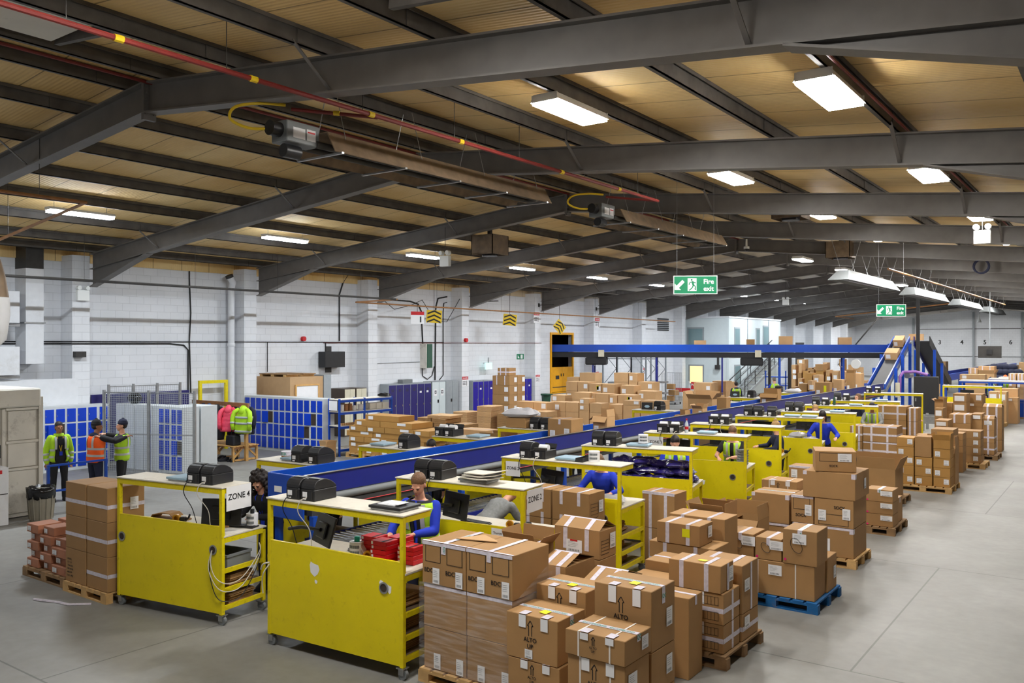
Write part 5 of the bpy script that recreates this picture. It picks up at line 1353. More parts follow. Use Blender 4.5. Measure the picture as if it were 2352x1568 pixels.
wall_cable([(24.4, 2.7), (27.4, 2.72)], .012, 'thin grey conduit running level to the electrical panel', 'grey_metal')
# hazard boards, signs
def hazard(loc, rz, tilt, label):
    t = thing('hazard_board', label, 'sign', loc, rz)
    m = MB().box(-.32, .32, -.01, .01, -.26, .26); m.xf(Matrix.Rotation(tilt, 4, 'Y')); m.build('board', M['yel_hazard'], t)
    m = MB()
    for k in range(3):
        z = -.2 + k * .17
        m.add([(-.28, -.012, z), (0, -.012, z + .12), (.28, -.012, z), (.28, -.012, z - .07), (0, -.012, z + .05), (-.28, -.012, z - .07)], [(0, 1, 4, 5), (1, 2, 3, 4)])
    m.xf(Matrix.Rotation(tilt, 4, 'Y')); m.build('chevrons', M['ink'], t)
    MB().cyl((0, .02, .15), (0, .02, zt(loc[0]) + .24 - loc[2]), .01, 6).build('hanger', M['dark_metal'], t)
hazard((-23.3, 26.6, 4.62), R(50), .05, 'yellow and black hazard board hung beside the electrical panel cables')
hazard((-23.3, 31.9, 4.6), R(50), .1, 'yellow and black hazard board hung in the bay after the red sounder')
hazard((-23.4, 36.3, 4.35), R(70), .75, 'tilted yellow and black hazard board near the amber hatch')
def danger(x, y, z, label, w=.42, axis='x'):
    t = thing('danger_sign', label, 'sign', (x, y, z), R(90))
    MB().box(-w / 2, w / 2, 0, .006, 0, w * 1.05).build('sheet', M['white'], t); MB().box(-w / 2, w / 2, -.003, -.0005, w * .75, w * 1.05).build('red_band', M['red_label'], t)
    m = MB(); m.text('DANGER', (0, -.005, w * .83), (1, 0, 0), (0, 0, 1), w * .19); m.build('band_lettering', M['white'], t)
    m = MB(); m.box(w * .22, w * .3, -.003, -.001, w * .1, w * .6)
    for k in range(3): m.box(-w * .4, w * .1, -.003, -.001, w * (.5 - .16 * k), w * (.56 - .16 * k))
    m.build('small_print', M['ink'], t)
danger(XP + .01, 29.72, 1.58, 'red and white danger sign on the pilaster by the grey cupboard')
danger(XP + .01, 35.5, 1.55, 'red and white danger sign low on the pilaster near the amber hatch', .36)
danger(XP + .01, 35.4, 4.55, 'red and white danger sign high on the pilaster near the amber hatch', .5)
danger(XP + .01, 41.4, 4.4, 'red and white danger sign high beyond the amber hatch', .5)
danger(XP + .01, 41.4, 1.55, 'red and white danger sign low on the pilaster past the hatch', .36)
danger(XP + .01, 47.15, 1.6, 'red and white danger sign on the pilaster behind the racking', .4)
t = thing('danger_sign', 'red and white danger board hung beside the first hazard board', 'sign', (-23.4, 25.7, 4.3), R(60)); MB().box(-.28, .28, 0, .01, 0, .5).build('sheet', M['white'], t); MB().box(-.28, .28, -.004, -.001, .36, .5).build('red_band', M['red_label'], t); MB().box(.1, .16, -.004, -.001, .06, .3).build('small_print', M['ink'], t); MB().cyl((0, .015, .45), (0, .015, .78), .01, 6).build('hanger', M['dark_metal'], t)
t = thing('exit_light', 'lit pale green exit light box on the wall above the indigo lockers', 'exit light', (XW + .3, 31.9, 2.3), R(90)); MB().box(-.02, .02, .031, .3, .26, .3).build('bracket', M['galv'], t); MB().box(-.24, .24, -.03, .03, 0, .3).build('lit_panel', M['exit_on'], t); MB().box(-.02, .02, -.02, .02, .301, .55).build('stem', M['galv'], t); MB().box(-.26, .26, -.04, .04, -.02, -.001).build('rim', M['sign_white'], t)
t = thing('exit_sign', 'small green exit sign on the wall before the amber hatch', 'sign', (XW + .01, 34.9, 2.85), R(90)); MB().box(-.3, .3, 0, .008, -.13, .13).build('sheet', M['green_sign'], t); MB().box(.02, .2, -.003, -.001, -.1, .1).build('pictogram', M['sign_white'], t); MB().add([(-.22, -.002, -.08), (-.06, -.002, -.08), (-.22, -.002, .08)], [(0, 1, 2)]).build('arrow', M['sign_white'], t)
t = thing('wheelie_bin', 'small dark green bin under the amber hatch', 'bin', (XW + .5, 36.5, 0)); MB().lathe([(.2, 0), (.26, .85)], 4, sx=1.1).build('tub', M['green_bin'], t); MB().box(-.27, .27, -.3, .25, .852, .93).build('lid', M['green_bin'], t, bevel=.02)
t = thing('wall_lamp', 'small grey floodlight on the pilaster above the pale lockers', 'lamp', (XP + .02, 12.35, 3.2)); MB().box(0, .16, -.15, .15, -.08, .08).build('head', M['dark_metal'], t); MB().box(-.018, -.001, -.05, .05, -.06, .06).build('base_plate', M['galv'], t)
for y, lab in ((31.0, 'first'), (35.6, 'second'), (41.3, 'third')):
    t = thing('wall_bracket', f"thin steel bracket bar high on the white wall, {lab} toward the hatch", 'bracket'); MB().box(-24.2, -23.3, y - .025, y + .025, 5.42, 5.46).build('bar', M['dark_metal'], t); MB().box(-24.2, -24.17, y - .06, y + .06, 5.35, 5.53).build('plate', M['dark_metal'], t)
t = thing('louvre_vent', 'dark louvred vent high on the wall before the white office', 'vent'); m = MB()
for k in range(7): m.box(XW + .004, XW + .05, 50.2, 51.8, 4.35 + k * .12, 4.43 + k * .12)
m.build('slats', M['black'], t)
# ---------------------------------------------------------------- racking uprights
def upright(x, y, h, label):
    t = thing('racking_frame', label, 'racking', (x, y, 0))
    for s in (-.45, .45): MB().box(s - .04, s + .04, -.04, .04, 0, h).build('post', M['grey_metal'], t)
    z = .3; k = 0
    while z < h - .5:
        MB().bar((-.41 if k % 2 else .41, 0, z), (.41 if k % 2 else -.41, 0, z + .9), .03, .03).build('brace', M['grey_metal'], t); z += .9; k += 1
    MB().box(-.41, .41, -.02, .02, h - .12, h - .07).build('tie', M['grey_metal'], t)
for k, px in enumerate((1401, 1434, 1467, 1490, 1512)): 
    g = GY(px, 42.3 + (0 if k < 3 else .8)); upright(g.x, g.y, 2.75 + .15 * (k == 4), f"grey racking upright frame behind the carton piles, {ORD[k]} from the amber hatch")
for k, (z, a, b_) in enumerate(((1.25, 1395, 1425), (1.35, 1486, 1524), (.75, 1486, 1524))):
    A = GY(a, 42.3); B = GY(b_, 42.3); t = thing('rack_shelf', f"steel rack shelf among the uprights, {['hatch-side', 'upper', 'lower'][k]} one", 'shelf'); MB().box(A.x, B.x, 42.35, 42.9, z, z + .1).build('beam', M['galv'], t)
g = GY(1542, 45.5); t = thing('roll_cage', 'wire roll cage with waste cardboard beside the white office', 'cage', (g.x, g.y, 0)); m = MB()
for k in range(9):
    x = -.45 + k * .1125; m.box(x - .006, x + .006, .39, .402, .15, 1.8); m.box(-.46 if k < 5 else .45, -.45 if k < 5 else .46, -.4 + (k % 5) * .2, -.39 + (k % 5) * .2, .15, 1.8)
m.build('wire_sides', M['galv'], t)
for x in (-.4, .4):
    for y in (-.35, .35): MB().cyl((x - .02, y, .06), (x + .02, y, .06), .06, 10).build('caster', M['rubber'], t)
MB().box(-.46, .46, -.41, .41, .12, .15).build('base', M['galv'], t); MB().tube([(-.455, .4, 1.8), (.455, .4, 1.8)], .015, 6).build('top_bar', M['galv'], t)
for i, (x, z, a) in enumerate(((-.1, .16, .2), (.15, .5, -.3), (-.05, .85, .15))):
    t = thing('waste_carton', f"crushed brown carton in the roll cage, {['lowest', 'middle', 'topmost'][i]}", 'carton', (g.x + x, g.y, z + .02), a); MB().box(-.25, .25, -.2, .2, 0, .3).build('body', M['card'], t, bevel=.02)
t = thing('barrier_board', 'red and white barrier board by the office with a red notice', 'barrier', GY(1575, 49, 0)); MB().box(-.7, .3, 0, .03, .5, .75).build('board', M['red_label'], t); MB().box(.35, 1.1, 0, .03, .7, 1.15).build('notice', M['red_label'], t); MB().text('Port', (.55, -.004, .9), (1, 0, 0), (0, 0, 1), .2).build('lettering', M['white'], t)
for x in (-.6, .2, 1.0): MB().box(x - .02, x + .02, .032, .06, 0, 1.2).build('post', M['white_paint'], t)
# ---------------------------------------------------------------- two-storey office
OX, OY0, OY1, OH = -21.4, 53.6, 63.8, 5.2
t = thing('site_office', 'pale grey two-storey modular office with outside stair', 'office')
MB().box(XW + .01, OX, OY0, OY1, 0, 2.58).build('lower_storey', M['office'], t); MB().box(XW + .01, OX, OY0, OY1, 2.62, OH).build('upper_storey', M['office'], t)
MB().box(XW + .01, OX + .03, OY0 - .03, OY1, 2.585, 2.615).build('joint_band', M['dark_metal'], t); MB().box(XW + .01, OX + .06, OY0 - .06, OY1 + .02, OH + .002, OH + .1).build('roof_edge', M['white_paint'], t)
for y in (OY0 + 3.4, OY0 + 7.6): MB().box(OX, OX + .03, y - .05, y + .05, 0, OH).build('corner_strip', M['grey_metal'], t)
MB().box(OX - .1, OX + .04, OY0 - .04, OY0 - .001, 0, OH).build('corner_strip', M['office'], t)
def win(x0, x1, y0, y1, z0, z1, mt):
    if x0 == x1:
        f = MB().box(x0 + .001, x0 + .03, y0, y1, z0, z1).build('window', M['grey_metal'], t); MB().box(x0 + .031, x0 + .036, y0 + .1, y1 - .1, z0 + .1, z1 - .1).build('pane', M[mt], f)
    else:
        f = MB().box(x0, x1, y0 - .03, y0 - .001, z0, z1).build('window', M['grey_metal'], t); MB().box(x0 + .1, x1 - .1, y0 - .036, y0 - .031, z0 + .1, z1 - .1).build('pane', M[mt], f)
win(-24.3, -23.1, OY0, OY0, 3.25, 4.6, 'glass'); win(-24.2, -23.1, OY0, OY0, .75, 2.1, 'glass_lit')
win(OX, OX, 54.6, 55.6, 3.2, 4.6, 'glass'); win(OX, OX, 58.6, 59.4, 3.2, 4.6, 'glass'); win(OX, OX, 60.0, 61.2, 2.7, 4.8, 'glass'); win(OX, OX, 54.6, 55.7, .7, 2.1, 'glass')
t = thing('security_camera', 'grey floodlight box on the office wall', 'lamp', (-22.1, OY0 - .04, 1.9)); MB().box(-.15, .15, -.2, 0, -.1, .2).build('head', M['dark_metal'], t); MB().box(-.06, .06, -.03, .03, .201, .7).build('bracket', M['dark_metal'], t)
t.name = 'office_floodlight'
t = thing('metal_stair', 'steel staircase with black handrails climbing the office side', 'stairs', (OX + .75, 53.2, 0))
n = 13
for k in range(n): MB().box(-.45, .45, k * .62, k * .62 + .5, .18 + k * .2, .22 + k * .2).build('tread', M['galv'], t)
for x in (-.5, .5): MB().bar((x, 0, .1), (x, n * .62, .1 + n * .2), .04, .2).build('stringer', M['grey_metal'], t)
for x in (-.5, .5):
    MB().bar((x, 0, 1.15), (x, n * .62, 1.15 + n * .2), .05, .05).build('handrail', M['black'], t); MB().bar((x, 0, .7), (x, n * .62, .7 + n * .2), .03, .03).build('mid_rail', M['black'], t)
    for k in range(0, n, 3): MB().box(x - .02, x + .02, k * .62, k * .62 + .04, .2 + k * .2, 1.15 + k * .2).build('baluster', M['black'], t)
MB().box(-.5, .5, n * .62, n * .62 + 1.5, 2.68, 2.74).build('landing', M['galv'], t)
for x in (-.45, .45): MB().box(x - .03, x + .03, n * .62 + 1.3, n * .62 + 1.36, 0, 2.68).build('support', M['black'], t)
# blue shelving and gantry frame near the stair
t = thing('black_gantry', 'black steel gantry legs in front of the office stair', 'frame', GY(1790, 47, 0))
for x in (-.55, .55): MB().box(x - .06, x + .06, -.06, .06, 0, 2.9).build('leg', M['black'], t)
MB().box(-.8, .8, -.06, .06, 2.905, 3.02).build('crossbeam', M['black'], t)
t = thing('blue_rack', 'blue steel rack with small goods beyond the black gantry', 'shelving', GY(1793, 50, 0))
for x in (-.9, .3):
    for y in (0, .6): MB().box(x - .03, x + .03, y - .03, y + .03, 0, 1.9).build('post', M['blue'], t)
for z in (.5, 1.0, 1.5): MB().box(-.93, .33, -.03, .63, z, z + .06).build('shelf', M['blue'], t)
# ---------------------------------------------------------------- far wall
for x, lab in ((-16.4, '3'), (-14.3, '4'), (-12.2, '5'), (-9.9, '6')):
    o = MB().text(lab, (x, YF - .006, 3.45), (1, 0, 0), (0, 0, 1), .62).build('bay_number', M['ink']); tag(o, f"black painted bay number {['three', 'four', 'five', 'six'][int(lab) - 3]} on the far white wall", 'number')
for k, x in enumerate((-18.9, -13.2, -8.9)):
    t = thing('wall_post', f"thin grey steel post against the far wall, {ORD[k]}", 'post', (x, YF - .2, 0)); MB().box(-.09, .09, -.09, .09, 0, zt(x) - .4).build('shaft', M['grey_metal'], t)
t = thing('far_conduit', 'thin dark conduit line across the far white wall', 'pipe'); MB().box(-18.5, -6, YF - .04, YF - .01, 5.0, 5.06).build('pipe_run', M['dark_metal'], t); MB().box(-20.5, -6, YF - .04, YF - .01, 2.15, 2.19).build('lower_run', M['dark_metal'], t)
t = thing('roller_shutter', 'grey roller shutter in the far end of the white side wall', 'shutter'); m = MB()
for k in range(36): m.box(XW + .004, XW + .04 + .01 * (k % 2), 77, 80.6, .1 * k, .1 * k + .098)
m.build('curtain', M['dark_metal'], t)
t = thing('brace_bar', 'diagonal dark brace leaning in the far corner', 'brace'); MB().bar((-24.75, 92, 1.3), (-20.7, 92, 6.3), .12, .12).build('bar', M['dark_metal'], t)
t = thing('pendant_sensor', 'white pendant sensor hung before the far wall', 'sensor', (-9.6, 75, 5.2)); MB().lathe([(.02, .6), (.05, .3), (.16, .0), (.16, -.05)], 12).build('shade', M['sign_white'], t, True); MB().cyl((0, 0, .6), (0, 0, zt(-9.6) + .2 - 5.2), .015, 6).build('cord', M['galv'], t)
# ================================================================ cartons and pallets
def pallet(x0, x1, y0, y1, label, mt='pallet', rz=0):
    t = thing('wooden_pallet', label, 'pallet', ((x0 + x1) / 2, (y0 + y1) / 2, 0), rz)
    w, d = (x1 - x0) / 2, (y1 - y0) / 2
    n = 7
    for k in range(n):
        x = -w + (2 * w) * (k + .5) / n; MB().box(x - w / n * .8, x + w / n * .8, -d, d, .122, .144).build('deck_board', M[mt], t)
    for y in (-d + .05, 0, d - .05):
        MB().box(-w, w, y - .05, y + .05, .1, .1215).build('stringer_board', M[mt], t)
        for x in (-w + .07, 0, w - .07): MB().box(x - .07, x + .07, y - .05, y + .05, .0225, .0995).build('block', M[mt], t)
        MB().box(-w, w, y - .05, y + .05, 0, .022).build('skid_board', M[mt], t)
    return t

def carton(x0, x1, y0, y1, z0, z1, style, label, mt='card', group=None, rz=0, near=True, name=None):
    """one carton; style is a string of marks: see below"""
    S = style.split(',') if style else []
    name = name or ('open_carton' if 'open' in S or 'open2' in S else 'peaked_carton' if 'gable' in S else 'strapped_carton' if 's2' in S else 'carton')
    w, d, h = (x1 - x0) / 2 - .003, (y1 - y0) / 2 - .003, z1 - z0 - .003
    t = thing(name, label, 'carton', ((x0 + x1) / 2, (y0 + y1) / 2, z0 + .001), rz, group)
    seed = abs(hash((round(x0, 2), round(y0, 2), round(z0, 2)))) % 9999 if False else int((x0 * 131 + y0 * 57 + z0 * 911) * 10) % 9973
    rnd = random.Random(seed)
    o = .0022
    card = M[mt]
    if 'open' in S or 'open2' in S:
        m = MB(); e = .006
        m.box(-w, w, -d, d, 0, e).box(-w, w, -d, -d + e, e, h).box(-w, w, d - e, d, e, h).box(-w, -w + e, -d + e, d - e, e, h).box(w - e, w, -d + e, d - e, e, h)
        m.build('body', card, t)
        a1, a2, a3, a4 = (rnd.uniform(.2, 1.2), rnd.uniform(-.6, .5), rnd.uniform(.2, 1.1), rnd.uniform(.0, .9))
        fl = min(w * .9, d * .9, .26)
        if 'open2' in S: a1, a2, a3, a4 = 2.4, -.1, 2.2, -.1
        for (px_, py_, ax, ln, a) in ((0, -d, 'x', w, a1), (0, d, 'x', w, -a2), (-w, 0, 'y', d, -a3), (w, 0, 'y', d, a4)):
            f = MB()
            if ax == 'x': f.box(-ln, ln, -.002, .002, 0, fl)
            else: f.box(-.002, .002, -ln, ln, 0, fl)
            f = f.build('flap', card, t); f.location = (px_, py_, h + .002)
            f.rotation_euler = (a if ax == 'x' else 0, (a if ax == 'y' else 0), 0)
    elif 'gable' in S:
        # taped shut over full contents: the long flaps rise to a ridge
        r_ = h + .085
        m = MB()
        m.add([(-w, -d, 0), (w, -d, 0), (w, d, 0), (-w, d, 0), (-w, -d, h), (w, -d, h), (w, d, h), (-w, d, h)], [(0, 3, 2, 1), (4, 5, 6, 7), (0, 1, 5, 4), (1, 2, 6, 5), (2, 3, 7, 6), (3, 0, 4, 7)])
        m.build('body', card, t, bevel=.004)
        for s in (-1, 1):
            f = MB(); f.add([(-w, s * d, h + .001), (w, s * d, h + .001), (w * .96, s * .02, r_), (-w * .96, s * .02, r_), (-w, s * d, h + .006), (w, s * d, h + .006), (w * .96, s * .02, r_ + .005), (-w * .96, s * .02, r_ + .005)],
                            [(0, 3, 2, 1), (4, 5, 6, 7), (0, 1, 5, 4), (1, 2, 6, 5), (2, 3, 7, 6), (3, 0, 4, 7)]); f.build('flap', card, t)
        f = MB()
        for x in (-w * .5, w * .45):
            f.quad((x - .028, -d - o - .0035, h * .25), (x + .028, -d - o - .0035, h * .25), (x + .028, -d - o, h), (x - .028, -d - o, h)); f.quad((x - .028, -d, h + .009), (x + .028, -d, h + .009), (x + .028, -.02, r_ + .009), (x - .028, -.02, r_ + .009))
        f.quad((-w * .95, -.05, r_ - .012), (w * .95, -.05, r_ - .012), (w * .95, 0, r_ + .012), (-w * .95, 0, r_ + .012))
        f.build('tape', M['tape'], t)
    else:
        m = MB(); vs0 = []
        j = lambda: rnd.uniform(-.004, .004)
        m.add([(-w + j(), -d + j(), 0), (w + j(), -d + j(), 0), (w + j(), d + j(), 0), (-w + j(), d + j(), 0), (-w, -d, h), (w, -d, h), (w, d, h), (-w, d, h)],
              [(0, 3, 2, 1), (4, 5, 6, 7), (0, 1, 5, 4), (1, 2, 6, 5), (2, 3, 7, 6), (3, 0, 4, 7)])
        m.build('body', card, t, bevel=.005 if near else 0)
    tp = MB(); prt = MB(); st = MB()
    lay = [0.0]
    def nx_(): lay[0] += .00035; return o + lay[0] - .0004
    def F(a, b_, c, e): k = nx_(); return ((a, -d - k, c), (b_, -d - k, c), (b_, -d - k, e), (a, -d - k, e))
    def RR(a, b_, c, e): k = nx_(); return ((w + k, a, c), (w + k, b_, c), (w + k, b_, e), (w + k, a, e))
    def T(a, b_, c, e): k = nx_(); return ((a, c, h + k), (b_, c, h + k), (b_, e, h + k), (a, e, h + k))
    tw = .026
    for s in S:
        if s == 'tx':
            tp.quad(*T(-w, w, -tw, tw)); tp.quad(*RR(-tw, tw, max(h - .1, 0), h))
        elif s == 'ty':
            tp.quad(*T(-tw, tw, -d, d)); tp.quad(*F(-tw, tw, max(h - .1, 0), h))
        elif s == 'v2':
            for x in (-w * .5, w * .45): tp.quad(*F(x - tw, x + tw, .004, h)); tp.quad(*T(x - tw, x + tw, -d, d))
        elif s == 'v2s':
            for x in (-w * .5, w * .45): tp.quad(*F(x - tw, x + tw, h * .55, h)); tp.quad(*T(x - tw, x + tw, -d, d)); tp.quad(*F(x - tw, x + tw, 0.002, h * .2))
        elif s == 'vR':
            tp.quad(*RR(d * .1 - tw, d * .1 + tw, .004, h))
        elif s == 'h':
            tp.quad(*F(-w, w, h * .45 - tw, h * .45 + tw)); tp.quad(*RR(-d, d, h * .45 - tw, h * .45 + tw))
        elif s == 'e':
            tp.quad(*F(-w, w, h - .035, h)); tp.quad(*T(-w, w, -d, -d + .03))
        elif s == 'c':
            tp.quad(*F(w - .06, w, h - .08, h)); tp.quad(*RR(-d, -d + .06, h - .08, h)); tp.quad(*F(-w, -w + .06, h - .06, h))
        elif s == 's2':
            for x in (-w * .55, w * .5): st.quad(*F(x - .008, x + .008, .0, h)); st.quad(*T(x - .008, x + .008, -d, d))
        elif s == 'al':
            x = -w * .05; z = h * .62; k = min(.38, h * .9)
            A = [(-.0, .3), (-.085, .17), (-.045, .17), (-.045, -.08), (.045, -.08), (.045, .17), (.085, .17)]
            pts = [(x + a * k, z + b_ * k) for a, b_ in A]
            for i in range(7):
                (ax, az), (bx, bz) = pts[i], pts[(i + 1) % 7]
                if i == 3: continue
                L = sqrt((bx - ax) ** 2 + (bz - az) ** 2); nx, nz = -(bz - az) / L * .0042, (bx - ax) / L * .0042
                prt.quad((ax + nx, -d - o, az + nz), (ax - nx, -d - o, az - nz), (bx - nx, -d - o, bz - nz), (bx + nx, -d - o, bz + nz))
            prt.text('ALTO', (x, -d - o - .0035, z - .22 * k), (1, 0, 0), (0, 0, 1), .15 * k); prt.text('UP', (x, -d - o - .0035, z - .38 * k), (1, 0, 0), (0, 0, 1), .15 * k)
        elif s.startswith('bd'):
            for cx in (-w * .5, w * .5):
                a, b_, c, e = cx - w * .36, cx + w * .36, h * .52, h * .93
                for q in ((a, b_, e - .007, e), (a, a + .007, c, e), (b_ - .007, b_, c, e), (a, b_, c, c + .006)): prt.quad(*F(*q))
                prt.text('BDCM', (cx - w * .12, -d - o - .0035, h * .28), (1, 0, 0), (0, 0, 1), h * .14)
        elif s == 'sq':
            a, b_, c, e = -w * .8, w * .7, h * .5, h * .92
            for q in ((a, b_, e - .006, e), (a, a + .006, c, e), (b_ - .006, b_, c, e), (a, b_, c, c + .006)): prt.quad(*F(*q))
            prt.text('SOCK', (-w * .1, -d - o - .0035, h * .24), (1, 0, 0), (0, 0, 1), min(.065, h * .15))
        elif s == 'sqd':
            a, b_, c, e = -w * .8, w * .75, h * .06, h * .45
            for q in ((a, b_, e - .006, e), (a, a + .006, c, e), (b_ - .006, b_, c, e), (a, b_, c, c + .006)): prt.quad(*F(*q))
            prt.text('SOCK', (w * .3, -d - o - .0035, h * .66), (1, 0, 0), (0, 0, 1), min(.065, h * .15))
        elif s == 'pr':
            for k in range(5): prt.quad(*RR(-d * .8, d * .1, h * (.15 + .12 * k), h * (.15 + .12 * k) + .005))
            prt.quad(*RR(-d * .82, -d * .8, h * .15, h * .66)); prt.quad(*RR(d * .1, d * .12, h * .15, h * .66))
        elif s == 'pf':
            for zz in (.12, .62):
                for k in range(6): prt.quad(*F(w * (.1 + .14 * k), w * (.1 + .14 * k) + .004, h * zz, h * (zz + .26)))
                prt.quad(*F(w * .1, w * .82, h * zz, h * zz + .004)); prt.quad(*F(w * .1, w * .82, h * (zz + .26), h * (zz + .26) + .004))
        elif s == 'txt':
            for k in range(6): prt.text(['GOODS', 'QTY  24', 'ITEM  8102', 'SIZE 60X40', 'MADE BY', 'G.W. 14KG'][k], (-w * .8, -d - o - .0035, h * (.66 - .1 * k)), (1, 0, 0), (0, 0, 1), h * .07, centre=False)
        elif s == 'q':
            tp.quad(*T(-w, w, -.03, .03)); tp.quad(*RR(-.03, .03, h * .72, h))
            g = MB()
            g.text('QC CHECKED   QC CHECKED', (0, -.02, h + o + .0052), (1, 0, 0), (0, 1, 0), min(.05, w * .13))
            g2 = MB(); g2.text('QC', (w + o + .0052, .0, h * .82), (0, 1, 0), (0, 0, 1), .05); g2.build('green_lettering', M['green_ink'], t)
            g.build('green_lettering', M['green_ink'], t)
        elif s == 'qf':
            tp.quad(*T(-.03, .03, -d, d)); tp.quad(*F(-.03, .03, h * .75, h))
            g = MB(); g.text('QC CHECKED', (.016, 0, h + o + .0052), (0, 1, 0), (-1, 0, 0), .036); g.text('KED', (.0, -d - o - .0052, h * .86), (0, 0, -1), (1, 0, 0), .034); g.build('green_lettering', M['green_ink'], t)
        elif s == 'qr':
            tp.quad(*RR(-d, d, h * .55, h * .55 + .055)); g = MB(); g.text('QC CHECKED', (w + o + .0052, 0, h * .55 + .008), (0, 1, 0), (0, 0, 1), .045); g.build('green_lettering', M['green_ink'], t)
    def sticker(q, bars=True, m2='white', nm='shipping_label', face='F'):
        b2 = MB(); b2.quad(*q); ob = b2.build(nm, M[m2], t)
        if bars and near:
            a = V(q[0]); ux = V(q[1]) - a; uz = V(q[3]) - a; n = ux.cross(uz).normalized() * .0012
            b3 = MB()
            for k in range(7): b3.quad(*[a + n + ux * (.16 + .1 * k + p) + uz * r_ for p, r_ in ((0, .08), (.05, .08), (.05, .24), (0, .24))])
            for k in range(4): b3.quad(*[a + n + ux * p + uz * r_ for p, r_ in ((.12, .44 + .12 * k), (.12 + rnd.uniform(.4, .7), .44 + .12 * k), (.12 + rnd.uniform(.4, .7), .46 + .12 * k), (.12, .46 + .12 * k))])
            b3.build('label_print', M['grey_plastic'], ob)
    o2 = o + .0058
    F2 = lambda a, b_, c, e: ((a, -d - o2, c), (b_, -d - o2, c), (b_, -d - o2, e), (a, -d - o2, e))
    R2 = lambda a, b_, c, e: ((w + o2, a, c), (w + o2, b_, c), (w + o2, b_, e), (w + o2, a, e))
    lh = min(.17, h * .55); lw = min(.12, w * .6)
    if not near: lh = min(.2, h * .6); lw = min(.2, w * .7)
    for s in S:
        if s == 'lF': sticker(F2(-w * .8, -w * .8 + lw, h * .2, h * .2 + lh))
        elif s == 'lF2': sticker(F2(w * .85 - lw, w * .85, h * .3, h * .3 + lh))
        elif s == 'lFb': sticker(F2(w * .1, w * .1 + lw * 1.7, h * .5, h * .5 + lh * .75))
        elif s == 'lFt': sticker(F2(-w * .1 - lw * .6, -w * .1 + lw * .9, h * .6, h * .6 + lh * .8))
        elif s == 'lR': sticker(R2(d * .2, d * .2 + min(lw, d * .7), h * .3, h * .3 + lh))
        elif s == 'lRb': sticker(R2(-d * .8, -d * .8 + min(lw * 1.3, d), h * .45, h * .45 + lh * .8))
        elif s == 'big': sticker(F2(-w * .75, w * .7, h * .15, h * .75))
        elif s == 'doc':
            sticker(F2(-w * .45, w * .25, h * .15, h * .6), nm='document_pouch'); bb = MB(); bb.quad(*[(x, y - .001, z) for x, y, z in F2(-w * .28, w * .05, h * .54, h * .6)]); bb.build('red_header', M['red_label'], t)
        elif s == 'y': bb = MB(); bb.quad((w * .0, -d * .5, h + o2), (w * .3, -d * .55, h + o2), (w * .32, -d * .15, h + o2), (w * .02, -d * .1, h + o2)); bb.build('yellow_sticker', M['yellow_label'], t)
        elif s == 'yF': bb = MB(); bb.quad(*F2(w * .2, w * .55, h * .4, h * .8)); bb.build('yellow_sticker', M['yellow_label'], t)
        elif s == 'm': bb = MB(); bb.add([(-w * .85 + .017 * cos(a), -d - o2, h * .12 + .017 * sin(a)) for a in [2 * pi * i / 10 for i in range(10)]], [tuple(range(10))]); bb.build('pink_dot', M['magenta'], t)
        elif s == 'st2':
            for x in (-w * .35, w * .5):
                sticker(F2(x - .04, x + .04, h * .72, h - .002), bars=False, nm='tape_tab'); bb = MB(); bb.quad((x - .04, -d - o2, h + o2), (x + .04, -d - o2, h + o2), (x + .04, -d + .1, h + o2), (x - .04, -d + .1, h + o2)); bb.build('tape_tab', M['tape'], t)
        elif s == 'sb': sticker(F2(-w * .25, w * .05, h * .05, h * .25), nm='tape_tab')
        elif s == 'lab4':
            for cx in (-w * .34, w * .72): sticker(F2(cx - w * .16, cx + w * .16, -.0 + h * .03, h * .4))
        elif s == 'o':
            bb = MB(); bb.tube([(-w * .2 + w * .35 * cos(a), -d - o2, h * .55 + h * .2 * sin(a) - w * .15 * cos(a)) for a in [2 * pi * i / 16 for i in range(17)]], .003, 4); bb.build('pen_scribble', M['ink'], t)
    for b_, nm, mm in ((tp, 'tape', M['tape']), (prt, 'printing', M['ink']), (st, 'strap', M['strap'])):
        if b_.v: b_.build(nm, mm, t)
    return t

# ---------------------------------------------------------------- aisle side, nearest first
# film-wrapped pallet
P1 = 'film-wrapped pallet'
pallet(-6.0, -4.78, 6.6, 7.4, 'pale pallet under the film-wrapped cartons beside the red-box bench')
LV = ['bottom', 'second', 'third', 'top']
for k, (z0, z1) in enumerate(((.147, .58), (.58, 1.02))):
    for c, (a, b_) in enumerate(((-5.96, -5.39), (-5.385, -4.82))):
        carton(a, b_, 6.64, 7.28, z0, z1, 'lab4' if k == 0 else 'e', f"brown carton under stretch film, {LV[k]} layer, {['bench', 'aisle'][c]} side of the wrapped pallet")
for c, (a, b_) in enumerate(((-5.97, -5.39), (-5.385, -4.81))):
    carton(a, b_, 6.63, 7.27, 1.023, 1.46, 'bd,lab4,e,ty' + (',qf' if c == 0 else ''), f"brown carton with dashed squares on top of the wrapped pallet, {['bench', 'aisle'][c]} side")
t = thing('cardboard_sheet', 'kite-shaped brown cardboard offcut on top of the wrapped pallet', 'cardboard sheet', (-5.5, 6.95, 1.468)); MB().prism([(-.2, -.1), (.25, .02), (.22, .06), (-.05, .2)], 0, .008, axis='z').build('sheet', M['card_light'], t)
t = thing('stretch_film', 'clear stretch film wound round the pallet, its torn end stretched up at one corner', 'film')
m = MB(); x0, x1, y0, y1 = -5.985, -4.795, 6.615, 7.305; nz = 14; ring = []
def per(u):
    L = [(x0, y0), (x1, y0), (x1, y1), (x0, y1), (x0, y0)]; k = min(3, int(u * 4)); f = u * 4 - k
    return L[k][0] + (L[k + 1][0] - L[k][0]) * f, L[k][1] + (L[k + 1][1] - L[k][1]) * f
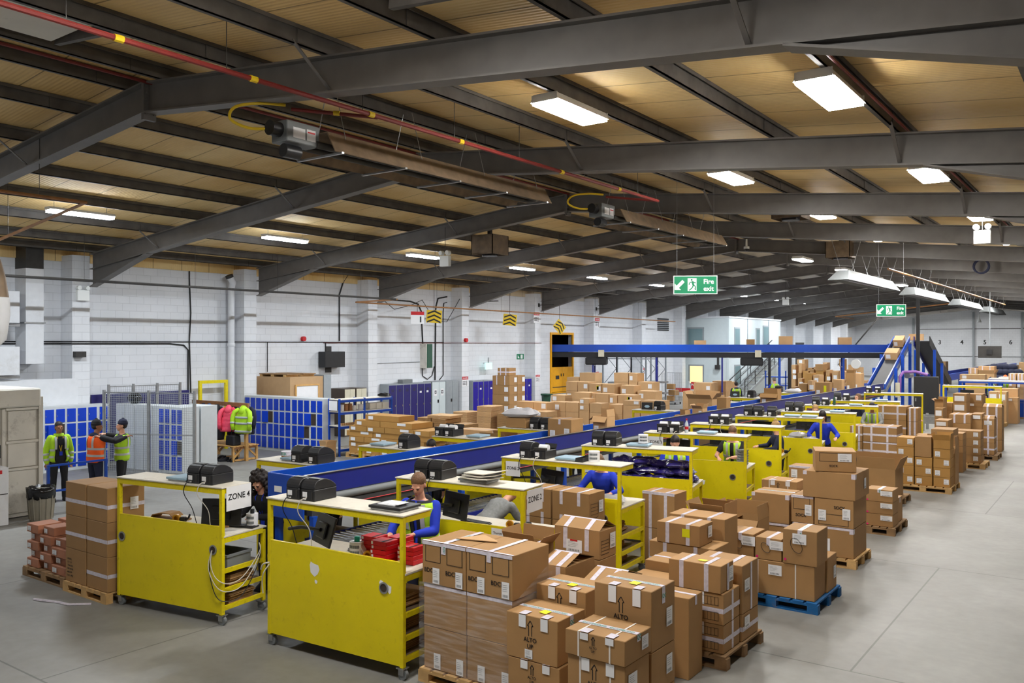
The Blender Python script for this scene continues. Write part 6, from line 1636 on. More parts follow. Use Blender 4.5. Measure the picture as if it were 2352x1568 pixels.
for j in range(nz + 1):
    for i in range(41):
        x, y = per(min(.9999, i / 40)); z = .13 + (1.03 - .13) * j / nz + (.02 * sin(i * .9) if j == nz else 0)
        e = .004 + .006 * abs(sin(i * 1.3 + j * .7)); cx_, cy_ = (x0 + x1) / 2, (y0 + y1) / 2
        m.v.append((x + (e if x > cx_ else -e), y + (e if y > cy_ else -e), z))
for j in range(nz):
    for i in range(40): a = j * 41 + i; m.f.append((a, a + 1, a + 42, a + 41)); m.m.append(0)
m.build('wrap', M['film'], t, 'all')
m = MB(); m.add([(-4.79, 6.6, 1.0), (-4.77, 7.25, 1.3), (-4.74, 7.35, 1.15), (-4.77, 6.8, .93), (-4.775, 7.2, .95)], [(0, 1, 2, 3), (3, 2, 4)]); m.build('torn_end', M['film'], t)
# arrow-printed cartons at the bottom edge
AL = 'arrow-printed group'
carton(-4.75, -4.17, 6.47, 6.95, 0, .29, 'al', 'arrow-printed carton at floor level under the group beside the wrapped pallet')
carton(-4.75, -4.17, 6.47, 6.95, .29, .57, 'al,st2', 'strapped arrow-printed carton under the yellow-stickered front carton')
carton(-4.77, -4.19, 6.47, 6.95, .572, .99, 'al,q,st2,y,sb', 'arrow-printed carton with green-lettered tape, front of group beside the wrapped pallet')
carton(-3.97, -3.4, 6.28, 6.72, 0, .42, 'al', 'arrow-printed carton at floor level under the white-strapped stack')
carton(-3.97, -3.4, 6.28, 6.72, .422, .815, 'al,s2,st2,lRb', 'white-strapped arrow carton directly under the low strapped one')
carton(-3.98, -3.39, 6.26, 6.74, .818, 1.035, 'al,s2,q,st2,lR', 'low white-strapped arrow-printed carton nearest the bottom edge of the view')
carton(-4.03, -3.44, 6.84, 7.32, 0, .37, '', 'brown carton at floor level under the tallest arrow-printed carton')
carton(-4.03, -3.44, 6.84, 7.32, .372, .752, 'lR', 'brown carton with label below the tallest arrow-printed carton')
carton(-4.03, -3.44, 6.84, 7.32, .754, 1.3, 'al,q,st2,y,lR', 'tallest arrow-printed carton of the near group, green-lettered tape')
carton(-4.78, -4.2, 6.98, 7.42, 0, .7, '', 'brown carton at floor level behind the near arrow-printed group')
carton(-4.78, -4.2, 6.98, 7.42, .702, 1.13, 'al,q,st2,y', 'arrow-printed carton at the back of the near group, yellow sticker')
# gabled cartons between the wrapped pallet and the benches
carton(-5.36, -4.76, 8.2, 8.58, 0, .56, '', 'brown carton at floor level under the large gabled carton')
carton(-5.36, -4.76, 8.2, 8.58, .562, 1.1, '', 'brown carton directly under the large gabled carton with red label')
carton(-5.36, -4.76, 8.2, 8.58, 1.103, 1.42, 'gable,doc,lR,pr', 'large gabled carton with red-headed document pouch')
carton(-5.62, -5.2, 7.6, 7.95, 0, .6, '', 'brown carton at floor level beside the wrapped pallet back')
carton(-5.62, -5.2, 7.6, 7.95, .602, 1.3, 'open,v2', 'open-topped brown carton just behind the wrapped pallet')
carton(-5.12, -4.78, 7.5, 8.1, 0, .62, '', 'brown carton at floor level under the first peaked-top carton')
carton(-5.1, -4.76, 7.5, 8.1, .622, 1.17, 'gable,lF', 'peaked-top carton behind the back arrow-printed carton')
carton(-4.58, -4.18, 7.55, 8.1, 0, .55, '', 'brown carton at floor level under the second peaked-top carton')
carton(-4.58, -4.18, 7.55, 8.1, .552, 1.07, 'gable,lF', 'peaked-top carton nearest the tallest arrow-printed carton')
for k, (a, b_) in enumerate(((-4.1, -3.72), (-4.62, -4.15))): carton(a, b_, 8.25, 8.6, 0, .85 - .1 * k, 'tx', f"plain brown carton standing behind the peaked-top cartons, {['aisle', 'bench'][k]} side")
# P3
P = 'pallet with criss-cross taped cartons'
pallet(-4.82, -3.5, 8.72, 9.84, 'dark wooden pallet under the criss-cross taped cartons', 'pallet_dark')
for k, (z0, z1) in enumerate(((.147, .455), (.457, .795))):
    carton(-4.16, -3.56, 8.78, 9.25, z0, z1, 'h,vR,pf,lFt' + (',lF' if k == 0 else ''), f"criss-cross taped carton at the aisle corner of the dark pallet, {LV[k]} layer")
    carton(-4.76, -4.17, 8.78, 9.25, z0, z1, 'h,pf', f"criss-cross taped carton at the bench corner of the dark pallet, {LV[k]} layer")
carton(-4.2, -3.58, 8.76, 9.12, .798, 1.1, 'v2,vR,y,lR', 'long taped carton lying on top of the dark pallet stack')
carton(-4.15, -3.54, 9.28, 9.78, .147, .45, 'h,lRb', 'brown carton at the rear aisle corner of the dark pallet, bottom')
carton(-4.15, -3.54, 9.28, 9.78, .452, 1.0, 'v2,vR,lRb,doc', 'tall taped carton with red-edged label at the rear of the dark pallet')
carton(-4.76, -4.16, 9.28, 9.78, .147, .9, 'tx', 'brown carton at the rear bench corner of the dark pallet')
# P5 stack behind
carton(-5.12, -4.22, 10.1, 10.6, 0, .5, 'h,v2', 'wide taped carton at the bottom of the stack behind the peaked-top cartons')
carton(-5.12, -4.22, 10.1, 10.6, .502, .93, 'h,v2,pr', 'wide taped carton in the middle of the stack behind the peaked-top cartons')
carton(-5.0, -4.4, 10.08, 10.5, .932, 1.2, 'v2,lR,yF', 'taped carton on top of the stack behind the peaked-top cartons, yellow label')
carton(-5.1, -4.3, 10.65, 11.1, 0, .6, '', 'brown carton at floor level behind the wide taped stack')
carton(-5.1, -4.3, 10.65, 11.1, .602, 1.2, 'v2', 'brown carton top just visible behind the wide taped stack')
# P4 blue pallet
pallet(-4.5, -3.27, 11.2, 12.3, 'blue painted pallet on the aisle floor', 'pallet_blue')
carton(-4.3, -3.33, 11.25, 11.75, .147, .6, 's2,lFt', 'broad white-strapped carton on the blue pallet, aisle corner')
carton(-3.95, -3.31, 11.78, 12.22, .147, .615, 's2,lR', 'strapped carton at the rear of the blue pallet')
carton(-4.46, -3.97, 11.78, 12.22, .147, .6, '', 'brown carton at the rear bench side of the blue pallet')
carton(-5.15, -4.52, 11.25, 11.75, 0, .6, 's2', 'strapped brown carton on the floor beside the blue pallet')
carton(-3.74, -3.29, 11.24, 11.72, .603, 1.06, 'qf,lFt,o,m', 'upright scribbled carton with pink dot on top of the blue pallet load')
carton(-4.12, -3.76, 11.26, 11.72, .603, .9, 'ty,lFb,o,m', 'scribbled carton next to the upright one on the blue pallet')
carton(-4.52, -4.14, 11.26, 11.72, .603, .92, 'ty,lFb,o,m', 'scribbled carton third from the aisle on the blue pallet')
carton(-5.05, -4.55, 11.26, 11.72, .603, 1.08, 'open,qf,o,m,lF', 'scribbled carton with raised lid flaps beside the blue pallet load')
# open cartons behind
carton(-5.9, -5.2, 12.7, 13.2, 0, .62, 'open,v2', 'large open carton on the floor behind the scribbled cartons')
carton(-5.15, -4.6, 12.7, 13.2, 0, .8, 'open2,lF', 'open carton with tall raised flap behind the scribbled cartons')
carton(-6.28, -5.72, 12.15, 12.6, 0, .6, 'v2', 'brown carton at floor level before the purple-bag bench panel')
carton(-6.28, -5.72, 12.15, 12.6, .602, 1.17, 'v2,e', 'taped carton standing before the purple-bag bench panel')
carton(-5.6, -5.1, 12.15, 12.55, 0, .4, 'tx', 'low brown carton beside the carton before the purple-bag bench')
# cartons behind zone 2 bench
for c, (a, b_) in enumerate(((-7.27, -6.74), (-6.72, -6.1))):
    for k, (z0, z1) in enumerate(((0, .5), (.502, .99), (.992, 1.43))):
        carton(a, b_, 10.22, 10.66, z0, z1 - .02 * (k == 2), 'v2s,lR' + (',pr' if c else ''), f"brown carton {['at the bottom', 'in the middle', 'on top'][k]} of the {['conveyor', 'aisle'][c]}-side stack between the zone 2 benches")
# P6 tall stack
pallet(-4.5, -3.45, 13.8, 14.75, 'pale pallet under the tallest carton stack by the aisle')
carton(-4.45, -3.5, 13.85, 14.65, .147, .61, 'doc,e,c', 'wide carton with white pouch at the base of the tallest aisle stack')
carton(-4.1, -3.5, 13.85, 14.65, .613, 1.05, 'sqd,lF,lF2', 'carton with printed square in the tallest aisle stack, aisle side')
carton(-4.48, -4.12, 13.87, 14.65, .613, 1.05, 'sq,e,lF2', 'narrow carton with printed square in the tallest aisle stack, inner side')
carton(-4.28, -3.47, 13.84, 14.7, 1.053, 1.47, 'c,lR', 'big plain carton near the top of the tallest aisle stack')
carton(-4.2, -3.58, 13.9, 14.5, 1.473, 1.8, 'sq,vR,qr,lFb', 'topmost carton of the tallest aisle stack, green-lettered tape round it', rz=R(20))
carton(-5.1, -4.52, 13.9, 14.5, 0, .55, 'sq,e', 'carton with printed square under the big plain carton beside the tallest stack')
carton(-5.15, -4.52, 13.9, 14.5, .553, 1.03, 'q,c', 'big plain carton with torn lid beside the tallest aisle stack')
carton(-5.75, -5.2, 13.95, 14.4, 0, .6, 'open,v2', 'open carton on the floor beside the big torn-lid carton')
# behind it
pallet(-5.6, -4.4, 15.3, 16.3, 'pale pallet under the strapped arrow carton by the zone 3 bench')
carton(-5.55, -4.85, 15.35, 15.85, .147, .7, 's2,st2', 'strapped arrow carton, lower one by the zone 3 bench')
carton(-5.5, -4.85, 15.35, 15.85, .703, 1.02, 'al,s2,st2', 'strapped arrow-printed carton on top, by the zone 3 bench')
carton(-4.83, -4.45, 15.4, 15.8, .147, .85, 'v2', 'small taped carton beside the strapped arrow carton')
for c, (a, b_) in enumerate(((-5.6, -5.1), (-5.08, -4.58))):
    for k, (z0, z1) in enumerate(((0, .38), (.382, .76), (.762, 1.05))): carton(a, b_, 17.2, 17.65, z0, z1, 'e,lF' if k == 2 else 's2', f"brown carton in the pair of stacks behind the arrow carton, {LV[k]} layer, {['bench', 'aisle'][c]} side")
# P7 small stack
pallet(-4.4, -3.48, 16.6, 17.7, 'pallet under the small pink-dotted cartons by the aisle', 'pallet_dark')
for k in range(3):
    carton(-4.0, -3.52, 16.65, 17.1, .147 + .225 * k, .147 + .225 * (k + 1), 'lFb,m' + (',qf' if k == 2 else ''), f"small pink-dotted carton at the aisle corner of its pallet, {LV[k]} layer")
    carton(-4.36, -4.02, 16.65, 17.1, .147 + .2 * k, .147 + .2 * (k + 1), 'm', f"small pink-dotted carton at the inner corner of its pallet, {LV[k]} layer")
carton(-4.3, -3.55, 17.15, 17.6, .147, .6, 'tx', 'plain carton at the rear of the pink-dotted pallet')
# P8 long open box
pallet(-5.2, -4.0, 19.6, 20.7, 'pallet under the long open-topped carton', 'pallet_dark')
carton(-5.15, -4.12, 19.7, 20.5, .147, .78, 'open', 'long open-topped carton on its pallet beyond the pink-dotted stack')
# P9 golden cartons
pallet(-4.62, -3.38, 22.0, 23.2, 'pallet under the golden-brown cartons beside the aisle')
for c, (a, b_) in enumerate(((-4.58, -4.2), (-4.18, -3.8), (-3.78, -3.42))):
    for k in range([5, 3, 4][c]):
        carton(a, b_, 22.05, 22.6, .147 + .222 * k, .147 + .222 * (k + 1), 'lF' if (k + c) % 2 else 'lF2', f"golden-brown carton, {['bottom', 'second', 'third', 'fourth', 'fifth'][k]} layer, {['inner', 'middle', 'aisle'][c]} column of its pallet", 'card_gold')
carton(-4.18, -3.82, 22.05, 22.5, .82, 1.3, '', 'tall brown carton standing in the middle of the golden pallet load')
carton(-3.78, -3.42, 22.05, 22.5, 1.04, 1.24, 'open', 'open golden carton at the aisle corner of its pallet', 'card_gold')
carton(-4.1, -3.4, 22.65, 23.15, .147, 1.05, 'open2', 'large open brown carton with tall flaps behind the golden cartons')
carton(-4.58, -4.15, 22.65, 23.15, .147, 1.1, '', 'brown carton at the rear inner corner of the golden pallet', 'card_gold')
# P10, P11 stacks beside the benches
for k in range(3):
    carton(-5.85, -5.0, 24.1, 24.8, .02 + .43 * k, .02 + .43 * (k + 1) - .003, 'v2,h,e', f"white-taped brown carton of the three-high stack before the fourth bench, {LV[k]} layer")
    carton(-6.2, -5.87, 24.15, 24.8, .02 + .42 * k, .02 + .42 * (k + 1) - .003, 'v2,h', f"narrow white-taped carton beside the three-high stack, {LV[k]} layer")
for k in range(4): carton(-6.2, -5.35, 27.0, 27.6, .02 + .41 * k, .02 + .41 * (k + 1) - .003, 'v2,h,lR', f"white-taped carton of the four-high stack beyond the golden pallet, {LV[k]} layer")
for k in range(4): carton(-5.33, -5.05, 27.05, 27.6, .02 + .4 * k, .02 + .4 * (k + 1) - .003, 'v2', f"narrow carton against the four-high taped stack, {LV[k]} layer")
# P12
pallet(-4.3, -3.3, 26.9, 27.9, 'pallet under the four-layer stack of long cartons')
for k in range(4): carton(-4.25, -3.42, 27.0, 27.6, .147 + .225 * k, .147 + .225 * (k + 1), 'lF2', f"long plain carton of the stack standing past the golden pallet, {LV[k]} layer")
for k in range(4): carton(-4.75, -4.4, 25.2, 25.6, .26 * k, .26 * (k + 1), 'lF', f"small labelled carton in the narrow column before the long cartons, {LV[k]} layer")
# P13 tall gabled stacks by the aisle
pallet(-4.1, -3.25, 29.2, 30.2, 'pallet under the gabled carton tower at the aisle', 'pallet_dark')
for k in range(3): carton(-3.95, -3.35, 29.3, 29.9, .147 + .36 * k, .147 + .36 * (k + 1), ('gable,v2,lFb' if k == 2 else 'v2,h'), f"brown carton of the gabled tower at the aisle, {LV[k]} layer")
for k in range(4): carton(-3.95, -3.4, 31.6, 32.2, .36 * k, .36 * (k + 1), ('gable,v2' if k == 3 else 'v2'), f"brown carton of the farther gabled tower at the aisle, {LV[k]} layer")
# ================================================================ left of the near benches
pallet(-13.6, -12.32, 6.1, 7.1, 'dark pallet under the small reddish cartons at the near end', 'pallet_dark')
rows = [(-13.55, -13.2), (-13.15, -12.82), (-12.8, -12.36)]
for k in range(5):
    for c, (a, b_) in enumerate(rows):
        if k == 4 and c == 2: continue
        sft = .05 * ((k + c) % 2)
        for dpt, yy in enumerate((6.14, 6.6)):
            carton(a + sft * .3, b_, yy + sft, yy + .36, .147 + .128 * k, .147 + .128 * (k + 1), 'lF' if dpt == 0 else '', f"small reddish carton, {['bottom', 'second', 'third', 'fourth', 'top'][k]} layer, {['outer', 'middle', 'inner'][c]} column, {['front', 'rear'][dpt]} row of the near pallet", 'card_red', name='small_carton')
carton(-12.78, -12.36, 6.62, 7.0, .662, .8, 'lF', 'single reddish carton lying highest at the rear of the near pallet', 'card_red', name='small_carton')
pallet(-12.28, -11.12, 6.05, 6.7, 'pale pallet under the tall carton columns beside the zone 4 bench')
for c, (a, b_) in enumerate(((-12.26, -11.7), (-11.68, -11.14))):
    for k in range(3):
        carton(a, b_, 6.08, 6.62, .147 + .468 * k, .147 + .468 * (k + 1), ('txt' if (k == 0 and c == 0) else 'h') + (',lR' if (c == 1 and k == 2) else ''), f"tall brown carton, {LV[k]} of the {['outer', 'bench-side'][c]} column beside the zone 4 bench")
o = MB().tube([(-11.3, 5.95, .004), (-11.5, 5.75, .01), (-11.75, 5.72, .004), (-12.0, 5.62, .012), (-12.15, 5.6, .004)], .02, 6).build('tape_strip', M['tape'], None, True); tag(o, 'loose strip of clear tape on the floor beside the zone 4 bench', 'tape')

# ---------------------------------------------------------------- piles in the middle of the hall, described by pixel columns at a known depth
def zat(px, py, y):
    p = GY(px, y); d = cs * y - sn * p.x
    return CAMH + (CYP - py) * d / FPX
def col(y, pl, pr, dep, tops, zb, styles, lab, mt='card_light', near=False, names=None):
    """a column of cartons: front face from pixel pl to pr at depth y, top edges at pixel rows tops, standing on zb"""
    a, b_ = GY(pl, y).x, GY(pr, y).x
    zs = [zat((pl + pr) / 2, t_, y) for t_ in tops] + [zb]
    n = len(zs) - 1
    LN = {1: ['single'], 2: ['upper', 'lower'], 3: ['top', 'middle', 'bottom'], 4: ['top', 'second', 'third', 'bottom'], 5: ['top', 'second', 'third', 'fourth', 'bottom'], 6: ['top', 'second', 'third', 'fourth', 'fifth', 'bottom']}[n]
    for i in reversed(range(n)):
        carton(a + .004, b_ - .004, y, y + dep, zs[i + 1] + .003, zs[i], styles[i % len(styles)], f"{LN[i]} {'carton of' if n > 1 else 'carton,'} {lab}", mt, near=near)
# taped long cartons beside the blue shelving bench
Y0 = 18.4
pallet(-19.7, -18.2, 18.35, 19.4, 'pallet under the long orange-taped cartons, shelving side'); pallet(-18.1, -16.5, 18.35, 19.4, 'pallet under the long orange-taped cartons, conveyor side')
zl = [.147, .32, .49, .655, .82, .985, 1.16]
cut = [[-19.6, -18.9, -18.3, -17.2, -16.6], [-19.65, -18.6, -18.0, -17.4, -16.55], [-19.6, -18.95, -18.35, -17.0, -16.5], [-19.75, -18.6, -17.3, -16.3], [-19.6, -18.85, -18.1, -16.9, -16.3], [-19.4, -18.3, -17.0]]
for k in range(6):
    for i, (a, b_) in enumerate(zip(cut[k], cut[k][1:])):
        carton(a + .006, b_ - .006, 18.4 + .03 * (k % 2), 19.35, zl[k], zl[k + 1] - .003, 'lF' if (i + k) % 3 else 'lFb', f"long orange-taped carton, {['bottom', 'second', 'third', 'fourth', 'fifth', 'sixth'][k]} layer, {ORD[i]} from the shelving bench", 'card_gold', near=False)
carton(-19.0, -17.6, 18.5, 19.2, 1.163, 1.33, 'lF', 'single long orange-taped carton on top of the taped pile', 'card_gold', near=False)
carton(-20.15, -19.85, 17.7, 18.1, 0, .4, 'open', 'small open carton on the floor before the blue shelving bench', 'card_light', near=False)
# bundles of flat cardboard
def bundle(x, y, z, w, d, h, label, rz=0, mt='card'):
    t = thing('flat_carton_bundle', label, 'flat cartons', (x, y, z), rz)
    n = max(3, int(h / .03)); m = MB()
    for i in range(n + 1):
        for zz, e in ((i / n * h, -.012), ((i + .5) / n * h, .0)):
            if zz > h: continue
            m.v += [(-w / 2 - e, -d / 2 - e, zz), (w / 2 + e, -d / 2 - e, zz), (w / 2 + e, d / 2 + e, zz), (-w / 2 - e, d / 2 + e, zz)]
    q = len(m.v) // 4
    for i in range(q - 1):
        for k in range(4): m.f.append((i * 4 + k, i * 4 + (k + 1) % 4, i * 4 + 4 + (k + 1) % 4, i * 4 + 4 + k)); m.m.append(0)
    m.f += [(3, 2, 1, 0), tuple(range(4 * q - 4, 4 * q))]; m.m += [0, 0]
    m.build('boards', M[mt], t)
    MB().box(-.012, .012, -d / 2 - .004, d / 2 + .004, h + .001, h + .003).build('string', M['strap'], t)
pallet(-20.2, -18.1, 22.0, 23.1, 'pallet under the brown flat-cardboard bundles', 'pallet_dark')
i = 0
for k in range(5):
    for c in range(3 - (k == 4)):
        if k >= 3 and c == 0 and k == 4: pass
        bundle(-19.8 + .66 * c + .1 * (k % 2), 22.5, .147 + .16 * k, .62, .85, .155, f"bundle of brown flat cardboard, {['bottom', 'second', 'third', 'fourth', 'top'][k]} layer, {ORD[c]} from the lockers"); i += 1
bundle(-19.2, 22.5, .95, .95, .8, .1, 'pale flat-cardboard bundle lying crosswise on top of the brown bundles', .1, 'card_light')
for k in range(5): bundle(-19.75, 25.75, .147 + .2 * k, .66, .8, .195, f"pale flat-cardboard bundle of the tall stack, {['bottom', 'second', 'third', 'fourth', 'top'][k]} layer", .02 * k, 'card_light')
pallet(-20.2, -19.3, 25.3, 26.3, 'pallet under the tall stack of pale flat cardboard', 'pallet_dark')
for k in range(4): bundle(-20.75, 25.6, .02 + .22 * k, .7, .8, .215, f"pale flat-cardboard bundle of the shorter stack, {LV[k]} layer", -.02 * k, 'card_light')
for k in range(3): bundle(-18.7, 25.8, .02 + .3 * k, .9, .8, .295, f"brown flat-cardboard bundle beside the tall pale stack, {LV[k]} layer", 0, 'card')
col(20.3, 1050, 1117, .7, [987, 1003], 0, ['tx'], "a low pair before the flat-cardboard stacks")
# tall carton pile at the indigo lockers
pallet(-22.15, -21.15, 28.95, 30.3, 'pallet under the tall carton pile before the indigo lockers', 'pallet_dark')
for dd, yy in enumerate((29.0, 29.58)):
    for k in range(5):
        carton(-22.1, -21.2, yy, yy + .56, .147 + .4 * k, .147 + .4 * (k + 1) - .003, 'lF2,lR' if k < 4 else 'v2,lR', f"brown carton of the tall pile before the indigo lockers, {['bottom', 'second', 'third', 'fourth', 'top'][k]} layer, {['front', 'rear'][dd]}", near=False)
carton(-21.9, -21.3, 29.1, 29.6, 2.15, 2.47, 'v2,h', 'taped carton crowning the tall pile before the indigo lockers', near=False)
# main middle pile
Q = [(27.0, 1178, 1229, .7, [944], ['lF'], 'lowest row before the tall pile'), (27.0, 1229, 1257, .7, [945, 957], ['lF'], 'lowest row second from the tall pile'),
     (27.7, 1186, 1225, .6, [922, 943], ['', ''], 'the second row beside the tall pile'), (27.7, 1225, 1256, .6, [924, 944], ['lF2', ''], 'the second row next to the small labelled column'),
     (28.6, 1257, 1272, .5, [923, 935, 946, 957], ['lF'], 'the small labelled column in the middle pile'), (28.6, 1272, 1299, .6, [923, 945], ['lF', 'lF2'], 'the row right after the small labelled column'),
     (28.6, 1299, 1329, .7, [924, 946], ['', 'lF2'], 'the row with a plain face in the middle pile'), (28.6, 1330, 1353, .5, [915, 929, 943], ['lF'], 'the three small labelled ones in the middle pile'),
     (28.6, 1354, 1382, .6, [926, 948], ['', 'lF'], 'the stack behind the large open belt carton'), (29.4, 1399, 1430, .7, [929, 951], ['', ''], 'the stack after the open belt carton'),
     (29.4, 1431, 1470, .7, [920, 931], ['lF2', ''], 'the low flat pair toward the office'), (29.4, 1471, 1520, .7, [920, 932], ['lF2'], 'the low flat pair nearer the office'),
     (31.0, 1266, 1298, .6, [907, 923], ['lF'], 'the single row behind the small column'), (31.0, 1319, 1354, .7, [901, 917], ['', ''], 'the second tier behind the three small ones'),
     (31.2, 1355, 1368, .6, [903, 925], ['lF'], 'the narrow pair in the second tier'), (31.2, 1368, 1398, .7, [904, 926], ['', 'lF'], 'the broad pair in the second tier'),
     (31.2, 1399, 1418, .7, [907, 929], ['lF', ''], 'the labelled pair in the second tier'), (31.2, 1419, 1455, .7, [907, 929], ['lF2,yF', ''], 'the yellow-tagged pair in the second tier'),
     (33.5, 1300, 1326, .7, [876, 897, 918], ['', 'lF', ''], 'the rear tier closest to the hatch'), (33.5, 1327, 1351, .7, [877, 898, 918], ['lF2', '', ''], 'the rear tier second from the hatch'),
     (33.5, 1353, 1382, .7, [881, 904], ['lF2,yF', ''], 'the rear tier with a yellow tag'), (33.5, 1383, 1411, .7, [882, 905], ['lF', ''], 'the rear tier with white tags'),
     (33.8, 1425, 1456, .7, [885, 908], ['lF', ''], 'the rear tier in front of the racking'), (34.0, 1464, 1505, .7, [898, 919], ['lF', ''], 'the rear tier low toward the office'),
     (36.2, 1302, 1330, .7, [866, 882], ['', ''], 'the hindmost tier nearest the hatch'), (36.2, 1331, 1367, .7, [856, 876, 896], ['', '', ''], 'the hindmost tier under the overhead conveyor'),
     (36.2, 1410, 1443, .7, [856, 877, 898], ['', '', ''], 'the hindmost tier with plain faces before the racking'), (36.2, 1444, 1464, .7, [857, 877, 898], ['lF', 'lF', ''], 'the hindmost tier with labels before the racking'),
     (36.2, 1465, 1500, .7, [877, 898], ['lF2', 'lF'], 'the hindmost tier closest to the racking'),
     (41.0, 1568, 1593, .8, [898], [''], 'the office group, lone low one'), (41.0, 1593, 1634, .9, [879, 902], ['lF2', 'lF2'], 'the office group, broad front stack'),
     (42.2, 1636, 1668, .8, [875, 897], ['lF', 'lF2'], 'the office group, stack by the stair'), (39.5, 1595, 1634, .8, [911], ['lF2'], 'the office group, low one in front'), (39.6, 1636, 1650, .8, [908, 918], ['lF'], 'the office group, small pair in front'), (44, 1669, 1680, .8, [877, 897], ['lF'], 'the office group, narrow rear pair')]
for y, pl, pr, dep, tops, sty, lab in Q: col(y, pl, pr, dep, tops, 0, sty, lab)
# waste sack and open carton on the left bench L4
p = on('L4', .42, .26, 0); carton(p.x - .26, p.x + .26, p.y - .2, p.y + .2, 1.724, 1.93, '', "low brown carton on the fourth lockers' side bench, under the waste sack", 'card')
polybag((p.x, p.y, 1.932), .2, 1.45, M['film_bag'], 15, "clear sack of green plastic waste on the fourth lockers' side bench", None)
carton(-11.9, -11.2, 15.2, 15.7, 0, 1.3, 'open', "open carton standing beside the fourth lockers' side bench", 'card', near=False)
carton(-12.9, -12.1, 15.6, 16.1, 0, .85, 'gable', "peaked carton on the floor behind the fourth lockers' side bench", 'card_gold', near=False)
# ---------------------------------------------------------------- cartons riding the belt
def belt(px0, px1, yw, zt_, style, label, mt='card', dy=.5):
    x0, x1 = CX0 + .06, CX1 - .06
    y = yw
    carton(x0, x1, y, y + dy, 1.527, zt_, style, label, mt)
def ybx(px, x):
    u = (px - CXP) / FPX; return x * (cs + u * sn) / (u * cs - sn)
def on_belt(p0, p1, z1, style, label, mt='card'):
    x1 = CX1 - .05; x0 = CX0 + .06
    y0, y1 = ybx(p0, x0), ybx(p1, x1)
    while y1 - y0 < .34 and x1 - x0 > .3: x0 += .03; y0 = ybx(p0, x0)
    carton(x0, x1, y0, max(y1, y0 + .3), 1.527, z1, style, label, mt)
def yb(px): # depth where the near side plate crosses pixel column px
    u = (px - CXP) / FPX; return CX1 * (cs + u * sn) / (u * cs - sn)
on_belt(1258, 1340, 2.02, 'lF,lF2,big2,ty', 'large carton with white labels riding the belt nearest the near end', 'card')
on_belt(1362, 1413, 1.98, 'open2,lF', 'tall open carton riding the belt second from the near end', 'card_light')
on_belt(1550, 1584, 1.75, 'open2', 'low open carton with raised dark flap riding the belt', 'card')
on_belt(1590, 1612, 1.85, 'open,lF2', 'square carton riding the belt next to the low open one', 'card_light')
on_belt(1646, 1672, 2.05, '', 'plain upright carton riding the belt before the stair', 'card')
on_belt(1746, 1795, 1.95, 'open2,lF', 'carton with white lid flaps riding the belt by the hi-vis back', 'card')
on_belt(1872, 1912, 2.1, 'yF,lF', 'carton with yellow label riding the belt before the incline', 'card')
on_belt(1914, 1940, 2.15, 'lF', 'pale carton riding the belt behind the yellow-labelled one', 'card_light')
on_belt(1944, 1958, 2.35, 'open,lF', 'open carton with dark inside riding the belt near the incline', 'card')
on_belt(1962, 1985, 2.3, 'lF', 'labelled carton riding the belt closest to the incline', 'card_light')
def on_ramp(f, h, w, style, label):
    (ya, za), (yc, zc) = IA, IB
    y = ya + (yc - ya) * f; z = za + (zc - za) * f + .04; a = atan2(zc - za, yc - ya)
    t = carton(-w, w, -.3, .3, 0, h, style, label, 'card_light', near=False); t.location = ((CX0 + CX1) / 2, y, z); t.rotation_euler = (a, 0, 0)
on_ramp(.62, .36, .28, 'lF', 'carton with white label riding up the middle of the incline')
on_ramp(.9, .36, .22, 'lF', 'smaller carton riding near the top of the incline')
carton(-8.9, -8.3, 45.5, 46.0, 3.66, 3.98, '', 'carton tipping over the summit of the sloping conveyors', 'card_light', near=False)
def on_over(x, h, w, style, label, mt='card_light'):
    p = OA + od * x; t = carton(-w, w, -.25, .25, 0, h, style, label, mt, near=False); t.location = (p.x, p.y, p.z + .135); t.rotation_euler = (0, 0, atan2(od.y, od.x))
on_over(9.2, .36, .3, '', 'white-lidded carton on the overhead conveyor before the office'); on_over(11.7, .38, .2, '', 'dark carton on the overhead conveyor beside the office', 'card'); on_over(13.4, .52, .32, '', 'tallest carton on the overhead conveyor, past the office'); on_over(16.2, .42, .3, '', 'open carton on the overhead conveyor near the incline')
# boxes on the left benches
carton(-10.5, -9.75, 23.2, 23.7, 0, 1.9, 'open', "tall open carton standing between the fifth and sixth lockers' side benches", 'card_light', near=False)
# ---------------------------------------------------------------- goods area past the office
rnd = random.Random(21)
mg = MB(); 
for ri, (y, zmax, pa, pb) in enumerate(((47.5, 1.5, 1822, 1985), (52, 2.0, 1815, 1985), (57, 2.5, 1812, 1975), (63, 2.9, 1808, 1960))):
    px = pa
    while px < pb - 8:
        w = rnd.uniform(10, 22); z = .002
        a, b_ = GY(px, y).x, GY(px + w, y).x
        for k in range(5):
            h = rnd.uniform(.3, .65)
            if z + h > zmax * rnd.uniform(.6, 1.05): break
            c = rnd.choice((0, 0, 1, 2)); e = rnd.uniform(0, .12)
            mg.box(a + .02 + e, b_ - .02, y + e, y + .9, z, z + h - .004, c)
            if rnd.random() < .6:
                x = a + .1 + e + rnd.uniform(0, max(.01, b_ - a - .5)); mg.quad((x, y + e - .004, z + .05), (x + .22, y + e - .004, z + .05), (x + .22, y + e - .004, z + min(.3, h - .05)), (x, y + e - .004, z + min(.3, h - .05)), 3)
            z += h
        px += w + rnd.uniform(0, 3)
o = mg.build('cartons_beyond', [M['card_light'], M['card'], M['card_gold'], M['white']]); o['kind'] = 'stuff'; tag(o, 'heaped brown cartons with white labels in the goods area past the office', 'cartons')
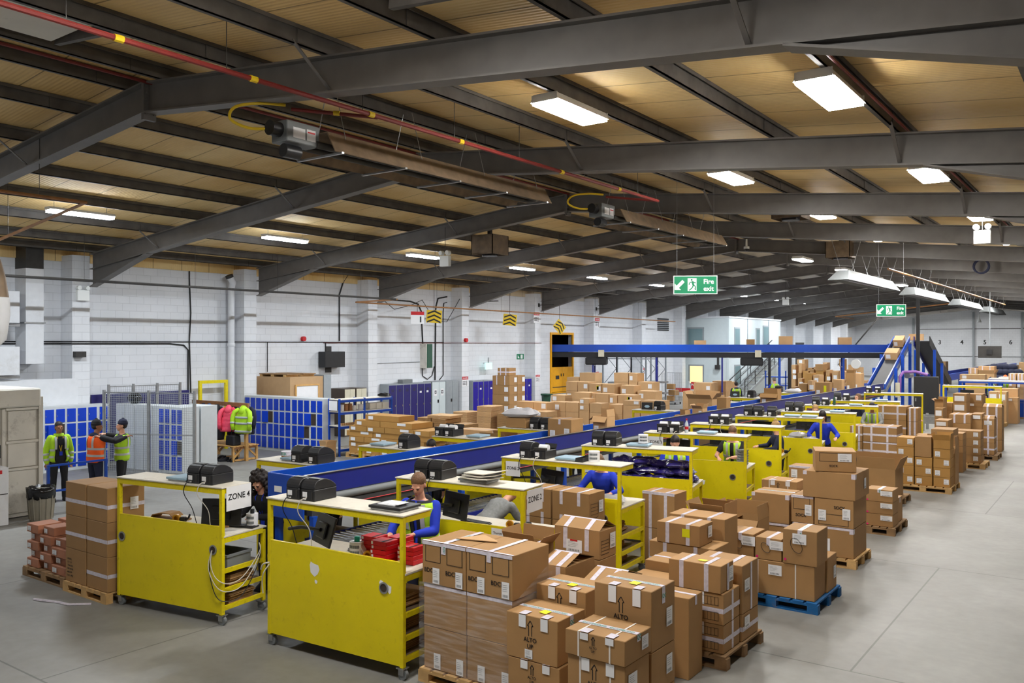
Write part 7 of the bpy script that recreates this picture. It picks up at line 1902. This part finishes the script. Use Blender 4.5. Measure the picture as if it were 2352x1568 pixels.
t = thing('pedestal_fan', 'white pedestal fan standing among the far cartons', 'fan', GY(1966, 50.5, 0)); MB().cyl((0, 0, 0), (0, 0, 2.0), .04, 8).build('stem', M['sign_white'], t, True); MB().cyl((0, -.06, 2.35), (0, .06, 2.35), .26, 24).build('guard', M['sign_white'], t, True); MB().lathe([(.28, 0), (.28, .03)], 20).build('base', M['sign_white'], t, True)
# tables and bags behind the belt near the stair
t = thing('blue_table', 'blue trestle table covered with wrapped goods near the office stair', 'table', (-13.2, 40.8, 0)); MB().box(-1, 1.2, -.4, .4, .9, .95).build('table_top', M['board'], t)
for x in (-.95, 1.15):
    for y in (-.35, .35): MB().box(x - .03, x + .03, y - .03, y + .03, 0, .899).build('leg', M['blue'], t)
for i, x in enumerate((-.7, -.2, .3, .8)): polybag((-13.2 + x, 40.8, .955), i * .5, 1.0, M['film_bag' if i % 2 else 'white_paint'], 90 + i, f"white wrapped bundle on the blue trestle table, {ORD[i]} from the stair", 'bundles on trestle table')
polybag(on('L8', .3, .25, 1.72), .4, 1.1, M['cl_navy'], 97, "dark stuffed sack on the eighth lockers' side bench", None); polybag(on('L8', 1.0, .25, 1.72), .1, 1.1, M['film_bag'], 98, "white stuffed sack on the eighth lockers' side bench", None)

# ---------------------------------------------------------------- far right beyond the benches
RQ = [(30.5, 2146, 2166, .7, [937, 958], ['big', 'big'], 'the paper-labelled front pair before the dark cabinet'), (31, 2146, 2167, .7, [921], ['open'], 'the lone open one nearest the dark cabinet'), (32, 2168, 2188, .7, [925, 943], ['', 'big'], 'the far aisle group, second stack'), (32, 2188, 2220, .8, [904, 924, 946], ['big', 'big', 'big'], 'the far aisle group with large white papers'),
      (33, 2221, 2257, .8, [905, 925, 934], ['lF2', 'lF', ''], 'the far aisle group, broad stack'), (28.9, 2179, 2230, .9, [952, 972], ['v2', ''], 'the taped pair before the papers'), (29.2, 2231, 2256, .7, [950, 964], ['big', ''], 'the stack beside the gabled tower'),
      (34, 2236, 2258, .7, [914], ['lF'], 'the small far aisle one with label'), (27.9, 2146, 2178, .8, [965, 980], ['big', 'v2'], 'the low taped group before the long cartons'), (34.5, 2224, 2262, .9, [932, 945], ['', 'open'], 'the flat open pair toward the tower'),
      (24.6, 2138, 2190, .8, [986, 1000], ['', 'e'], 'the low pair behind the golden pallet'), (25.9, 2192, 2212, .6, [995, 1010, 1025, 1040], ['lF'], 'the slim column next to the long cartons'),
      (42, 2270, 2292, .8, [899, 922], ['big', ''], 'the farther pallet, inner stack'), (42, 2292, 2312, .8, [900, 922], ['big', ''], 'the farther pallet, outer stack'), (43, 2314, 2338, .9, [913, 923], ['lF', ''], 'the farther pallet, low stack'),
      (46, 2316, 2334, .9, [858, 877, 888, 905], ['v2', 'lF', 'lF2', ''], 'the taped wall at the view edge, inner'), (46, 2335, 2352, .9, [858, 876, 893, 905], ['v2', 'lF', '', ''], 'the taped wall at the view edge, outer'),
      (55, 2224, 2246, 1, [845, 858, 870], ['v2', '', ''], 'the distant open group, inner'), (55, 2247, 2284, 1, [841, 858, 870], ['v2', 'open', ''], 'the distant open group, broad'), (50, 2204, 2262, .9, [860, 872], ['lF', ''], 'the distant long pale pair'), (62, 2340, 2352, 1, [832, 843, 856], ['', 'lF', ''], 'the distant stack at the view edge'),
      (70, 2131, 2146, 1.2, [818, 836, 850], ['lF', '', ''], 'the pile past the sloping conveyor, inner'), (70, 2146, 2172, 1.2, [830, 846], ['', ''], 'the pile past the sloping conveyor, outer'), (66, 2146, 2160, 1, [842, 853], ['', ''], 'the pile past the sloping conveyor, front')]
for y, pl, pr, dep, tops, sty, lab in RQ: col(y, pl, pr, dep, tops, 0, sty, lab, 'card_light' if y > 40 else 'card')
pallet(GY(2268, 41.8).x, GY(2314, 41.8).x, 41.3, 41.95, 'pallet edge showing under the far labelled cartons')
# blue benches and their frames beyond the cabinet
for k, (px, y, w, lab) in enumerate(((2165, 40.5, 2.2, 'yellow framed packing bench beyond the dark control cabinet'), )):
    g = GY(px, y); bench('F1', (g.x, g.y), (g.x + w, g.y + .1), lab, casters=False)
BN['F1'] = 'far bench'
monitor('F1', .9, .3, 1.36, 0, 'black monitor on the bench beyond the dark control cabinet', -5)
def blue_bench(px, y, w, label):
    g = GY(px, y); t = thing('blue_bench', label, 'bench', (g.x, g.y, 0))
    for x in (0, w):
        MB().box(x - .05, x + .05, 0, .1, 0, 1.75).build('post', M['blue'], t); MB().box(x - .05, x + .05, 1.0, 1.1, 0, 1.75).build('post', M['blue'], t)
    MB().box(-.05, w + .05, 0, 1.1, 1.752, 1.8).build('top_shelf', M['board'], t); MB().box(.06, w - .06, .02, 1.08, .85, .95).build('worktop', M['blue'], t); MB().box(.06, w - .06, .02, .06, .2, .84).build('front_panel', M['blue'], t)
    MB().box(-.05, w + .05, -.03, -.001, 1.68, 1.75).build('front_rail', M['blue'], t)
blue_bench(2206, 44.5, 2.6, 'blue packing bench past the dark control cabinet, papers along its shelf'); blue_bench(2272, 47.5, 1.4, 'blue bench frame where a dark-hatted worker stands'); blue_bench(2296, 49.5, 1.3, 'blue bench frame at the far view edge')
g = GY(2206, 44.5)
for i in range(4):
    t = thing('notice_paper', f"white paper sheet on the blue bench front, {ORD[i]} from the dark cabinet", 'paper', (g.x + .3 + .62 * i, g.y + .018, .4), 0, 'papers on the blue bench'); MB().box(-.2, .2, 0, .003, 0, .42).build('sheet', M['white'], t)
carton(g.x + 1.5, g.x + 2.4, g.y - .9, g.y - .2, .0, 1.5, '', 'tall pale carton standing before the blue packing bench', 'card_light', near=False)
t = thing('distant_conveyor', 'blue conveyor running far off toward the end wall', 'conveyor'); MB().box(-9.6, -9.5, 52, 92, 1.3, 1.75).build('far_side_plate', M['navy'], t); MB().box(-8.8, -8.7, 52, 92, 1.3, 1.7).build('near_side_plate', M['blue'], t); MB().box(-9.5, -8.8, 52, 92, 1.35, 1.4).build('belt', M['belt'], t)
for y in range(54, 92, 6): MB().box(-8.85, -8.75, y, y + .1, 0, 1.3).build('leg', M['blue'], t); MB().box(-9.6, -9.5, y, y + .1, 0, 1.3).build('leg', M['blue'], t)
for i, (px, y, zc) in enumerate(((2290, 75, 1.2), (2305, 72, 1.0), (2330, 78, 1.4), (2345, 80, 1.2), (2318, 66, 1.0))):
    g = GY(px, y); carton(g.x, g.x + 1.1, y, y + .9, 0, zc + .4, 'lF', f"carton on the distant floor by the end wall, {ORD[i]} toward the view edge", 'card_light', near=False)
t = thing('bag_heap', 'heap of dark sports bags on the distant benches', 'bags', GY(2308, 60, 0)); m = MB()
for k in range(9): m.ell((-.6 + .32 * (k % 5), .2 * (k // 5), 1.75 + .3 * (k // 5)), .32, .3, .22, 10, 6)
m.box(-.9, 1.1, -.3, .6, 0, 1.6); o = m.build('bags', M['cl_navy'], t, 'all'); t['kind'] = 'stuff'
for k in range(2):
    t = thing('guard_rail', f"galvanised crash rail low beside the dark cabinet, {['upper', 'lower'][k]}", 'barrier', (-6.3, 38.3 - .9 * k, 0)); MB().box(-.7, .9, -.04, .04, .3, .6).build('rail', M['galv'], t)
    for x in (-.5, .7): MB().box(x - .05, x + .05, .042, .12, 0, .65).build('post', M['galv'], t)
# ================================================================ people
def cap_tube(m, p, q, r0, r1, n=10):
    p = V(p); q = V(q); d = q - p; L = d.length
    if L < 1e-4: return
    u = d / L; P = []; Rr = []
    for a in (-1, -.8, -.45): P.append(p + u * r0 * a); Rr.append(r0 * sqrt(max(.02, 1 - a * a)))
    P.append(p); Rr.append(r0)
    P.append(p + d * .35); Rr.append(r0 * .65 + r1 * .35 + .006 * (r0 > .03)); P.append(q); Rr.append(r1)
    for a in (.45, .8, 1): P.append(q + u * r1 * a); Rr.append(r1 * sqrt(max(.02, 1 - a * a)))
    m.tube(P, Rr, n)
def ik(s, w, l1, l2, hint):
    s = V(s); w = V(w); d = w - s; L = min(d.length, (l1 + l2) * .995); u = d.normalized(); w = s + u * L
    a = (l1 * l1 - l2 * l2 + L * L) / (2 * L); h = sqrt(max(0, l1 * l1 - a * a)); hv = V(hint); hv = (hv - u * hv.dot(u)).normalized()
    return s + u * a + hv * h, w
def soft(o, vox, it=4):
    r = o.modifiers.new('merge', 'REMESH'); r.mode = 'VOXEL'; r.voxel_size = vox; r.use_smooth_shade = True
    s = o.modifiers.new('smooth', 'SMOOTH'); s.iterations = it; s.factor = .5
    return o
def person(label, loc, rz, H=1.78, lean=0., head=(0, 0), hands=None, top='cl_black', legs='cl_black', skin='skin_a', hair='short', hair_mat='hair_dark', vest=None, jacket=None, hat=None, sleeves=True, near=False,
           female=False, gilet=False, lanyard=None, elbow=None, shoes='cl_black', glasses=False, hood=None, group=None):
    k = H / 1.76
    t = thing('person', label, 'person', (loc[0], loc[1], 0), rz, group); t.scale = (k, k, k)
    ca, sa = cos(lean), sin(lean)
    pel = V((0, .0 + .12 * sa, .96)); ax = V((0, -sa, ca)); fw = V((0, -ca, -sa))
    at = lambda s, x=0, f=0: pel + ax * s + V((x, 0, 0)) + fw * f
    sw = .165 if female else .185
    prof = [(-.1, .13, .1), (-.04, .168 if female else .16, .118), (.02, .17 if female else .162, .118), (.12, .135 if female else .148, .102), (.2, .145 if female else .158, .112), (.3, .158 if female else .175, .124), (.4, .165 if female else .182, .112), (.455, .14 if female else .155, .088), (.49, .085, .065), (.51, .055, .052)]
    def torso(m, g, s0=-1, s1=1, gy=None):
        rings = []
        for s, rx, ry in prof:
            if s0 <= s <= s1: c = at(s); rings.append((c.x, c.y, c.z, rx + g, ry + (g if gy is None else gy), lean))
        m.loft(rings, n=22)
    # arms
    wr = hands or [((.26, -.06, .8)), ((-.26, -.06, .8))]
    J = []
    for i, sx in enumerate((1, -1)):
        S = at(.425, sx * sw)
        e, w_ = ik(S, wr[i], .29, .255, (elbow[i] if elbow else (sx * .6, .6, -.5)))
        J.append((S, e, w_, sx))
    hip = [V((sx * .092, .12 * sa, .93)) for sx in (1, -1)]; kn = [V((sx * .11, -.015, .5)) for sx in (1, -1)]; an = [V((sx * .125, .03, .09)) for sx in (1, -1)]
    hp = lean * .6 + head[1]
    nb = at(.5); hd = (V((0, -sin(lean * .7 + head[1] * .35), cos(lean * .7 + head[1] * .35))))
    HC = nb + hd * .148 + V((0, -.01, .0))
    MH = Matrix.Translation(HC) @ Matrix.Rotation(head[0], 4, 'Z') @ Matrix.Rotation(hp, 4, 'X')
    # ------- body: one continuous skin
    m = MB(); torso(m, -.012)
    cap_tube(m, at(.46), HC + (nb - HC) * .35, .056, .05)
    h = MB()
    h.ell((0, .012, .035), .074, .092, .088, 16, 10); h.ell((0, -.022, -.025), .06, .072, .08, 16, 10); h.ell((0, -.05, -.078), .038, .036, .03, 12, 8)
    h.ell((0, -.094, -.012), .012, .018, .026, 8, 6); h.ell((0, -.1, -.026), .015, .014, .011, 8, 6)
    for sx in (1, -1): h.ell((sx * .075, .012, -.005), .012, .02, .032, 8, 6); h.ell((sx * .03, -.078, .022), .028, .016, .01, 8, 6)
    h.ell((0, -.088, -.058), .024, .01, .008, 8, 6)
    h.xf(MH); m.add(h.v, h.f)
    for (S, e, w_, sx) in J:
        cap_tube(m, S, e, .05, .041); cap_tube(m, e, w_, .04, .028)
        d = (w_ - e).normalized(); n_ = V((0, -.3, -1)); n_ = (n_ - d * n_.dot(d)).normalized(); lat = d.cross(n_).normalized()
        pc = w_ + d * .05
        for q in (-.024, 0, .024): cap_tube(m, w_ + lat * q * .6, pc + lat * q + d * .03, .017, .015, 8)
        for q, L in ((-.033, .062), (-.011, .076), (.011, .072), (.032, .056)):
            b0 = pc + lat * q + d * .034; b1 = b0 + d * L * .5 + n_ * L * .18; b2 = b1 + d * L * .28 + n_ * L * .42
            cap_tube(m, b0, b1, .0098, .009, 6); cap_tube(m, b1, b2, .009, .008, 6)
        tb = w_ + d * .03 - lat * .026 * sx; cap_tube(m, tb, tb + d * .035 - lat * .028 * sx + n_ * .012, .0115, .0105, 6); cap_tube(m, tb + d * .035 - lat * .028 * sx + n_ * .012, tb + d * .06 - lat * .026 * sx + n_ * .026, .0105, .009, 6)
    for i in range(2): cap_tube(m, hip[i], kn[i], .078, .054); cap_tube(m, kn[i], an[i], .052, .036); cap_tube(m, an[i], an[i] + V((0, -.12, -.045)), .034, .03)
    soft(m.build('body', M[skin], t, 'all'), .0085 if near else .0125, 3)
    # ------- face
    if near or True:
        for sx in (1, -1):
            e = MB(); e.ell((sx * .029, -.0885, .004), .0095, .006, .005, 8, 6); e.xf(MH); e.build('eye', M['eye'], t, True)
            if near: e = MB(); e.bar((sx * .014, -.0975, .022), (sx * .044, -.09, .023), .005, .006); e.xf(MH); e.build('eyebrow', M[hair_mat], t)
        e = MB(); e.ell((0, -.0955, -.059), .023, .006, .0065, 10, 6); e.xf(MH); e.build('lips', M['lips'], t, True)
        if glasses: e = MB(); [e.tube([(sx * .03 + .022 * cos(a), -.1, .004 + .018 * sin(a)) for a in [2 * pi * i / 10 for i in range(11)]], .003, 5) for sx in (1, -1)]; e.xf(MH); e.build('spectacles', M['ink'], t)
    # ------- clothes
    g = .016
    m = MB(); torso(m, g, -.06, .455)
    m.loft([(at(.455).x, at(.455).y, at(.455).z, .15, .1, lean), (at(.485).x, at(.485).y, at(.485).z, .075, .07, lean)], n=18)
    for (S, e, w_, sx) in J:
        cap_tube(m, S, e, .064, .053)
        if sleeves: cap_tube(m, e, e + (w_ - e) * .93, .053, .041)
        else: m.v = m.v
    if not sleeves:
        m = MB(); torso(m, g, -.06, .455)
        for (S, e, w_, sx) in J: cap_tube(m, S, S + (e - S) * .6, .066, .062)
    soft(m.build('sweater' if sleeves else 'shirt', M[top], t, 'all'), .0125 if near else .016, 4)
    m = MB()
    for i in range(2): cap_tube(m, hip[i] + V((0, 0, .01)), kn[i], .098, .068); cap_tube(m, kn[i], an[i] + V((0, 0, -.01)), .068, .054)
    c0 = at(-.02)
    m.loft([(0, pel.y, .83, .13, .1), (0, pel.y, .9, .172, .128), (0, pel.y, .97, .172, .128), (c0.x, at(.03).y, at(.03).z, .165, .122, lean * .6)], n=20)
    soft(m.build('trousers', M[legs], t, 'all'), .015, 4)
    for i in range(2):
        x, y = an[i].x, an[i].y
        s = MB(); s.loft([(x, y - .06, 0, .05, .15), (x, y - .06, .03, .051, .15), (x, y - .04, .07, .047, .125), (x, y + .0, .11, .046, .07), (x, y + .01, .19, .05, .058)], n=16); s.build('shoe', M[shoes], t, 'all')
    def shell(gg, s0, s1, mt, nm, openf=0):
        """a garment over the torso; openf leaves a gap down the front"""
        m = MB(); n = 30; rows = []
        ss = [s0 + (s1 - s0) * i / 10 for i in range(11)]
        for s in ss:
            for (a, b_) in zip(prof, prof[1:]):
                if a[0] <= s <= b_[0]: f = (s - a[0]) / (b_[0] - a[0]); rx = a[1] + (b_[1] - a[1]) * f; ry = a[2] + (b_[2] - a[2]) * f; break
            c = at(s); row = []
            for i in range(n + 1):
                a = -pi / 2 + openf + (2 * pi - 2 * openf) * i / n
                y = (ry + gg) * sin(a); row.append((c.x + (rx + gg) * cos(a), c.y + y * ca, c.z + y * sa))
            rows.append(row)
        N = n + 1
        for r_ in rows: m.v += r_
        for j in range(len(rows) - 1):
            for i in range(n): a = j * N + i; m.f.append((a, a + 1, a + N + 1, a + N)); m.m.append(0)
        o = m.build(nm, M[mt], t, 'all'); so = o.modifiers.new('cloth', 'SOLIDIFY'); so.thickness = .008; so.offset = 1
        return o
    def bands(gg, openf, over, parent_sleeves=False):
        for s in over: shell(gg, s, s + .045, 'reflective', 'reflective_band', openf)
        for sx in (1, -1):
            for front in (1, -1):
                m = MB(); pts = []
                for i in range(8):
                    s = (over[-1] + .04) + (.46 - over[-1] - .04) * i / 7
                    for (a, b_) in zip(prof, prof[1:]):
                        if a[0] <= s <= b_[0]: f = (s - a[0]) / (b_[0] - a[0]); rx = a[1] + (b_[1] - a[1]) * f + gg + .01; ry = a[2] + (b_[2] - a[2]) * f + gg + .01; break
                    for xx in (sx * .075, sx * .12):
                        yy = front * ry * sqrt(max(.0, 1 - (xx / rx) ** 2)); p = at(s, xx, yy); pts.append(tuple(p))
                m.v = pts; m.f = [(2 * i, 2 * i + 1, 2 * i + 3, 2 * i + 2) for i in range(7)]; m.m = [0] * 7
                m.build('reflective_band', M['reflective'], t, 'all')
    if gilet: shell(.028, -.05, .485, 'cl_black', 'gilet', .1)
    if vest:
        gv = .042 if gilet else .03
        shell(gv, -.09, .465, vest, 'hi_vis_vest', .33 if gilet else .18); bands(gv + .006, .36 if gilet else .2, (.03, .17))
    if jacket:
        shell(.036, -.09, .48, jacket, 'hi_vis_jacket', .62); bands(.042, .66, (.0, .15))
        for (S, e, w_, sx) in J:
            m = MB(); cap_tube(m, S + (S - e).normalized() * .0, e, .08, .068); cap_tube(m, e, e + (w_ - e) * .95, .068, .055); soft(m.build('jacket_sleeve', M[jacket], t, 'all'), .016, 4)
            for f in (.3, .75): c = e + (w_ - e) * f; d = (w_ - e).normalized(); m = MB(); m.tube([c - d * .025, c + d * .025], .071 - .008 * f, 14); m.build('reflective_band', M['reflective'], t, 'all')
        m = MB(); c = at(.475); m.loft([(c.x, c.y, c.z - .02, .115, .1, lean), (c.x, c.y + .01, c.z + .05, .1, .09, lean)], n=20); soft(m.build('collar', M[jacket], t, 'all'), .014, 2)
    if hood: m = MB(); c = at(.46, 0, -.06); m.ell(tuple(c), .13, .07, .075, 14, 8); soft(m.build('hood', M[hood], t, 'all'), .014, 3)
    if lanyard:
        m = MB(); a = at(.46, .06, .1); b_ = at(.46, -.06, .1); c = at(.14, 0, .15); m.tube([at(.49, .05, .03), a, c], .007, 6); m.tube([at(.49, -.05, .03), b_, c], .007, 6); m.build('lanyard', M[lanyard], t, 'all')
        m = MB(); c2 = at(.1, 0, .155); m.box(c2.x - .03, c2.x + .03, c2.y - .004, c2.y + .004, c2.z - .045, c2.z + .04); m.build('badge', M['cl_blue'], t)
    # ------- hair and hats
    m = MB()
    if hair in ('short', 'bun', 'long', 'back'):
        m.ell((0, .026, .058), .083, .1, .09, 16, 10)
        if hair != 'short':  m.ell((0, .05, .0), .08, .075, .09, 14, 8)
        else: m.ell((0, .045, .01), .078, .07, .07, 14, 8)
        if hair == 'bun': m.ell((0, .05, .155), .042, .042, .04, 12, 8)
        if hair == 'back': m.ell((0, .125, .03), .045, .05, .05, 12, 8)
        if hair == 'long':
            m.ell((0, .06, -.1), .088, .06, .15, 14, 8)
            for sx in (1, -1): m.ell((sx * .072, .0, -.07), .026, .045, .13, 10, 8)
        m.xf(MH); soft(m.build('hair', M[hair_mat], t, 'all'), .011, 2)
    elif hair == 'curly':
        rr = random.Random(3)
        for i in range(260):
            a = rr.uniform(0, 2 * pi); zz = rr.uniform(-.32, .14); rad = (.13 + .03 * (zz < -.05)) * sqrt(max(.25, 1 - ((zz + .08) / .26) ** 2)); x = rad * cos(a); y = .045 + rad * sin(a)
            if y < -.035 and zz < .075 and abs(x) < .085: continue
            m.ell((x, y, zz), .03, .03, .03, 7, 5)
        m.ell((0, .05, .0), .1, .085, .15, 14, 9); m.xf(MH); soft(m.build('hair', M[hair_mat], t, 'all'), .009, 1)
    if hat:
        m = MB(); m.lathe([(.08, .034), (.092, .04), (.094, .075), (.087, .08), (.085, .105), (.06, .145), (.025, .162), (.02, .178)], 20, (0, .02, 0), sy=1.1); m.xf(MH); m.build('beanie', M[hat], t, True)
    return t
def to_cam(x, y): # heading that faces the viewer
    return atan2(-x, y) 
HV = 'hivis_y'
person('person in black with open yellow hi-vis jacket and yellow lanyard, standing by the blue lockers', (-19.35, 9.45), R(80), 1.78, .0, (.0, .05), [(.24, .0, .86), (-.24, .0, .86)], 'cl_black', 'cl_black', 'skin_b', 'back', 'hair_dark', jacket=HV, near=True, female=True, lanyard='yel_hazard', elbow=[(.8, .6, 0), (-.8, .6, 0)])
person('person seen from behind in orange hi-vis vest and black beanie', (-18.35, 9.75), R(186), 1.84, .06, (-.5, 0), [(.26, -.1, .85), (-.42, -.42, 1.38)], 'cl_black', 'cl_navy', 'skin_b', 'short', 'hair_dark', vest='hivis_o', hat='cl_black', near=True, hood='cl_navy')
person('person in yellow hi-vis vest and dark beanie with arms raised', (-18.25, 10.3), R(-40), 1.82, .0, (.2, -.05), [(.42, -.34, 1.42), (-.4, -.4, 1.4)], 'cl_black', 'cl_black', 'skin_a', 'short', 'hair_dark', vest=HV, hat='cl_navy', near=True, elbow=[(.8, .3, -.3), (-.8, .3, -.3)])
person('person with curly black hair writing at the zone 4 bench', (-9.86, 7.74), R(12), 1.78, .4, (.15, .42), [(.13, -.42, 1.13), (-.16, -.44, 1.13)], 'cl_black', 'cl_black', 'skin_a', 'curly', 'hair_dark', near=True, female=True, lanyard='cl_blue')
person('person in blue sweater, black gilet and hi-vis vest packing red boxes', (-7.12, 7.9), R(14), 1.93, .1, (.05, .42), [(.1, -.36, 1.12), (-.2, -.36, 1.1)], 'cl_blue', 'cl_navy', 'skin_a', 'short', 'hair_brown', vest=HV, gilet=True, near=True, hood='cl_black')
person('person in grey jumper bent double behind the nearer zone 2 bench', (-7.45, 9.7), R(172), 1.75, 1.05, (0, .5), [(.2, -.6, .75), (-.2, -.6, .75)], 'cl_grey', 'cl_navy', 'skin_a', 'short', 'hair_fair')
person('person in royal blue sweater leaning over the farther zone 2 bench', (-6.95, 12.12), R(6), 1.78, .3, (0, .75), [(.3, -.42, 1.14), (-.24, -.44, 1.14)], 'cl_blue', 'cl_black', 'skin_a', 'short', 'hair_brown', near=True)
person('dark-haired person in hi-vis vest and blue shirt behind the heap of purple bags', (-6.8, 14.45), R(30), 1.84, .12, (.2, .35), [(.16, -.38, 1.1), (-.2, -.38, 1.1)], 'cl_blue', 'cl_navy', 'skin_a', 'short', 'hair_dark', vest=HV)
person('person with bare arms in hi-vis vest at the zone 3 bench', (-6.7, 17.05), R(10), 1.82, .12, (0, .4), [(.05, -.42, 1.15), (-.22, -.36, 1.12)], 'cl_black', 'cl_black', 'skin_a', 'short', 'hair_brown', vest=HV, sleeves=False)
person('person with fair hair in a bun and dark top at the bench after zone 3', (-6.5, 19.25), R(-55), 1.76, .1, (.1, .25), [(.2, -.4, 1.1), (-.2, -.4, 1.15)], 'cl_navy', 'cl_black', 'skin_a', 'bun', 'hair_fair', female=True)
person('dark-haired person in royal blue sweatshirt packing white paper', (-6.3, 21.98), R(15), 1.86, .2, (0, .6), [(.3, -.38, 1.12), (-.25, -.4, 1.12)], 'cl_blue', 'cl_black', 'skin_a', 'long', 'hair_dark', female=True)
person('person with light brown hair and glasses glimpsed over the third bench after zone 3', (-7.05, 23.9), R(20), 1.84, .05, (0, .2), None, 'cl_grey', 'cl_navy', 'skin_a', 'short', 'hair_fair', glasses=True)
person('person in hi-vis vest stooping at the fourth bench after zone 3', (-6.25, 26.85), R(10), 1.8, .25, (0, .5), [(.2, -.5, 1.1), (-.2, -.5, 1.1)], 'cl_grey', 'cl_navy', 'skin_b', 'short', 'hair_dark', vest=HV)
person('long-haired person in navy top looking up beyond the fifth bench after zone 3', (-7.3, 29.4), R(-30), 1.88, .0, (0, -.1), None, 'cl_navy', 'cl_black', 'skin_a', 'long', 'hair_brown', female=True)
person('person in grey jumper bending low near the dark control cabinet', (-6.6, 31.5), R(80), 1.8, 1.15, (0, .4), [(.2, -.7, .9), (-.2, -.7, .9)], 'cl_grey', 'cl_navy', 'skin_a', 'short', 'hair_dark')
person('person seen from behind in hi-vis vest and dark hood near the cartons by the stair', (-14.8, 38), R(216), 1.76, .05, (0, .1), None, 'cl_navy', 'cl_black', 'skin_a', 'short', 'hair_dark', vest=HV, hood='cl_navy')
person('person seen from behind in hi-vis vest and blue sleeves at the trestle table', (-14.3, 41.9), R(220), 1.86, .25, (0, .4), [(.3, -.45, 1.0), (-.3, -.45, 1.0)], 'cl_blue', 'cl_black', 'skin_a', 'short', 'hair_grey', vest=HV)
for x, y, hm, lab in ((-10.5, 9.5, 'hair_brown', "first"), (-10.3, 11.75, 'hair_dark', "second"), (-10.5, 17.0, 'hair_dark', "fourth"), (-10.5, 25.9, 'hair_brown', "sixth")):
    person(f"person whose head shows over the belt conveyor behind the {lab} lockers' side bench", (x, y), R(5), 1.78, .1, (0, .4), None, 'cl_navy', 'cl_black', 'skin_a', 'short', hm)
g = GY(2275, 49.0); person('person in dark beanie and hi-vis vest at the far blue bench', (g.x, g.y), R(40), 1.8, 0, (0, .1), None, 'cl_navy', 'cl_black', 'skin_a', 'short', 'hair_dark', vest=HV, hat='cl_navy')
g = GY(2309, 51.3); person('person in hi-vis vest and orange cap at the far view edge', (g.x, g.y), R(40), 1.85, 0, (0, .1), None, 'hivis_y', 'cl_black', 'skin_a', 'short', 'hair_dark', vest=HV, hat='hivis_o')
